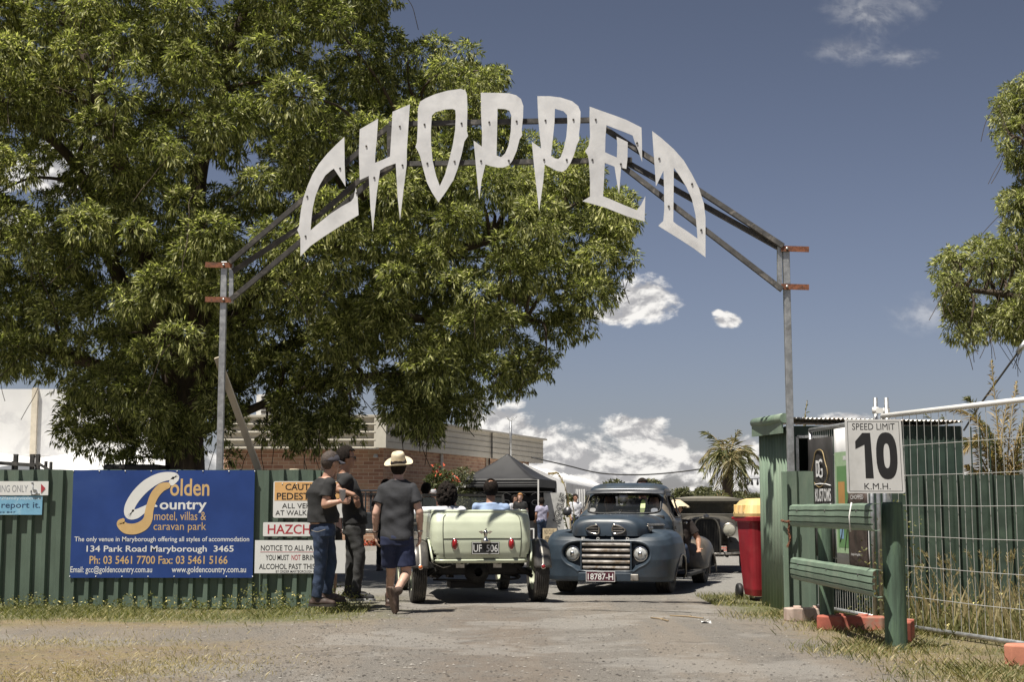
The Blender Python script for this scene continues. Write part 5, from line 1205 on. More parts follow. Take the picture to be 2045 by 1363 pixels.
for s in (-1,1):
    for z in (.62,.545,.47,.395): m.box((s*.2,.085,z),(.02,.02,.05))
m.build('grille_bracket', undark, truck)
glass_l = mat('lamp_glass', (.55,.56,.55), .12, .3, var=.3, scale=25)
for s in (-1,1):
    W = Matrix.Translation((s*.47,.09,.535)) @ Matrix.Rotation(R(90),4,'X'); m = M()
    m.lathe([(.0,.055),(.04,.052),(.075,.036),(.088,.02)], 32, W); h = m.build('headlight', glass_l, truck)
    m = M(); m.lathe([(.086,.028),(.100,.030),(.108,.012),(.110,-.02)], 32, W); m.build('headlight_rim', chrome, h)
    m = M(); m.lathe([(.03,.056),(.028,.060),(0,.062)], 16, W); m.build('bulb_cap', chrome, h)
m = M()
for i, ch in enumerate('FORD'): put_text(m, ch, (-.325+.205*i,-.006,.715+.0), (1,0,0), (0,0,1), .045, .034, .03, lift=.004)
m.build('lettering', mat('badge_white', (.62,.62,.60), .4), truck)
m = M(); m.box((0,.02,.235),(.76,.05,.115)); m.build('lower_panel', navy, truck, bevel=.012)
m = M(); m.box((.40,.0,.235),(.11,.03,.085)); m.build('bumper_bracket', dullchrome, truck, bevel=.01)
m = M(); m.box((-.06,-.03,.245),(.40,.012,.135)); pl_ = m.build('number_plate', mat('plate_maroon', (.075,.018,.03), .45, var=.2, scale=4), truck, bevel=.004)
m = M(); put_text(m, '18787-H', (-.235,-.037,.20), (1,0,0), (0,0,1), .35, .082, .012); put_text(m, 'VICTORIA', (-.11,-.037,.293), (1,0,0), (0,0,1), .10, .012); m.build('lettering', sw, pl_)
m = M(); m.prism([(-.26,.178),(.14,.178),(.14,.312),(-.26,.312)], lambda x, z: (x,-.0375,z), (0,.002,0), [[(-.254,.184),(.134,.184),(.134,.306),(-.254,.306)]]); m.build('border', sw, pl_)
# cab
cz = [.30,.55,.80,.95,1.02,1.06,1.10,1.20,1.30,1.345,1.375,1.405,1.44,1.468,1.485,1.49]; cw = [.715,.735,.735,.720,.685,.655,.635,.605,.58,.568,.563,.55,.51,.44,.29,.02]
cf = [1.10,1.10,1.11,1.13,1.15,1.175,1.205,1.29,1.37,1.40,1.375,1.395,1.45,1.53,1.66,1.80]; cr_ = [2.16,2.18,2.19,2.18,2.17,2.16,2.14,2.10,2.06,2.04,2.03,2.01,1.98,1.93,1.86,1.82]
def cab(u, v):
    z = np.interp(v, np.linspace(0,1,len(cz)), cz); w_, f, r = np.interp(z, cz, cw), np.interp(z, cz, cf), np.interp(z, cz, cr_)
    t = 2*math.pi*u; c, s = math.cos(t), math.sin(t); p = .32
    x = w_*abs(c)**p*np.sign(c); yy2 = abs(s)**p*np.sign(s); y = (f+r)/2+(r-f)/2*yy2
    return (x, y, z)
def wsd(x, z): return max(abs(x)/(.585-.10*(z-1.06)), abs(z-1.195)/.140)
def cabcut(c):
    x, y, z = c; f = np.interp(z, cz, cf)
    if y < f+.06 and (abs(x)/(.538-.10*(z-1.06)))**6+(abs(z-1.195)/.135)**6 < 1: return True
    if abs(x) > .5 and ((y-1.735)/.295)**8+(abs(z-1.155)/.150)**8 < 1 and y > 1.26+.5*(z-1.0): return True
    if y > np.interp(z, cz, cr_)-.05 and (x/.36)**6+((z-1.21)/.10)**6 < 1: return True
    return False
m = M(); m.grid(260, 130, cab, cut=cabcut, closed=True); 
for i in range(len(m.f)):
    c = m.v[0][m.f[i]].mean(0); m.mi[i] = 1 if (abs(c[0]) > .55 and c[1] > 1.26) or c[1] > 2.0 else 0
m.build('cab', [navy, patina], truck, solid=.015)
seal = mat('window_seal', (.025,.025,.027), .6)
for s in (-1,1):
    q = []
    for t in np.linspace(0,2*math.pi,60,endpoint=False):
        y, z = 1.735+.295*abs(math.cos(t))**.25*np.sign(math.cos(t)), 1.155+.152*abs(math.sin(t))**.25*np.sign(math.sin(t)); y = max(y, 1.27+.5*(z-1.0)); q.append((s*(np.interp(z, cz, cw)+.002), y, z))
    m = M(); m.tube(q, .012, 6, closed=True); m.build('window_seal', seal, truck)
    m = M(); m.bar((s*.638,1.50,1.08),(s*.57,1.56,1.30), .014,.018); m.build('quarter_bar', seal, truck)
q = []
for t in np.linspace(0,2*math.pi,80,endpoint=False):
    z = 1.195+.137*abs(math.sin(t))**.33*np.sign(math.sin(t)); x = (.540-.10*(z-1.06))*abs(math.cos(t))**.33*np.sign(math.cos(t)); w_, f = np.interp(z, cz, cw), np.interp(z, cz, cf)
    cx = min(1, abs(x/w_))**(1/.32); yv = abs(math.sqrt(max(0,1-cx*cx)))**.32; r = np.interp(z, cz, cr_); q.append((x, (f+r)/2-(r-f)/2*yv-.006, z))
m = M(); m.tube(q, .013, 6, closed=True); m.build('windscreen_seal', seal, truck)
m = M(); k = len(q); m.add([(x, y+.012, z) for x, y, z in q], [tuple(reversed(range(k)))]); m.build('windscreen', glassmat('truck_glass', (.02,.023,.026), .5, .04), truck)
# visor
def visor(u, v):
    x = (u*2-1)*.568; y0 = 1.36+.02*(abs(x)/.6)**2; return (x*(1+.03*v), y0-.115*v+.10*(abs(x)/.6)**3*v*.6, 1.385-.05*v-.025*(abs(x)/.6)**3+.012*math.sin(v*math.pi))
m = M(); m.grid(40, 8, visor); m.build('sun_visor', mat('visor_paint', (.07,.075,.085), .35, .2, var=.3, scale=4, coat=.3), truck, solid=.01)
# door seams, handle, hinge, mirror
for s in (-1,1):
    m = M(); dq = [(1.27,.34),(1.27,.70),(1.27,.98),(1.30,1.06),(1.40,1.28),(1.46,1.345),(1.75,1.355),(2.02,1.345),(2.07,1.20),(2.09,1.0),(2.08,.6),(2.06,.34)]
    m.tube([(s*(np.interp(z, cz, cw)+.0015), y, z) for y, z in dq], .0045, 5); dr = m.build('door_seam', undark, truck)
    m = M(); m.tube([(s*.745,1.96,.92),(s*.79,1.97,.925),(s*.795,1.90,.92),(s*.79,1.86,.918)], .011, 8); m.build('door_handle', chrome, truck)
    for z in (.86,.48): m = M(); m.box((s*.742,1.25,z),(.02,.05,.045)); m.build('hinge', undark, truck)
    if s > 0: continue
    m = M(); m.tube([(s*.70,1.26,1.02),(s*.80,1.24,1.06)], .008, 6); m.lathe([(.0,.02),(.06,.012),(.066,0),(.055,-.02),(0,-.028)], 20, Matrix.Translation((s*.84,1.25,1.085)) @ Matrix.Rotation(R(80),4,'X')); m.build('mirror', mat('mirror_back', (.07,.07,.075), .35, .6) if s < 0 else bpy.data.materials['mirror_back'], truck)
m = M(); m.tube([(-.32,1.17,1.055),(-.1,1.18,1.075),(.20,1.165,1.07)], .007, 5); m.tube([(-.36,1.16,1.05),(-.2,1.175,1.07)], .006, 5); m.build('wiper', black, truck)
m = M(); m.tube([(0,.95,1.063),(0,1.02,1.10)], .008, 6); m.box((0,1.0,1.085),(.05,.1,.015),rot=(R(20),0,0)); m.build('hood_ornament', chrome, truck)
for (x, z, w_, h, mt) in ((-.47,1.105,.09,.055,sw),(.44,1.10,.10,.06,mat('sticker_blue_white', (.5,.55,.65), .5, var=.4, scale=40)),(.27,1.15,.07,.20,mat('sticker_green', (.38,.48,.14), .5, var=.3, scale=20)),(.0,1.30,.06,.03,sw)):
    y = np.interp(z, cz, cf)+.02+.10*(abs(x)/.58)**4; m = M(); m.prism(superell(0,0,w_/2,h/2,18,.7), lambda a, b_: (x+a, y+b_*.6, z+b_), (0,.003,0)); m.build('sticker', mt, truck)
# interior
m = M(); m.box((0,1.26,.98),(1.2,.22,.10)); m.build('dashboard', undark, truck, bevel=.02)
m = M(); m.box((0,1.98,.85),(1.2,.14,.62),rot=(R(-8),0,0)); m.box((0,1.72,.56),(1.2,.5,.16)); m.build('bench_seat', black, truck, bevel=.04)
m = M(); W = Matrix.Translation((.34,1.42,1.0)) @ Matrix.Rotation(R(-60),4,'X'); m.tube([tuple(W @ Vector((.19*math.cos(t),.19*math.sin(t),0))) for t in np.linspace(0,6.28,28,endpoint=False)], .012, 6, closed=True); m.bar(tuple(W @ Vector((-.18,0,0))), tuple(W @ Vector((.18,0,0))), .02,.02); m.build('steering_wheel', black, truck)
m = M(); m.lathe([(0,.02),(.07,.015),(.075,0),(.05,-.02)], 20, Matrix.Translation((-.02,1.31,1.275)) @ Matrix.Rotation(R(90),4,'X')); m.build('rear_mirror', dullchrome, truck)
# bed, rear fenders, running boards, wheels
m = M()
for s in (-1,1): m.box((s*.60,3.05,.55),(.05,1.66,.34)); m.tube([(s*.62,2.22,.73),(s*.62,3.88,.73)], .03, 8)
m.box((0,2.24,.55),(1.2,.04,.34)); m.box((0,3.88,.55),(1.2,.04,.34)); m.box((0,3.05,.38),(1.2,1.6,.04)); m.build('bed', patina, truck, bevel=.006)
for s in (-1,1):
    def rfend(u, v):
        a = math.pi*(1.12*u-.06); b_ = math.pi/2*v; k = math.cos(b_)**.45 if v < 1 else 0; ry = .64*k; rz = .42*k
        return (s*(.60+.34*math.sin(b_)**.75), 3.47+ry*math.cos(a)*(1 if math.cos(a) < 0 else .95), .30+rz*math.sin(a)**.9*1.0 if math.sin(a) > 0 else .30+rz*math.sin(a))
    m = M(); m.grid(60, 40, rfend, cut=lambda c: abs(c[0]) > .66 and ((c[1]-3.52)/.37)**2+((c[2]-.15)/.31)**2 < 1 or c[2] < .14); m.build('rear_fender', mat('rear_patina', (.10,.085,.068), .45, var=.3, scale=5, col2=(.03,.032,.038,1), s2=2.2, coat=.2) if s < 0 else bpy.data.materials['rear_patina'], truck, solid=.012)
    m = M(); m.tube([(s*.935, 3.52+.37*math.cos(t), .15+.31*math.sin(t)) for t in np.linspace(R(2),R(178),28)], .013, 6); m.build('fender_lip', patina, truck)
    m = M(); m.box((s*.80,2.02,.215),(.24,1.75,.045)); m.build('running_board', undark, truck, bevel=.015)
    rimm = mat('wheel_grey', (.16,.15,.14), .5, .3, var=.2)
    wheel(truck, (s*.70,.66,.335), .335, .20, rimm, 5, dullchrome, 0, s); wheel(truck, (s*.73,3.52,.345), .345, .21, rimm, 5, dullchrome, 0, s)
m = M(); m.box((0,1.9,.30),(1.1,3.6,.14)); m.tube([(-.7,.66,.30),(.7,.66,.30)], .04, 8); m.lathe([(0,-.1),(.1,-.1),(.12,0),(.1,.1),(0,.1)], 14, Matrix.Translation((0,.5,.24)) @ Matrix.Rotation(R(90),4,'X')); m.box((0,.45,.55),(1.0,.5,.3)); m.build('chassis', undark, truck)
# ------------------------------------------------------------------ pale green roadster (seen from behind)
pale = mat('pale_green', (.52,.56,.43), .36, 0, var=.06, scale=3, col2=(.44,.47,.34,1), s2=2.2, lo=.55, hi=.8, coat=.3)
ryaw = R(9); rX, rY = XAT(955,17.45), 17.45
road = thing('roadster', 'pale green open hot rod roadster driving in, seen from behind', 'car', (rX,rY,0), ryaw)
# body: local -y is the rear; rear axle at y=0
bz = [.475,.50,.60,.72,.85,.96,1.03,1.07,1.085]; bw = [.575,.585,.60,.612,.618,.615,.608,.598,.585]; brr = [-.335,-.35,-.375,-.38,-.365,-.335,-.295,-.26,-.24]
def rplan(u, z):
    w_, yr = np.interp(z, bz, bw), np.interp(z, bz, brr); yf = 1.72; Rr = .20
    pts = [(-w_*.86, yf),(-w_, .85),(-w_*1.0,.2),(-w_*.995, yr+.30),(-w_*.972, yr+.10),(-w_*.90, yr+.025),(-w_*.78, yr+.004),(-w_*.5, yr-.002),(0,yr-.008)]
    pts += [(-x, y) for x, y in reversed(pts[:-1])]; return pts
def rbody(u, v):
    z = np.interp(v, np.linspace(0,1,len(bz)), bz); pts = catmull(rplan(u, z), 5); x = u*(len(pts)-1); i = int(min(x, len(pts)-2)); p = pts[i]+(pts[i+1]-pts[i])*(x-i); return (p[0], p[1], z)
m = M(); cache = {}
us, vs_ = 120, 46
def rb(u, v):
    z = np.interp(v, np.linspace(0,1,len(bz)), bz)
    if z not in cache:
        q = catmull(rplan(0, z), 6); s_ = [0]
        for a_, b_ in zip(q, q[1:]): s_.append(s_[-1]+np.linalg.norm(b_-a_))
        cache[z] = (np.array(s_)/s_[-1], np.array([p[0] for p in q]), np.array([p[1] for p in q]))
    s_, X_, Y_ = cache[z]; return (np.interp(u, s_, X_), np.interp(u, s_, Y_), z)
m.grid(us, vs_, rb, cut=lambda c: abs(c[0]) > .55 and (c[1])**2+(c[2]-.40)**2 < .36**2)
m.build('body', pale, road, solid=.02)
def onb(x, z, off=.004):       # point on the rear panel
    q = rplan(0, z); qq = catmull(q, 6); xs_ = [p[0] for p in qq if p[1] < .0]; ys_ = [p[1] for p in qq if p[1] < .0]; return (x, np.interp(x, xs_, ys_)-off, z)
m = M(); m.tube([rb(u, 1) for u in np.linspace(0,1,60)], .022, 8); m.build('top_rail', pale, road)
seam = mat('seam_dark', (.10,.105,.075), .7)
for pts in ([(-.455,.55),(-.47,.80),(-.46,1.0),(-.43,1.045)], [(.455,.55),(.47,.80),(.46,1.0),(.42,1.055)], [(-.47,.765),(0,.768),(.47,.765)], [(-.56,.535),(0,.53),(.56,.535)]):
    m = M(); m.tube([onb(x, z, .002) for x, z in catmull(pts, 6)], .0055, 5); m.build('panel_seam', seam, road)
m = M(); m.tube([onb(x, .505, .006) for x in np.linspace(-.55,.55,20)], .018, 8); m.build('lower_bead', pale, road)
tail_r = mat('tail_red', (.28,.012,.015), .2, var=.1, coat=.5)
for s in (-1,1):
    c = Vector(onb(s*.34+.01,.70,.0)); m = M(); k = 10; 
    m.lathe([(0,.045),(.018,.04),(.030,.022),(.034,0)], 16, Matrix.Translation(c) @ Matrix.Rotation(R(90),4,'X') @ Matrix.Diagonal((1,1.9,1,1))); tl = m.build('tail_light', tail_r, road)
    m = M(); m.lathe([(.034,.006),(.041,.004),(.043,-.01)], 16, Matrix.Translation(c) @ Matrix.Rotation(R(90),4,'X') @ Matrix.Diagonal((1,1.75,1,1))); m.build('bezel', chrome, tl)
pz = .655; py_ = onb(.03,pz)[1]-.05
m = M(); m.box((.03,py_,pz),(.335,.012,.145)); np_ = m.build('number_plate', mat('plate_black', (.016,.016,.017), .4, var=.2), road, bevel=.004)
m = M(); put_text(m, 'UF', (-.115,py_-.007,pz-.045), (1,0,0), (0,0,1), .10, .085, .006); put_text(m, '506', (.04,py_-.007,pz-.045), (1,0,0), (0,0,1), .135, .085, .006); m.build('lettering', sw, np_)
m = M(); m.prism([(-.13,pz-.068),(.19,pz-.068),(.19,pz+.068),(-.13,pz+.068)], lambda x, z: (x,py_-.0075,z), (0,.002,0), [[(-.124,pz-.062),(.184,pz-.062),(.184,pz+.062),(-.124,pz+.062)]]); m.build('border', sw, np_)
m = M(); m.box((.03,py_+.025,pz),(.10,.05,.06)); m.build('bracket', undark, np_)
# mascot
m = M(); mz = .735; yb = onb(.03,.78)[1]-.055
m.box((.03,yb,mz),(.11,.06,.03)); m.lathe([(.045,0),(.038,.02),(.022,.035),(.018,.06),(.026,.085),(.03,.105),(.02,.125),(0,.135)], 14, Matrix.Translation((.03,yb,mz)))
for s in (-1,1):
    m.add([(.03+s*.01,yb,mz+.10),(.03+s*.05,yb-.01,mz+.125),(.03+s*.085,yb,mz+.115),(.03+s*.05,yb+.005,mz+.085)], [(0,1,2,3)])
m.tube([(.03,yb,mz+.12),(.03,yb-.03,mz+.145),(.03,yb-.055,mz+.135)], [.014,.012,.004], 7); m.build('mascot', chrome, road)
# rear side arch trim panel + door seam on the left side
for s in (-1,1):
    m = M(); m.tube([(s*(np.interp(.40+.365*math.sin(t), bz, bw)*(1.0)+.004), .0+.365*math.cos(t), .40+.365*math.sin(t)) for t in np.linspace(R(15),R(165),20)], .014, 6); m.build('arch_lip', pale, road)
    m = M(); m.tube([(s*(np.interp(z, bz, bw)+.004), y, z) for y, z in ((.62,.52),(.62,.8),(.60,1.04))], .005, 5); m.build('door_seam', seam, road)
# cowl, hood, windscreen
m = M(); 
def cowl(u, v):
    a = math.pi*(1-u); y = 1.45+1.35*v; w_ = np.interp(y, [1.45,1.75,2.8], [.60,.56,.36]); zt = np.interp(y, [1.45,1.75,2.8],[1.05,1.04,.98]); c, s = math.cos(a), math.sin(a)
    return (w_*abs(c)**.6*np.sign(c), y, .5+(zt-.5)*abs(s)**.5)
m.grid(30, 20, cowl); m.build('hood', pale, road, solid=.01)
m = M(); m.box((0,2.82,.72),(.62,.08,.52)); m.build('radiator', dullchrome, road, bevel=.04)
m = M()
for a_, b_ in (((-.56,1.50,1.03),(-.545,1.62,1.30)),((.56,1.50,1.03),(.545,1.62,1.30)),((-.545,1.62,1.30),(.545,1.62,1.30)),((-.56,1.50,1.04),(.56,1.50,1.04))): m.bar(a_, b_, .03, .035)
ws = m.build('windscreen_frame', undark, road)
m = M(); m.add([(-.55,1.51,1.05),(.55,1.51,1.05),(.54,1.62,1.29),(-.54,1.62,1.29)], [(0,1,2,3)]); m.build('glass', glassmat('screen_glass', (.2,.22,.22), .12, .02), ws)
m = M(); m.tube([(.56,1.50,1.08),(.75,1.46,1.12)], .01, 6); m.lathe([(0,.01),(.065,.008),(.07,0),(.06,-.02),(0,-.035)], 20, Matrix.Translation((.80,1.46,1.05)) @ Matrix.Rotation(R(90),4,'X')); m.build('mirror', chrome, road)
# seat, wheel
m = M(); m.box((0,.46,.80),(1.14,.16,.48),rot=(R(8),0,0)); m.box((0,.80,.56),(1.14,.6,.16)); m.box((0,.9,.46),(1.1,1.6,.04)); m.build('seat', black, road, bevel=.04)
m = M(); W = Matrix.Translation((.27,1.12,1.05)) @ Matrix.Rotation(R(55),4,'X'); m.tube([tuple(W @ Vector((.20*math.cos(t),.20*math.sin(t),0))) for t in np.linspace(0,6.28,30,endpoint=False)], .013, 6, closed=True); m.bar(tuple(W @ Vector((-.19,0,0))), tuple(W @ Vector((.19,0,0))), .02,.015); m.tube([tuple(W @ Vector((0,0,0))), (.27,1.5,.85)], .02, 6); m.build('steering_wheel', black, road)
# wheels and cycle fenders
fend = mat('dark_fender', (.085,.08,.075), .36, .25, var=.3, scale=7, col2=(.20,.185,.165,1), s2=3, lo=.5, hi=.75, stretch=(1,1,.4)); stripe = mat('fender_stripe', (.58,.55,.48), .5, var=.12, scale=9)
steel_g = mat('wheel_green', (.42,.45,.33), .5, var=.1)
for s in (-1,1):
    wheel(road, (s*.735,0,.365), .365, .17, steel_g, 6, chrome, 0, s); wheel(road, (s*.70,2.62,.335), .335, .13, steel_g, 4, chrome, 0, s)
    def fen(u, v):
        a = R(-152+160*u)   # angle measured from +y over the top towards the rear
        x = (v*2-1); rr = .388-.035*abs(x)**4-.004*abs(x)
        ang = R(172)-R(150)*u; return (s*.735+x*.103, rr*math.cos(ang), .365+rr*math.sin(ang))
    m = M(); m.grid(34, 17, fen); f_ = m.build('cycle_fender', fend, road, solid=.006)
    m = M(); m.grid(34, 3, lambda u, v: (s*.735+(v*2-1)*.010, .3915*math.cos(R(172)-R(150)*u), .365+.3915*math.sin(R(172)-R(150)*u))); m.build('stripe', stripe, f_, solid=.003)
    m = M(); c = Vector((s*.735, -.388*math.cos(R(6)), .365+.388*math.sin(R(10)))); W = Matrix.Translation(c) @ Matrix.Rotation(R(90),4,'X'); m.lathe([(0,.03),(.016,.028),(.023,.016),(.024,0)], 16, W); rf_ = m.build('reflector', mat('reflector_amber', (.60,.16,.05), .25, coat=.4) if s < 0 else tail_r, f_)
    m = M(); m.lathe([(.023,.010),(.03,.008),(.031,-.01)], 16, W); m.build('bezel', chrome, rf_)
    m = M(); m.bar((s*.65,-.35,.36),(s*.82,-.35,.36), .008, .05); m.build('fender_tail', undark, f_)
# axle, differential, exhausts, springs
m = M(); m.tube([(-.66,0,.365),(.66,0,.365)], .045, 10); m.lathe([(.05,-.16),(.11,-.12),(.145,-.05),(.15,.03),(.11,.12),(.05,.18)], 18, Matrix.Translation((-.02,0,.36)) @ Matrix.Rotation(R(90),4,'X')); m.build('rear_axle', undark, road)
m = M(); m.tube([(-.55,-.06,.44),(-.3,-.09,.53),(0,-.1,.55),(.3,-.09,.53),(.55,-.06,.44)], .028, 6); m.build('leaf_spring', undark, road)
m = M()
for s in (-1,1): m.bar((s*.42,-.16,.46),(s*.66,-.02,.30), .03,.04); m.bar((s*.33,.0,.44),(s*.33,1.9,.44), .06,.10); m.tube([(s*.50,-.05,.30),(s*.30,.8,.34)], .02, 6)
m.box((0,.9,.40),(.95,1.9,.10)); m.box((-.12,.25,.20),(.42,.4,.08)); m.tube([(-.55,-.03,.27),(.25,-.03,.25),(.5,-.03,.28)], .014, 6); m.tube([(.0,2.62,.28),(-.68,2.62,.33)], .03, 6); m.tube([(.0,2.62,.28),(.68,2.62,.33)], .03, 6); m.build('chassis', undark, road)
for x in (-.22,.23):
    m = M(); m.lathe([(.028,-.14),(.03,.0),(.032,.06),(.026,.062),(.024,.0)], 14, Matrix.Translation((x,-.14,.49)) @ Matrix.Rotation(R(90),4,'X')); e_ = m.build('exhaust_tip', undark, road); m = M(); m.box((x-.02,-.17,.44),(.10,.03,.05)); m.build('exhaust_bracket', dullchrome, e_)
m = M(); m.tube([(-.60,-.2,.52),(-.57,-.22,.47),(-.45,-.22,.42),(-.35,-.2,.44)], .007, 5); m.build('brake_line', dullchrome, road)
# ------------------------------------------------------------------ dark vintage sedan with upright radiator
sX, sY = XAT(1410,25.3), 25.3
sed = thing('vintage_sedan', 'dusty black vintage sedan with tall upright radiator behind the pickup', 'car', (sX,sY,0), R(-8))
dust = mat('dusty_black', (.085,.078,.066), .5, var=.25, scale=4, col2=(.17,.155,.125,1), s2=2, lo=.5, hi=.75, coat=.1); rad = mat('radiator_dark', (.02,.019,.018), .6, var=.3)
m = M()
def shell(u, v):
    a = math.pi*(1-u); c, s = math.cos(a), math.sin(a); return (.255*abs(c)**.55*np.sign(c), -.03+.10*v, .36+(.98-.36)*1.0*abs(s)**.5)
m.grid(40, 4, shell); m.build('radiator_shell', mat('shell_grey', (.26,.24,.20), .4, .3, var=.15), sed, solid=.03)
m = M(); m.box((0,.03,.64),(.48,.04,.60)); m.build('radiator_core', rad, sed)
m = M()
for i in range(17): m.box((-.22+.0275*i,.0,.63),(.009,.02,.56))
m.build('radiator_slats', mat('slat_dark', (.07,.065,.055), .5, .3), sed)
m = M(); m.lathe([(.05,0),(.05,.03),(.02,.05),(0,.06)], 12, Matrix.Translation((0,.0,.98))); m.build('radiator_cap', dullchrome, sed)
lampg = mat('lamp_cream', (.50,.48,.40), .15, .2, var=.15, scale=12)
for s in (-1,1):
    W = Matrix.Translation((s*.40,-.06,.76)) @ Matrix.Rotation(R(90),4,'X'); m = M(); m.lathe([(0,.03),(.08,.022),(.11,.0)], 28, W); h = m.build('headlight', lampg, sed)
    m = M(); m.lathe([(.108,.012),(.122,.006),(.118,-.04),(.08,-.12),(0,-.16)], 28, W); m.build('headlight_shell', dullchrome, h)
    m = M(); m.tube([(s*.40,.02,.65),(s*.42,.06,.56),(s*.50,.15,.52)], .016, 6); m.build('headlight_bracket', undark, sed)
    def ff(u, v):
        ang = R(178)-R(200)*u; rr = .44; x0 = .36+.42*v; drop = .04*v*v; yv = .55+rr*math.cos(ang)*1.15; z = .36+rr*math.sin(ang)-drop
        if ang < R(20): z = .36+rr*math.sin(R(20))*(ang/R(20)) if ang > 0 else .36+.3*ang
        return (s*x0, yv+.0, max(.28,z))
    m = M(); m.grid(30, 10, ff); m.build('front_fender', dust, sed, solid=.012)
    wheel(sed, (s*.70,.58,.36), .36, .16, dust, 4, None, 0, s); wheel(sed, (s*.70,3.2,.36), .36, .16, dust, 4, None, 0, s)
m = M(); m.tube([(-.7,.05,.36),(-.3,-.10,.34),(.3,-.10,.34),(.7,.05,.36)], .022, 8); m.tube([(-.74,.5,.32),(.74,.5,.32)], .035, 8); m.build('front_axle', dullchrome, sed)
m = M()
for s in (-1,1): m.tube([(s*.30,-.12,.34),(s*.36,.1,.30),(s*.34,.6,.33)], .03, 6)
m.box((0,.4,.34),(.6,.8,.1)); m.build('chassis', undark, sed)
m = M(); m.grid(30, 16, lambda u, v: ((.25+.33*v)*abs(math.cos(math.pi*(1-u)))**.5*np.sign(math.cos(math.pi*(1-u))), .08+1.15*v, .50+(.47+.03*v)*abs(math.sin(math.pi*u))**.45)); m.build('hood', dust, sed, solid=.01)
m = M()
for (x0,x1,z0,z1) in ((-.62,.62,.45,1.04),(-.62,-.53,1.04,1.24),(.53,.62,1.04,1.24),(-.62,.62,1.235,1.30)): m.box(((x0+x1)/2,1.26,(z0+z1)/2),(x1-x0,.06,z1-z0))
for s in (-1,1):
    m.box((s*.66,2.2,.72),(.05,1.9,.60)); 
    for y in (1.27,1.95,2.55,3.14): m.box((s*.65,y,1.13),(.05,.08,.30))
    m.box((s*.65,2.2,1.27),(.05,1.9,.06))
m.box((0,3.16,.85),(1.3,.05,.9)); m.build('cabin', dust, sed, bevel=.01)
m = M()
def sroof(u, v): x = (u*2-1)*.68; y = 1.16+2.05*v; return (x, y, 1.30+.065*(1-abs(u*2-1)**3)*(1-abs(v*2-1)**6*.6))
m.grid(24, 24, sroof); m.box((0,1.19,1.295),(1.34,.06,.05)); m.build('roof', mat('roof_canvas', (.16,.148,.122), .75, var=.15), sed, solid=.03)
m = M(); m.add([(-.53,1.255,1.04),(.53,1.255,1.04),(.53,1.255,1.235),(-.53,1.255,1.235)], [(0,1,2,3)]); m.build('windscreen', glassmat('sedan_glass', (.10,.10,.085), .35, .05), sed)
m = M(); m.box((0,2.3,.75),(1.15,.2,.5)); m.build('seat', black, sed, bevel=.04)
# ------------------------------------------------------------------ dark ute parked by the bricks
uX0, uX1, uY = XAT(655,43), XAT(835,43), 43.5
ute = thing('parked_ute', 'dark grey dual cab ute parked along the brick wall', 'car', ((uX0+uX1)/2,uY,0))
um = mat('ute_charcoal', (.030,.034,.040), .3, .2, var=.1, coat=.5); L = 4.9; x0 = uX1-L+.9
def side_prism(m, pts, y0, y1, mt=None): m.prism(pts, lambda x, z: (x, y0, z), (0, y1-y0, 0))
m = M(); side_prism(m, [(x0,.42),(x0,1.0),(x0+.1,1.05),(x0+3.4,1.05),(x0+4.6,.98),(x0+4.9,.85),(x0+4.9,.42)], uY-.9, uY+.9); m.build('body', um, ute, world=True, bevel=.05)
m = M(); top = [(x0+1.35,1.05),(x0+1.55,1.66),(x0+1.7,1.70),(x0+2.9,1.70),(x0+3.05,1.66),(x0+3.65,1.05)]
for (a_, b_) in (((x0+1.4,1.05),(x0+1.62,1.64)),((x0+2.45,1.05),(x0+2.45,1.64)),((x0+2.9,1.64),(x0+3.5,1.05))):
    for y in (uY-.80,uY+.80): m.bar((a_[0],y,a_[1]),(b_[0],y*1,b_[1]), .06,.10, up=(0,1,0))
m.box((x0+2.3,uY,1.68),(1.45,1.64,.07)); m.build('cabin', um, ute, world=True, bevel=.03)
m = M(); m.box((x0+2.1,uY-.81,1.58),(1.5,.03,.03)); m.bar((x0+.2,uY-.82,1.3),(x0+1.4,uY-.82,1.62),.05,.05); m.build('rail', um, ute, world=True)
m = M(); side_prism(m, [(x0+1.45,1.06),(x0+1.62,1.62),(x0+2.4,1.62),(x0+2.4,1.06)], uY-.79, uY-.785); side_prism(m, [(x0+2.5,1.06),(x0+2.5,1.62),(x0+2.9,1.62),(x0+3.4,1.06)], uY-.79, uY-.785); m.build('window', glassmat('ute_glass', (.05,.06,.07), .45, .03), ute, world=True)
m = M(); m.tube([(x0+.9,uY-.95,.50),(x0+3.9,uY-.95,.50)], .05, 8); m.box((x0+2.4,uY-.95,.47),(2.6,.10,.05)); m.build('side_step', dullchrome, ute, world=True)
for dx in (.95,3.95):
    for y in (uY-.78,uY+.78):
        m = M(); m.lathe(tyre_prof(.38,.25,4), 32, Matrix.Translation((x0+dx,y,.38)) @ Matrix.Rotation(R(90),4,'X')); wl = m.build('wheel', rubber, ute, world=True); m = M(); m.lathe([(0,.13),(.1,.12),(.2,.08),(.25,.10)], 24, Matrix.Translation((x0+dx,y,.38)) @ Matrix.Rotation(R(90),4,'X')); o_ = m.build('rim', dullchrome, wl, world=True)
m = M(); m.tube([(x0+2.0,uY-.92,.92),(x0+2.15,uY-.92,.92)], .015, 6); m.tube([(x0+2.9,uY-.92,.92),(x0+3.05,uY-.92,.92)], .015, 6); m.build('door_handle', chrome, ute, world=True)
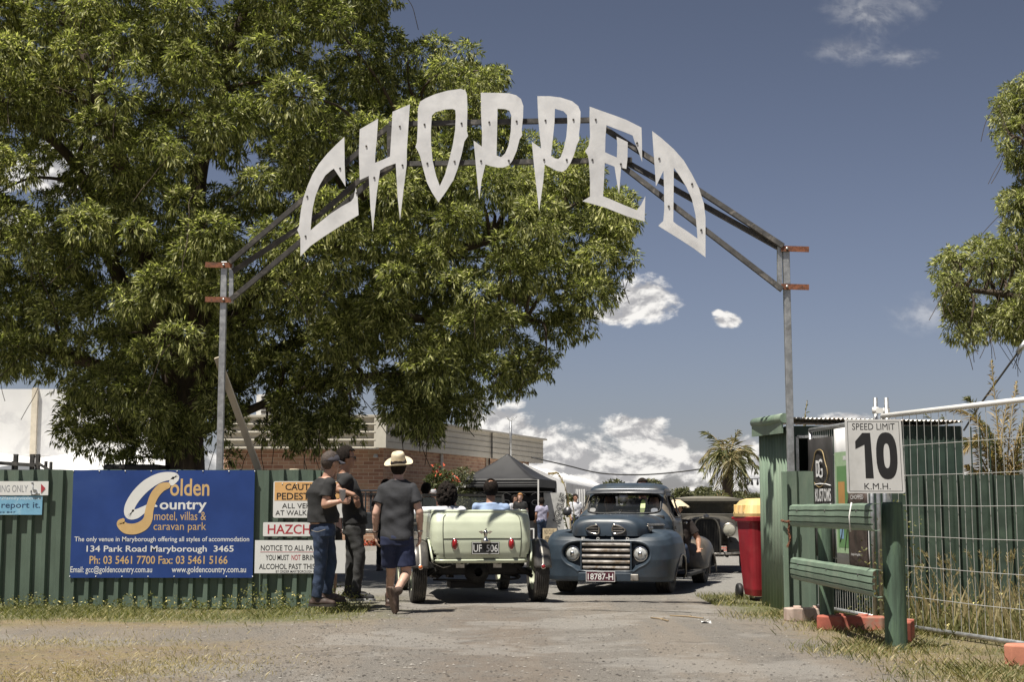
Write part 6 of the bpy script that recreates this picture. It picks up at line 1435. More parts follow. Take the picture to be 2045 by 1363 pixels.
# ------------------------------------------------------------------ people
def cap_(m, a, ra, b, rb, n=14):
    a, b = Vector(a), Vector(b); d = b-a; L = max(1e-4, d.length); q = d.normalized().to_track_quat('Z','Y').to_matrix().to_4x4(); W = Matrix.Translation(a) @ q
    pr = [(ra*math.sin(t), -ra*math.cos(t)) for t in np.linspace(0.05, math.pi/2, 5)]+[(rb*math.cos(t), L+rb*math.sin(t)) for t in np.linspace(0, math.pi/2-.05, 5)]
    pr = [(0,-ra)]+pr+[(0,L+rb)]; m.lathe(pr, n, W)
def cone_(m, a, ra, b, rb, n=18, sq=None):
    """flat ended tapered tube (cuffs and hems)"""
    a, b = Vector(a), Vector(b); d = b-a; q = d.normalized().to_track_quat('Z','Y').to_matrix().to_4x4()
    m.lathe([(0,0),(ra,0),(rb,d.length),(0,d.length)], n, Matrix.Translation(a) @ q)
def ell_(m, c, r, f=(0,1,0), n=16):
    f = Vector(f).normalized(); s = f.cross(Vector((0,0,1))).normalized(); u = s.cross(f); W = Matrix((s, f, u)).transposed().to_4x4(); W.translation = Vector(c)
    pr = [(math.sin(t), -math.cos(t)) for t in np.linspace(0, math.pi, 11)]; m.lathe(pr, n, W @ Matrix.Diagonal((r[0], r[1], r[2], 1)))
def loft_(m, secs, f, n=24, p=.85):
    """closed loft: (centre, half width, half depth)"""
    f = Vector(f).normalized(); s = f.cross(Vector((0,0,1))).normalized(); vs = []
    for c, w_, d in secs:
        for t in np.linspace(0, 2*math.pi, n, endpoint=False):
            cx, sx = math.cos(t), math.sin(t); q = Vector(c)+s*(w_*abs(cx)**p*np.sign(cx))+f*(d*abs(sx)**p*np.sign(sx)); vs.append(tuple(q))
    k = len(secs); m.add(vs, [(i*n+j, i*n+(j+1) % n, (i+1)*n+(j+1) % n, (i+1)*n+j) for i in range(k-1) for j in range(n)]+[tuple(reversed(range(n))), tuple((k-1)*n+j for j in range(n))], True)
def fuse(m, name, mt, parent, voxel, smooth=4, wr=0, ws=30):
    """weld overlapping closed pieces into one continuous surface"""
    me = bpy.data.meshes.new('t'); me.from_pydata(np.vstack(m.v).tolist(), [], m.f)
    bm = bmesh.new(); bm.from_mesh(me); bmesh.ops.remove_doubles(bm, verts=bm.verts, dist=1e-5); bmesh.ops.recalc_face_normals(bm, faces=bm.faces); bm.to_mesh(me); bm.free()
    o = bpy.data.objects.new('t', me); COL.objects.link(o)
    r = o.modifiers.new('r','REMESH'); r.mode = 'VOXEL'; r.voxel_size = voxel; r.use_smooth_shade = True
    if smooth: s = o.modifiers.new('s','SMOOTH'); s.iterations = smooth; s.factor = .5
    dg = bpy.context.evaluated_depsgraph_get(); out = bpy.data.meshes.new_from_object(o.evaluated_get(dg)); bpy.data.objects.remove(o); bpy.data.meshes.remove(me)
    n = len(out.vertices)
    if wr:
        co = np.empty(n*3, np.float32); no = np.empty(n*3, np.float32); out.vertices.foreach_get('co', co); out.vertices.foreach_get('normal', no); co = co.reshape(-1,3); no = no.reshape(-1,3)
        x, y, z = co[:,0]+co[:,1]*.6, co[:,1], co[:,2]
        w_ = np.sin(ws*(z*.9+x*.8)+3*np.sin(x*ws*.35))*.55+np.sin(ws*.62*(z-x*1.1)+2*np.sin(z*ws*.4)+1.3)*.6+np.sin(ws*1.7*(x*.4+z)+2.1*np.sin(ws*.5*x))*.25
        co += no*(wr*w_)[:,None]; out.vertices.foreach_set('co', co.ravel())
    out.materials.clear(); out.materials.append(mt); out.polygons.foreach_set('use_smooth', [True]*len(out.polygons)); out.update()
    o = bpy.data.objects.new(name, out); COL.objects.link(o); o.parent = parent; o.matrix_parent_inverse = WM[parent].inverted(); WM[o] = Matrix.Identity(4); return o
skin = mat('skin', (.42,.245,.175), .5, var=.08, scale=12, col2=(.46,.22,.16,1), s2=6, lo=.5, hi=.75); skin_t = mat('skin_tan', (.35,.19,.125), .5, var=.1, scale=12); skin_p = mat('skin_pale', (.52,.335,.26), .5, var=.06, scale=10, col2=(.55,.30,.24,1), s2=5, lo=.5, hi=.75)
def hand_(m, wr, d, nrm, curl=.5, sc=1, thumb=1):
    """palm, four fingers and a thumb; d = along the hand, nrm = palm normal"""
    wr, d, nrm = Vector(wr), Vector(d).normalized(), Vector(nrm); nrm = (nrm-d*nrm.dot(d)).normalized(); s = d.cross(nrm)*thumb
    for k in (-1, 0, 1): cap_(m, wr+d*.012*sc, .019*sc, wr+d*.082*sc+s*.021*k*sc, .0155*sc, 10)
    for i, (off, L) in enumerate(((.031,.070),(.011,.080),(-.010,.075),(-.030,.058))):
        p = wr+d*.082*sc+s*off*sc; dd = d.copy(); seg = (L*.45, L*.32, L*.28); r = .0095
        for j in range(3):
            a = curl*(.55+.4*j)*(1+.12*i); dd = (d*math.cos(a*(1 if j else .7))+nrm*math.sin(a*(1 if j else .7))).normalized() if j < 1 else (dd*math.cos(curl*.8)+nrm.cross(Vector((0,0,0)))+(nrm-dd*nrm.dot(dd)).normalized()*math.sin(curl*.8)).normalized()
            e = p+dd*seg[j]*sc; cap_(m, p, r*sc, e, (r-.0012)*sc, 8); p = e; r -= .0010
    t0 = wr+d*.028*sc+s*.028*sc; t1 = t0+(d*.6+s*.65+nrm*.35).normalized()*.042*sc; t2 = t1+(d*.85+s*.1+nrm*.5).normalized()*.034*sc
    cap_(m, t0, .0135*sc, t1, .0115*sc, 9); cap_(m, t1, .0115*sc, t2, .009*sc, 9)
def head_(m, c, f, sc=1):
    c, f = Vector(c), Vector(f).normalized(); s = f.cross(Vector((0,0,1))).normalized(); u = s.cross(f)
    ell_(m, c+u*.022*sc-f*.008*sc, (.076*sc,.097*sc,.100*sc), f); ell_(m, c+f*.022*sc-u*.035*sc, (.060*sc,.068*sc,.078*sc), f)
    ell_(m, c+f*.055*sc-u*.088*sc, (.032*sc,.030*sc,.026*sc), f)
    for k in (-1,1): cap_(m, c-u*.045*sc+s*.052*k*sc, .018*sc, c-u*.088*sc+f*.045*sc+s*.02*k*sc, .018*sc, 8); ell_(m, c+s*.077*k*sc-f*.006*sc-u*.008*sc, (.012*sc,.020*sc,.031*sc), f); cap_(m, c+f*.078*sc+u*.022*sc+s*.012*k*sc, .011*sc, c+f*.072*sc+u*.02*sc+s*.04*k*sc, .011*sc, 8)
    cap_(m, c+f*.084*sc+u*.012*sc, .009*sc, c+f*.104*sc-u*.028*sc, .0125*sc, 8); cap_(m, c+f*.080*sc-u*.060*sc-s*.016*sc, .008*sc, c+f*.080*sc-u*.060*sc+s*.016*sc, .008*sc, 8); cap_(m, c+f*.079*sc-u*.072*sc-s*.012*sc, .008*sc, c+f*.079*sc-u*.072*sc+s*.012*sc, .008*sc, 8)
def eyes_(par, c, f, sc=1):
    c, f = Vector(c), Vector(f).normalized(); s = f.cross(Vector((0,0,1))).normalized(); u = s.cross(f); m = M()
    for k in (-1,1): ell_(m, c+f*.079*sc+u*.006*sc+s*.030*k*sc, (.011*sc,.010*sc,.007*sc), f, 8)
    o = m.build('eyes', mat('eye_dark', (.06,.05,.045), .3) if 'eye_dark' not in bpy.data.materials else bpy.data.materials['eye_dark'], par, world=True); return o
def hair_(par, c, f, mt, sc=1, front=.25, low=-.35, thick=1.12, lump=.006, bald=False):
    c, f = Vector(c), Vector(f).normalized(); s = f.cross(Vector((0,0,1))).normalized(); u = s.cross(f); cc = c+u*.022*sc-f*.010*sc
    def g(a, b_):
        t, ph = 2*math.pi*a, math.pi*(b_-.5); d = s*(math.cos(t)*math.cos(ph))+f*(math.sin(t)*math.cos(ph))+u*math.sin(ph); k = thick*sc*(1+lump*8*(.5*math.sin(t*7+ph*5)+.35*math.sin(t*19-ph*11)+.35*math.sin(ph*23+t*9)))
        return tuple(cc+s*d.dot(s)*.078*k+f*d.dot(f)*.099*k+u*d.dot(u)*.102*k)
    def cut(v):
        q = Vector(v)-cc; a, b_ = q.dot(f)/.1/sc, q.dot(u)/.1/sc
        if bald and b_ > .55 and -.75 < a < .1 and abs(q.dot(s)) < .042*sc and ((a+.45)/.42)**2+(q.dot(s)/.042/sc)**2 < 1: return True
        return (a > front and b_ < .62) or b_ < low-(.55 if a < -.2 else 0)
    m = M(); m.grid(64, 34, g, cut=cut, closed=True); return m.build('hair', mt, par, world=True, solid=-.008*sc)
hair_d = mat('hair_dark', (.016,.012,.010), .8, spec=.15, var=.5, scale=60, bump=.8, bscale=120); hair_g = mat('hair_grey', (.06,.045,.038), .8, var=.5, scale=60)
def shoe_(par, an, d, mt, sole, L=.28, h=.11, nm='shoe', tilt=None):
    """an = ankle joint; d = toe direction (3-D)"""
    an, d = Vector(an), Vector(d).normalized(); s = d.cross(Vector((0,0,1))).normalized(); u = s.cross(d); hl_ = an-d*.07-u*.075; m = M()
    cap_(m, hl_+u*.03+d*.03, .040, hl_+u*.035+d*.17, .043, 12); cap_(m, hl_+u*.032+d*.17, .043, hl_+u*.026+d*(L-.035), .034, 12); cap_(m, hl_+d*.055+u*.04, .042, hl_+d*.065+u*h, .047, 12); cap_(m, hl_+d*.10+u*.06, .036, hl_+d*.18+u*.045, .034, 12)
    o = fuse(m, nm, mt, par, .008, 3); m = M(); out = [(-.0,-.036),(.10,-.032),(.19,-.047),(.25,-.04),(L+.006,-.012),(L+.006,.012),(.25,.04),(.19,.047),(.10,.034),(.0,.036),(-.012,.015),(-.012,-.015)]
    m.prism(catmull(out, 3, closed=True), lambda x, y: tuple(hl_+d*x+s*y+u*.016), tuple(-u*.026)); m.build('sole', sole, o, world=True); return o
def person(label, base, **k):
    return thing('person', label, 'person', (base[0], base[1], 0), 0, k.get('group'))
cot_b = mat('cotton_black', (.019,.019,.020), .9, var=.35, scale=5, bump=.25, bscale=40); cot_c = mat('cotton_charcoal', (.030,.031,.036), .9, var=.35, scale=5, bump=.25, bscale=40); denim = mat('denim_blue', (.025,.042,.085), .85, var=.35, scale=7, col2=(.045,.07,.13,1), s2=5, lo=.52, hi=.72, bump=.3, bscale=60); denim_k = mat('denim_black', (.04,.04,.041), .85, var=.3, scale=7, col2=(.065,.063,.06,1), s2=4, lo=.5, hi=.72, bump=.3, bscale=60); navyc = mat('cotton_navy', (.016,.023,.062), .85, var=.2, scale=5)
boot_m = mat('boot_brown', (.055,.035,.028), .55, var=.3, scale=8, col2=(.11,.08,.06,1), s2=5); sole_d = mat('sole_dark', (.05,.042,.036), .8, var=.3); sole_w = mat('sole_white', (.55,.55,.54), .6, var=.1)
def torso(m, hip, chest, neck, f, wid=.19, dep=.115, belly=0, hem=None, top=.0):
    hip, chest, neck = Vector(hip), Vector(chest), Vector(neck); f = Vector(f); 
    lo = hip if hem is None else Vector(hem)
    secs = [(lo-Vector((0,0,.03)) if hem is not None else lo, wid*.95, dep*1.12+belly*.5), (hip+(chest-hip)*.28+f*belly*.35, wid*.92, dep*1.02+belly*.6), (hip+(chest-hip)*.6+f*belly*.2, wid*.97, dep+belly*.3), (chest, wid*1.06, dep*1.05), (chest+(neck-chest)*.5, wid*1.03, dep*.93), (chest+(neck-chest)*.78, wid*.70, dep*.74), (neck+(chest-neck)*.03, .080, .078)]
    loft_(m, secs, f)
def man(label, J, f, fh, mats, **o):
    """J: world joints; builds body, shirt, trousers or shorts and shoes"""
    f, fh = Vector(f).normalized(), Vector(fh).normalized(); root = person(label, J['base']); sk, shirt, leg, vox = mats['skin'], mats['shirt'], mats['leg'], o.get('vox', .007)
    m = M(); torso(m, J['hip'], J['chest'], J['neck'], f, o.get('wid',.19)*.86, o.get('dep',.11)*.78, o.get('belly',0)*.5)
    hd = Vector(J['head']); cap_(m, Vector(J['neck'])-Vector((0,0,.05)), .058, hd-Vector((0,0,.05)), .056); head_(m, hd, fh)
    for s in 'LR':
        cap_(m, J['sh'+s], .056, J['el'+s], .043); cap_(m, J['el'+s], .042, J['wr'+s], .027); e = Vector(J['el'+s]); w_ = Vector(J['wr'+s]); cap_(m, e+(w_-e)*.15, .043, e+(w_-e)*.45, .040)
        hand_(m, J['wr'+s], J.get('hd'+s, w_-e), J.get('hn'+s, f), J.get('hc'+s, .5), o.get('hs',1.0), 1 if s == o.get('th','R') else -1)
        lk = 1 if o.get('shorts') else .74
        cap_(m, J['hp'+s], .080*lk, J['kn'+s], .053*lk); cap_(m, J['kn'+s], .052*lk, J['an'+s], .036*lk); kn, an = Vector(J['kn'+s]), Vector(J['an'+s]); cb_ = J.get('calf'+s, -f); cap_(m, kn+(an-kn)*.22+Vector(cb_)*.018*lk, .050*lk, kn+(an-kn)*.48+Vector(cb_)*.014*lk, .043*lk)
    b = fuse(m, 'body', sk, root, vox, 3); eyes_(root, hd, fh)
    m = M(); torso(m, J['hip'], J['chest'], J['neck'], f, o.get('wid',.19), o.get('dep',.11), o.get('belly',0), J.get('hem'))
    for s in 'LR':
        sh, el = Vector(J['sh'+s]), Vector(J['el'+s]); ln = o.get('sleeve', .62); cap_(m, sh+(Vector(J['chest'])-sh)*.35, .070, sh, .066); nk_ = Vector(J['neck']); cap_(m, nk_-Vector((0,0,.055)), .058, sh, .062); cone_(m, sh, .064, sh+(el-sh)*ln, .064+.006*o.get('loose',1)); 
        if ln > .95: cone_(m, el, .058, el+(Vector(J['wr'+s])-el)*.93, .042)
    fuse(m, 'shirt', shirt, root, vox*1.1, 3, o.get('wr',.0055), 30)
    m = M(); hp = Vector(J['hip']); loft_(m, [(hp+Vector((0,0,.08)), o.get('wid',.19)*.80, .085+o.get('belly',0)*.3), (hp-Vector((0,0,.05)), o.get('wid',.19)*.95, .128), (hp-Vector((0,0,.13)), o.get('wid',.19)*.93, .12)], f)
    for s in 'LR':
        h, k, a = Vector(J['hp'+s]), Vector(J['kn'+s]), Vector(J['an'+s])
        if o.get('shorts'): cone_(m, h+Vector((0,0,.02)), .10, h+(k-h)*o['shorts'], .108)
        else: cap_(m, h, .094, k, .066); cap_(m, k, .066, k+(a-k)*.5, .058); cone_(m, k, .066, k+(a-k)*.97, o.get('cuff',.052))
    fuse(m, 'shorts' if o.get('shorts') else 'trousers', leg, root, vox*1.1, 3, .0033 if not o.get('shorts') else .0025, 46)
    for s in 'LR': shoe_(root, J['an'+s], J['to'+s], mats['shoe'], mats['sole'], nm=o.get('shoename','shoe'))
    return root
def V3(px, py, Y): return P(px, py, Y)
# man with the cap
Y = 15.45; f1 = Vector((.88,.47,0)).normalized(); r1 = Vector((f1.y,-f1.x,0))
J = dict(base=V3(640,1215,Y), hip=V3(644,1048,Y), chest=V3(640,985,Y), neck=V3(651,953,Y), head=V3(661,925,Y)); ch = J['chest']
J.update(shR=ch+r1*.18+Vector((.03,0,.085)), shL=ch-r1*.18+Vector((.03,0,.085)), elR=V3(649,1009,Y-.20), wrR=V3(676,1003,Y-.22), elL=V3(655,1010,Y+.30), wrL=V3(680,1000,Y+.12), hpR=V3(641,1062,Y-.08), hpL=V3(650,1062,Y+.09), knR=V3(640,1130,Y-.06), knL=V3(661,1122,Y+.14), anR=V3(632,1196,Y-.05), anL=V3(652,1188,Y+.20), toR=Vector((1,.02,-.02)), toL=Vector((.95,.3,0)), hdR=Vector((.95,.25,.12)), hnR=Vector((0,.95,-.1)), hcR=.95, hdL=Vector((1,-.2,0)), hnL=Vector((0,-1,0)), hcL=.9, hem=V3(645,1040,Y))
capman = man('person in a dark grey cap, black tee and blue jeans holding a cup', J, f1, (.80,.6,.0), dict(skin=skin, shirt=cot_b, leg=denim, shoe=boot_m, sole=sole_d), wid=.195, dep=.130, belly=.05, shoename='boot', cuff=.056)
hair_(capman, J['head'], (.80,.6,0), hair_g, front=.2, thick=1.0, lump=.002)
def cap_hat(root, c, f, mt, lab=None):
    c, f = Vector(c), Vector(f).normalized(); s = f.cross(Vector((0,0,1))).normalized(); u = s.cross(f); m = M(); cc = c+u*.035
    def g(a, b_): t, ph = 2*math.pi*a, math.pi/2*b_; return tuple(cc+s*(.090*math.cos(t)*math.cos(ph))+f*(.110*math.sin(t)*math.cos(ph)-.006)+u*(.098*math.sin(ph)-.018*math.cos(ph)))
    m.grid(40, 12, g, closed=True); h = m.build('cap', mt, root, world=True, solid=.004); m = M()
    def br(a, b_): t = R(28)+R(124)*a; rr = 1+.75*b_; x, y = .088*math.cos(t), .104*math.sin(t); return tuple(cc+s*x*(1+.02*b_)+f*(y+.075*b_*math.sin(t)**1.5)+u*(-.016-.022*b_-.02*(x/.09)**2*b_))
    m.grid(20, 8, br); m.build('brim', mt, h, world=True, solid=.005); m = M(); m.lathe([(.008,0),(.005,.006),(0,.007)], 8, Matrix.Translation(cc+u*.098)); m.build('button', mt, h, world=True)
    m = M(); p = cc-f*.106-u*.012; m.box(p, (.035,.006,.022), rot=(0,0,math.atan2(-f.x, f.y))); m.build('strap_patch', white_p, h, world=True); return h
capm = mat('cap_grey', (.085,.082,.10), .85, var=.15, scale=8, bump=.2, bscale=60); cap_hat(capman, J['head'], (.80,.6,0), capm)
cup = thing('cup', 'pale grey plastic cup held in the hand of the cap wearer', 'cup', tuple(V3(684,1002,Y-.22)))
m = M(); c0, c1 = V3(683.5,1004,Y-.20), V3(684.5,979,Y-.20); H = c1.z-c0.z; m.lathe([(0,0),(.027,0),(.036,H),(.038,H+.003),(.033,H),(.025,.01),(0,.01)], 20, Matrix.Translation(c0)); m.build('cup_wall', mat('cup_grey', (.40,.41,.45), .4, var=.05), cup, world=True)
m = M(); m.lathe([(0,H*.7),(.031,H*.7)], 16, Matrix.Translation(c0)); m.build('drink', boot_m, cup, world=True)
m = M(); q = catmull([V3(622,1060,Y-.20),V3(634,1063,Y-.215),V3(650,1058,Y-.19)], 5); m.tube([tuple(a) for a in q], .003, 5); m.build('pocket_stitching', mat('stitch', (.30,.27,.22), .8), capman, world=True)
# man with the glasses
Y = 16.15; f2 = Vector((.95,.3,0)).normalized(); r2 = Vector((f2.y,-f2.x,0))
J = dict(base=V3(706,1208,Y), hip=V3(708,1045,Y), chest=V3(697,978,Y), neck=V3(687,945,Y), head=V3(692,916,Y)); ch = J['chest']
J.update(shR=ch+r2*.17+Vector((-.05,0,.10)), shL=ch-r2*.17+Vector((-.05,0,.10)), elR=V3(671,978,Y-.20), wrR=V3(706,989,Y-.24), elL=V3(690,1010,Y+.30), wrL=V3(715,1020,Y+.22), hpR=V3(706,1056,Y-.08), hpL=V3(704,1056,Y+.08), knR=V3(719,1112,Y-.10), knL=V3(703,1116,Y+.08), anR=V3(711,1185,Y-.08), anL=V3(697,1180,Y+.10), toR=Vector((1,.05,-.02)), toL=Vector((1,.1,0)), hdR=Vector((.45,.0,-.9)), hnR=Vector((-.6,.75,-.25)), hcR=.35, hdL=Vector((.3,-.3,-.8)), hnL=Vector((0,-1,0)), hem=V3(708,1042,Y))
specs = man('person in glasses and black tee with black jeans and dark sneakers', J, f2, (.97,.22,0), dict(skin=skin_t, shirt=cot_b, leg=denim_k, shoe=mat('sneaker_black', (.02,.02,.022), .7, var=.3), sole=sole_w), wid=.185, dep=.115, belly=.035, shoename='sneaker', cuff=.050)
fh = Vector((.97,.22,0)).normalized(); hair_(specs, J['head'], fh, hair_d, front=.32, thick=1.12, lump=.007, low=-.3)
hd = Vector(J['head']); s_ = fh.cross(Vector((0,0,1))).normalized(); m = M()
for k in (-1,1):
    m.tube([hd+fh*.098+s_*(.032*k+.026*math.cos(t))+Vector((0,0,.006+.019*math.sin(t))) for t in np.linspace(0,6.28,16,endpoint=False)], .0035, 6, closed=True); m.tube([hd+fh*.098+s_*.058*k+Vector((0,0,.012)), hd+fh*.0+s_*.082*k+Vector((0,0,.010))], .0035, 6)
m.tube([hd+fh*.10+s_*.006, hd+fh*.10-s_*.006], .003, 5); m.build('glasses', black, specs, world=True)
m = M()
for a_, b_ in (((690,1190),(702,1198)),((702,1198),(712,1191))): p0, p1 = V3(*a_,Y-.155), V3(*b_,Y-.155); m.bar(p0, p1, .012, .006)
m.build('shoe_stripe', mat('gold', (.45,.30,.05), .4), specs, world=True)
m = M(); ww = Vector(J['wrR']); m.tube([ww+Vector((.01,0,-.01))+Vector((.024*math.cos(t),.03*math.sin(t),.012*math.cos(t))) for t in np.linspace(0,6.28,14,endpoint=False)], .005, 6, closed=True); m.build('bracelet', boot_m, specs, world=True)
# man with the straw hat, walking away
Y = 15.55; f3 = Vector((.06,1,0)).normalized()
J = dict(base=V3(795,1222,Y), hip=V3(793,1066,Y), chest=V3(793,992,Y+.03), neck=V3(795,957,Y+.05), head=V3(796,936,Y+.09))
J.update(shL=V3(768,977,Y+.03), shR=V3(822,977,Y+.03), elL=V3(751,1026,Y-.02), wrL=V3(750,1067,Y+.06), elR=V3(838,1024,Y-.02), wrR=V3(839,1066,Y+.06), hpL=V3(779,1086,Y), hpR=V3(809,1086,Y), knL=V3(781,1142,Y+.14), knR=V3(812,1146,Y+.02), anL=V3(777,1196,Y+.42), anR=V3(791,1184,Y-.26), toL=Vector((-.05,1,-.05)), toR=Vector((.22,.18,-.95)), calfL=Vector((0,-1,0)), calfR=Vector((.3,-.6,.4)), hdL=Vector((.12,.05,-1)), hnL=Vector((1,.2,0)), hcL=.45, hdR=Vector((-.05,.05,-1)), hnR=Vector((-1,.2,0)), hcR=.5, hem=V3(793,1074,Y))
hatm = man('person in a cream straw hat, charcoal tee and navy shorts walking away', J, f3, (.05,1,0), dict(skin=skin_p, shirt=cot_c, leg=navyc, shoe=boot_m, sole=mat('sole_brown', (.10,.065,.05), .75, var=.3, scale=20)), wid=.195, dep=.115, loose=2.2, shorts=.76, th='R', wr=.0075)
hair_(hatm, J['head'], (.05,1,0), hair_d, thick=1.0, low=-.45, lump=.003)
straw = mat('straw', (.62,.53,.38), .75, var=.12, scale=30, bump=.35, bscale=120); 
def brim_hat(root, c, mt, band, rb=.155, tilt=(R(5),R(3),0), h=.105, nm='hat'):
    W = Matrix.Translation(Vector(c)+Vector((0,0,.055))) @ Euler(tilt).to_matrix().to_4x4(); m = M()
    def b_(a, v): t = 2*math.pi*a; rr = .088+(rb-.088)*v; z = .030*math.cos(2*t)*-.55*v**1.5+.018*v**3+.004*math.sin(3*t)*v; return tuple(W @ Vector((rr*math.cos(t)*.98, rr*math.sin(t)*1.06, z)))
    m.grid(48, 8, b_, closed=True); o = m.build(nm, mt, root, world=True, solid=.004); m = M()
    pr = [(.090,0),(.088,.02),(.084,.05),(.076,h-.02),(.062,h),(.03,h-.012),(0,h-.022)]
    def cr(a, v): t = 2*math.pi*a; i = v*(len(pr)-1); k = int(min(i, len(pr)-2)); r = pr[k][0]+(pr[k+1][0]-pr[k][0])*(i-k); z = pr[k][1]+(pr[k+1][1]-pr[k][1])*(i-k); pin = 1-.16*max(0, math.sin(t))**4*max(0,(z-.04)/.07); return tuple(W @ Vector((r*.95*math.cos(t)*pin, r*1.1*math.sin(t), z)))
    m.grid(40, 18, cr, closed=True); m.build('crown', mt, o, world=True, solid=.004); m = M()
    m.grid(40, 4, lambda a, v: tuple(W @ Vector(((.0925-.006*v)*.955*math.cos(2*math.pi*a), (.0925-.006*v)*1.1*math.sin(2*math.pi*a), .004+.034*v))), closed=True); m.build('band', band, o, world=True, solid=-.002); return o
brim_hat(hatm, J['head'], straw, mat('hat_band', (.028,.026,.035), .7), .162, (R(19),R(-4),0), .125)
m = M(); ww = V3(750,1063,Y+.05); m.tube([ww+Vector((.032*math.cos(t),.032*math.sin(t),.004*math.cos(t*2))) for t in np.linspace(0,6.28,14,endpoint=False)], .008, 6, closed=True); m.build('bracelet', boot_m, hatm, world=True)
m = M(); ww = V3(839,1062,Y+.05); m.tube([ww+Vector((.032*math.cos(t),.032*math.sin(t),.0)) for t in np.linspace(0,6.28,14,endpoint=False)], .005, 6, closed=True); m.build('wristband', mat('pale_band', (.5,.5,.46), .5), hatm, world=True)
# simple standing figure for the distance
def stander(label, px, yfeet, f, skin_, shirt, leg, shoe, H=1.74, hair=None, hat=None, long=False, sitz=None, Y=None, arm=None, head_f=None, shorts=None):
    g = G(px, yfeet) if Y is None else Vector((XAT(px, Y), Y, 0)); k = H/1.78; f = Vector(f).normalized(); r = Vector((f.y,-f.x,0)); b = Vector((g.x, g.y, 0))
    pt = lambda x, fw, z: b+r*x*k+f*fw*k+Vector((0,0,z*k))
    J = dict(base=b, hip=pt(0,0,.96), chest=pt(0,0,1.30), neck=pt(0,.0,1.48), head=pt(0,.03,1.64), shR=pt(.18,0,1.42), shL=pt(-.18,0,1.42), elR=pt(.24,-.03,1.13), elL=pt(-.24,-.03,1.13), wrR=pt(.22,.12,.92), wrL=pt(-.22,.12,.92), hpR=pt(.09,0,.90), hpL=pt(-.09,0,.90), knR=pt(.10,.03,.49), knL=pt(-.10,.0,.49), anR=pt(.11,0,.085), anL=pt(-.11,-.03,.085), toR=f+r*.15, toL=f-r*.15, hem=pt(0,0,.90))
    if arm: J.update({q: pt(*v) for q, v in arm.items()})
    o = man(label, J, f, head_f or f, dict(skin=skin_, shirt=shirt, leg=leg, shoe=shoe, sole=sole_d), vox=.014, sleeve=1.0 if long else .62, shorts=shorts)
    if hair: hair_(o, J['head'], head_f or f, hair, thick=1.12)
    if hat: brim_hat(o, J['head'], hat, boot_m, .15, nm='hat')
    return o, J
pinkst = bpy.data.materials.new('pink_stripe'); pinkst.use_nodes = True; t_ = NT(pinkst.node_tree); wv = t_.node('ShaderNodeTexWave'); wv.inputs['Scale'].default_value = 14; tc_ = t_.node('ShaderNodeTexCoord'); t_.link(tc_.outputs['Object'], wv.inputs[0]); t_.put(t_.n['Principled BSDF'].inputs['Base Color'], t_.mix(wv.outputs[1], (.42,.24,.21), (.55,.40,.36))); t_.n['Principled BSDF'].inputs['Roughness'].default_value = .85
stander('person in a pink striped shirt and shorts mostly hidden behind the cap wearer', 656, 0, (.7,-.6,0), skin, pinkst, cot_b, boot_m, 1.70, hair_g, Y=16.75, shorts=.8)
orange_c = mat('cotton_orange', (.50,.15,.07), .85, var=.15, scale=4); lt_blue = mat('cotton_light_blue', (.30,.40,.60), .8, var=.12, scale=6, bump=.2, bscale=50); white_c = mat('cotton_white', (.66,.67,.72), .8, var=.05); purple_c = mat('cotton_lilac', (.36,.35,.47), .85, var=.1)
o, J = stander('person in an orange shirt and grey brimmed hat near the flowering bush', 864, 0, (.6,-.5,0), skin_t, orange_c, denim, boot_m, 1.62, hair_d, mat('hat_grey', (.40,.40,.42), .8, var=.1), Y=38)
stander('person in black jeans standing beyond the straw hatted walker', 768, 1141, (.3,1,0), skin, cot_b, cot_b, boot_m, 1.66, hair_d)
stander('person with blue jeans and camera strap behind the roadster wheel', 849, 1135, (.5,.8,0), skin, cot_b, denim, boot_m, 1.62, hair_d)
ginger = mat('hair_ginger', (.36,.17,.05), .6, var=.3, scale=40)
stander('person with ginger hair and black top under the gazebo', 1039, 0, (-.2,-1,0), skin_p, cot_b, cot_b, boot_m, 1.66, ginger, Y=47.4)
stander('person in a white top and dark cap beside the hanging shirts', 1027, 0, (.7,-.6,0), skin, white_c, denim, boot_m, 1.60, hair_d, Y=47.9)
stander('person in a lilac shirt near the cardboard sign', 1082, 0, (-.3,1,0), skin_t, purple_c, denim, boot_m, 1.5, hair_d, Y=48.0)
stander('person in a white shirt walking beside the marquee curtain', 1149, 0, (.3,-1,0), skin_t, white_c, denim, boot_m, 1.66, hair_d, Y=50)
stander('person in a straw hat peeking over the fence near the blue sign', 585, 0, (.2,1,0), skin, white_c, denim, boot_m, 1.56, hair_d, straw, Y=17.3)
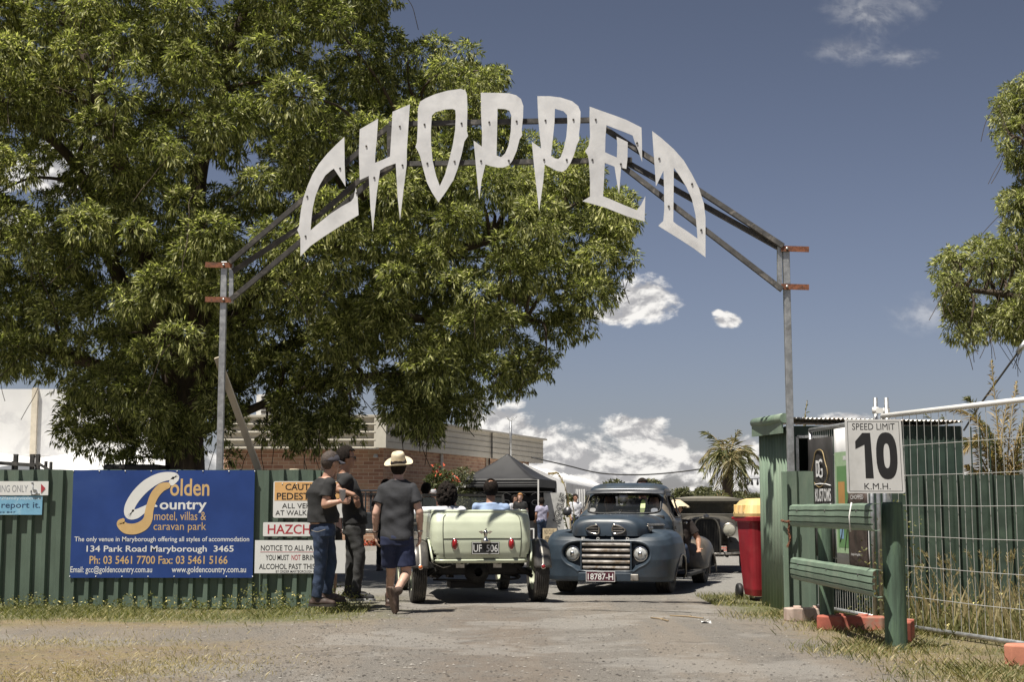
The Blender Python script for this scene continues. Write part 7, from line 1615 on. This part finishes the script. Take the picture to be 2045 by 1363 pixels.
# ---- people sitting in vehicles: upper bodies with legs folded under the seat line
def sitter(label, hipw, f, skin_, shirt, leg, hair=None, lean=0, arms=None, H=1.0, long=False, head_f=None, bald=False, vox=.009, wid=.19):
    f = Vector(f).normalized(); r = Vector((f.y,-f.x,0)); b = Vector(hipw); pt = lambda x, fw, z: b+r*x*H+f*(fw+lean*z)*H+Vector((0,0,z*H))
    J = dict(base=b, hip=pt(0,0,.03), chest=pt(0,0,.36), neck=pt(0,.0,.54), head=pt(0,.03,.70), shR=pt(.18,0,.47), shL=pt(-.18,0,.47), elR=pt(.23,.08,.22), elL=pt(-.23,.08,.22), wrR=pt(.12,.30,.25), wrL=pt(-.12,.30,.25), hpR=pt(.09,.02,-.02), hpL=pt(-.09,.02,-.02), knR=pt(.11,.42,.03), knL=pt(-.11,.42,.03), anR=pt(.11,.55,-.30), anL=pt(-.11,.55,-.30), toR=f, toL=f, hem=pt(0,0,-.02))
    if arms: J.update({q: pt(*v) for q, v in arms.items()})
    o = man(label, J, f, head_f or f, dict(skin=skin_, shirt=shirt, leg=leg, shoe=boot_m, sole=sole_d), vox=vox, sleeve=1.0 if long else .62, wid=wid)
    if hair: hair_(o, J['head'], head_f or f, hair, thick=1.1, bald=bald, lump=.006)
    return o, J
RW = WM[road]; TW = WM[truck]; rf_d = RW.to_3x3() @ Vector((0,1,0)); tf_d = TW.to_3x3() @ Vector((0,-1,0))
sitter('person in a light blue shirt with thinning dark hair driving the roadster', RW @ Vector((.26,.72,.66)), rf_d, skin_t, lt_blue, denim, hair_d, 0, long=True, bald=True)
o, J = sitter('person with long black curly hair riding on the left of the roadster', RW @ Vector((-.30,.72,.62)), rf_d, skin_t, white_c, denim, None, 0, dict(elL=(-.42,.08,.44), wrL=(-.52,.30,.42)), long=True)
m = M(); hd = Vector(J['head']); rs_ = random.Random(5); Vv = []
cc = hd+Vector((0,0,-.035)); m = M(); ell_(m, cc, (.118,.118,.165), rf_d); 
for i in range(150):
    u = RNG.normal(size=3); u /= np.linalg.norm(u); u = Vector(u)
    if u.dot(rf_d) > .45: continue
    p = cc+Vector((u.x*.118, u.y*.118, u.z*.165)); ell_(m, p, (.022,.022,.030), u if abs(u.z) < .9 else (0,1,0), 7)
fuse(m, 'hair', hair_d, o, .008, 1, .004, 160)
sitter('person in sunglasses driving the pickup behind its windscreen', TW @ Vector((-.32,1.80,.56)), tf_d, skin_t, cot_b, denim, hair_d, 0, head_f=None, H=.92)
sitter('person in the pickup passenger seat behind the green sticker', TW @ Vector((.33,1.80,.55)), tf_d, skin_p, white_c, denim, hair_d, 0, H=.92)
o, J = sitter('person with dark hair sitting in the pickup tray, only the head over the roof', TW @ Vector((-.02,2.75,.74)), tf_d, skin, cot_b, denim, hair_d, 0, dict(knL=(-.2,.22,.06), knR=(.2,.22,.06), anL=(.02,.26,-.10), anR=(-.02,.30,-.10)))
o, J = sitter('person holding a pleated straw hat on, arm hanging over the pickup tray', TW @ Vector((.50,2.70,.43)), TW.to_3x3() @ Vector((.05,-1,0)), skin_t, mat('cotton_dark_brown', (.03,.022,.02), .85), denim, hair_d, .0, dict(elL=(-.31,-.02,.24), wrL=(-.33,.16,.12), elR=(.25,.05,.2), knL=(-.12,.22,.12), knR=(.2,.22,.10), anL=(.05,.26,.04), anR=(.0,.30,.04)))
hd = Vector(J['head'])+Vector((0,0,.05)); m = M()
m.grid(72, 8, lambda a, v: tuple(hd+Vector(((.05+.135*v)*math.cos(2*math.pi*a), (.05+.135*v)*math.sin(2*math.pi*a), .075-.11*v+.012*(1 if int(a*72) % 2 else -1)*v))), closed=True, smooth=False); m.build('pleated_hat', straw, o, world=True, solid=.003)
# ------------------------------------------------------------------ grass, weeds, litter
def blades(pos, h, w_, lean, seg=2):
    n = len(pos); a = RNG.random(n)*6.283; d = np.stack([np.cos(a), np.sin(a), np.zeros(n)], 1); s = np.stack([-np.sin(a), np.cos(a), np.zeros(n)], 1); h = np.broadcast_to(h, n)[:,None]; w_ = np.broadcast_to(w_, n)[:,None]
    ln = (lean*RNG.random(n))[:,None]*h; up = np.array([0,0,1.0]); v = np.empty((n,4,3))
    v[:,0] = pos-s*w_*.5; v[:,1] = pos+s*w_*.5; v[:,2] = pos+d*ln*.45+up*h*.6+s*w_*.35; v[:,3] = pos+d*ln+up*h
    return v.reshape(-1,3)
def clumpy(n, fx, fy, dens):
    out = []
    while len(out) < n:
        x = fx(); y = fy(x)
        if RNG.random() < dens(x, y): out.append((x, y, gz(x, y)-.003))
    return np.array(out)
def nz2(x, y, s): return .5+.25*math.sin(x*s+1.3*math.sin(y*s*.7))+.25*math.sin(y*s*1.3+1.7*math.sin(x*s*.6)+2)
lm_gr = leafmat('grass_green', (.10,.11,.04), (.24,.24,.10), (.42,.37,.18), .38); lm_dr = leafmat('grass_dry', (.25,.20,.10), (.44,.36,.20), (.54,.46,.28), .35)
p = clumpy(19000, lambda: random.uniform(-8.2,-1.55), lambda x: 16.1-abs(random.gauss(0,.75)), lambda x, y: nz2(x,y,2.2)**1.7*(1 if x < -2.35 else .22)); tag(fast_mesh('verge_grass', blades(p, .02+.06*RNG.random(len(p))**2, .006, 1.4), 4, lm_gr), kind='stuff')
p = clumpy(16000, lambda: random.uniform(-8.2,-1.3), lambda x: random.uniform(9.0,15.9), lambda x, y: (nz2(x,y,1.5)**3)*(1 if y > 14.2 or y < 12.3 else .12)*min(1,max(0,(-1.4-x)/1.2))); tag(fast_mesh('dry_grass', blades(p, .012+.035*RNG.random(len(p))**2, .005, 1.6), 4, lm_dr), kind='stuff')
p = clumpy(15000, lambda: random.uniform(2.05,4.8), lambda x: random.uniform(8.9,15.6), lambda x, y: (nz2(x,y,2.6)**2)*min(1,max(.0,(x-2.2-.15*math.sin(y*2))/.7))*(1 if x > 2.75 or y < 11.5 else .5)); k = RNG.random(len(p)) < .6
tag(fast_mesh('verge_grass', blades(p[k], .02+.07*RNG.random(k.sum())**2, .0055, 1.2), 4, lm_gr), kind='stuff'); tag(fast_mesh('dry_grass', blades(p[~k], .02+.05*RNG.random((~k).sum())**2, .005, 1.5), 4, lm_dr), kind='stuff')
p = clumpy(1000, lambda: random.uniform(2.35,3.0), lambda x: random.uniform(16.6,18.6), lambda x, y: nz2(x,y,4)**2); tag(fast_mesh('verge_grass', blades(p, .03+.06*RNG.random(len(p))**2, .007, 1.2), 4, lm_gr), kind='stuff')
# tall dry weeds behind the wire panel
def weed_area(n, fx, fy, h0, h1, lean, w_=.006):
    out = []
    for _ in range(n): x = fx(); out.append((x, fy(x), 0))
    return np.array(out), h0+(h1-h0)*RNG.random(n)**1.6
p, h = weed_area(900, lambda: random.uniform(3.62,5.6), lambda x: random.uniform(11.0+max(0,4.3-x)*2.6,14.6), .08, .50, .5)
tag(fast_mesh('tall_weeds', blades(p, h, .006, .55), 4, lm_dr), kind='stuff')
p, h = weed_area(2300, lambda: random.uniform(3.55,5.4), lambda x: random.uniform(11.0+max(0,4.3-x)*2.6,14.4), .05, .30, .6); tag(fast_mesh('tall_weeds', blades(p, h, .008, .6), 4, lm_gr), kind='stuff')
# seed heads and stalks
sd_p, sd_d = [], []; m = M()
for i in range(95):
    x = random.uniform(3.7,5.2); y = random.uniform(11.4+max(0,4.2-x)*2.4,14.2); hh = random.uniform(.35,.75); dx, dy = random.gauss(0,.12), random.gauss(0,.1); tp = np.array([x+dx, y+dy, hh]); m.tube([(x,y,0),(x+dx*.4,y+dy*.4,hh*.55),tuple(tp)], .0022, 3, caps=False)
    ax = np.array([dx, dy, .25]); ax /= np.linalg.norm(ax)
    for j in range(26): sd_p.append(tp-ax*.10*random.random()); sd_d.append(ax*1.2+RNG.normal(size=3)*.35)
m.build('tall_weeds', mat('stalk_dry', (.36,.29,.16), .8)); tag(bpy.data.objects['tall_weeds.002'], kind='stuff')
tag(fast_mesh('seed_heads', leaf_mesh(np.array(sd_p), np.array(sd_d), .055, .006), 4, lm_dr), kind='stuff')
# leafy weeds: round the near post, along the panel and by the fence with small yellow flowers
lp, ld, fl = [], [], M()
def leafy(x, y, h, n, spread):
    for i in range(n):
        z = h*random.random(); lp.append((x+random.gauss(0,spread), y+random.gauss(0,spread), max(.005,z))); ld.append(RNG.normal(size=3)+np.array([0,0,.3]))
for i in range(95): x = random.uniform(-8.1,-1.65); leafy(x, 16.02-abs(random.gauss(0,.22)), random.uniform(.06,.20), 26, .05)
for i in range(16): x = random.uniform(-2.9,-1.7); leafy(x, 16.0-abs(random.gauss(0,.15)), random.uniform(.12,.34), 34, .06)
for i in range(60): x = random.uniform(3.45,5.2); leafy(x, random.uniform(11.2+max(0,4.3-x)*2.2,14.6), random.uniform(.1,.45), 26, .07)
for i in range(14): leafy(random.gauss(3.5,.06), random.gauss(13.3,.35), random.uniform(.5,1.25), 26, .05)
tag(fast_mesh('leafy_weeds', leaf_mesh(np.array(lp), np.array(ld), .035, .016), 4, lm_gr), kind='stuff')
V_ = []
for i in range(420):
    x = random.uniform(-8,-1.7) if i < 330 else random.uniform(3.5,5); y = 16.0-abs(random.gauss(0,.22)) if i < 330 else random.uniform(12.5,14); z = random.uniform(.04,.18) if i < 330 else random.uniform(.1,.4)
    c = np.array([x,y,z]); a, b_ = RNG.normal(size=3)*.007, RNG.normal(size=3)*.007; V_ += [c-a, c-b_, c+a, c+b_]
tag(fast_mesh('weed_flowers', np.array(V_), 4, mat('petal_yellow', (.66,.58,.22), .6, var=.2)), kind='stuff')
# litter by the painted cable shadow
lt = mat('litter_white', (.62,.62,.62), .7); stick = mat('dry_stick', (.30,.22,.13), .8)
q = G(1410,1246); o = thing('litter', 'small white scrap of litter on the right of the driveway', 'litter', (q.x,q.y,0)); m = M(); m.grid(5, 5, lambda a, b_: (q.x+.05*(a-.5)*2, q.y+.04*(b_-.5)*2, .012+.012*math.sin(a*5+b_*3))); m.build('scrap', lt, o, world=True, solid=.002); m = M(); m.grid(3, 3, lambda a, b_: (q.x+.03*a, q.y+.02*b_, .03+.01*a)); m.build('flap', lt, o, world=True, solid=.002)
for i, (x, y, x2, y2, lb) in enumerate(((1338,1233,1405,1238,'long thin dry stick lying on the painted shadow line'),(1300,1237,1335,1243,'short dry stick lying nearer on the driveway'))):
    a, b_ = G(x,y), G(x2,y2); o = thing('stick', lb, 'stick', tuple(a)); m = M(); m.tube([a+Vector((0,0,.012)), (a+b_)/2+Vector((0,.02,.016)), b_+Vector((0,0,.010))], .007, 5); m.build('twig', stick, o, world=True); m = M(); c_ = (a+b_)/2; m.tube([c_+Vector((0,.02,.014)), c_+Vector((.06,.05,.02))], .004, 4); m.build('side_twig', stick, o, world=True)
# far tree line
cs, rs = [], []
for i in range(420): 
    x = random.uniform(-160,160); cs.append((x, 230+random.uniform(-6,6), random.uniform(.4,3.2+1.6*math.sin(x*.09)))); rs.append(random.uniform(1.2,2.2))
p, d = clump_leaves(cs, rs, 26, .45, .2); tag(fast_mesh('far_wood', leaf_mesh(p, d, .5, .28), 4, lm_olive), kind='stuff')
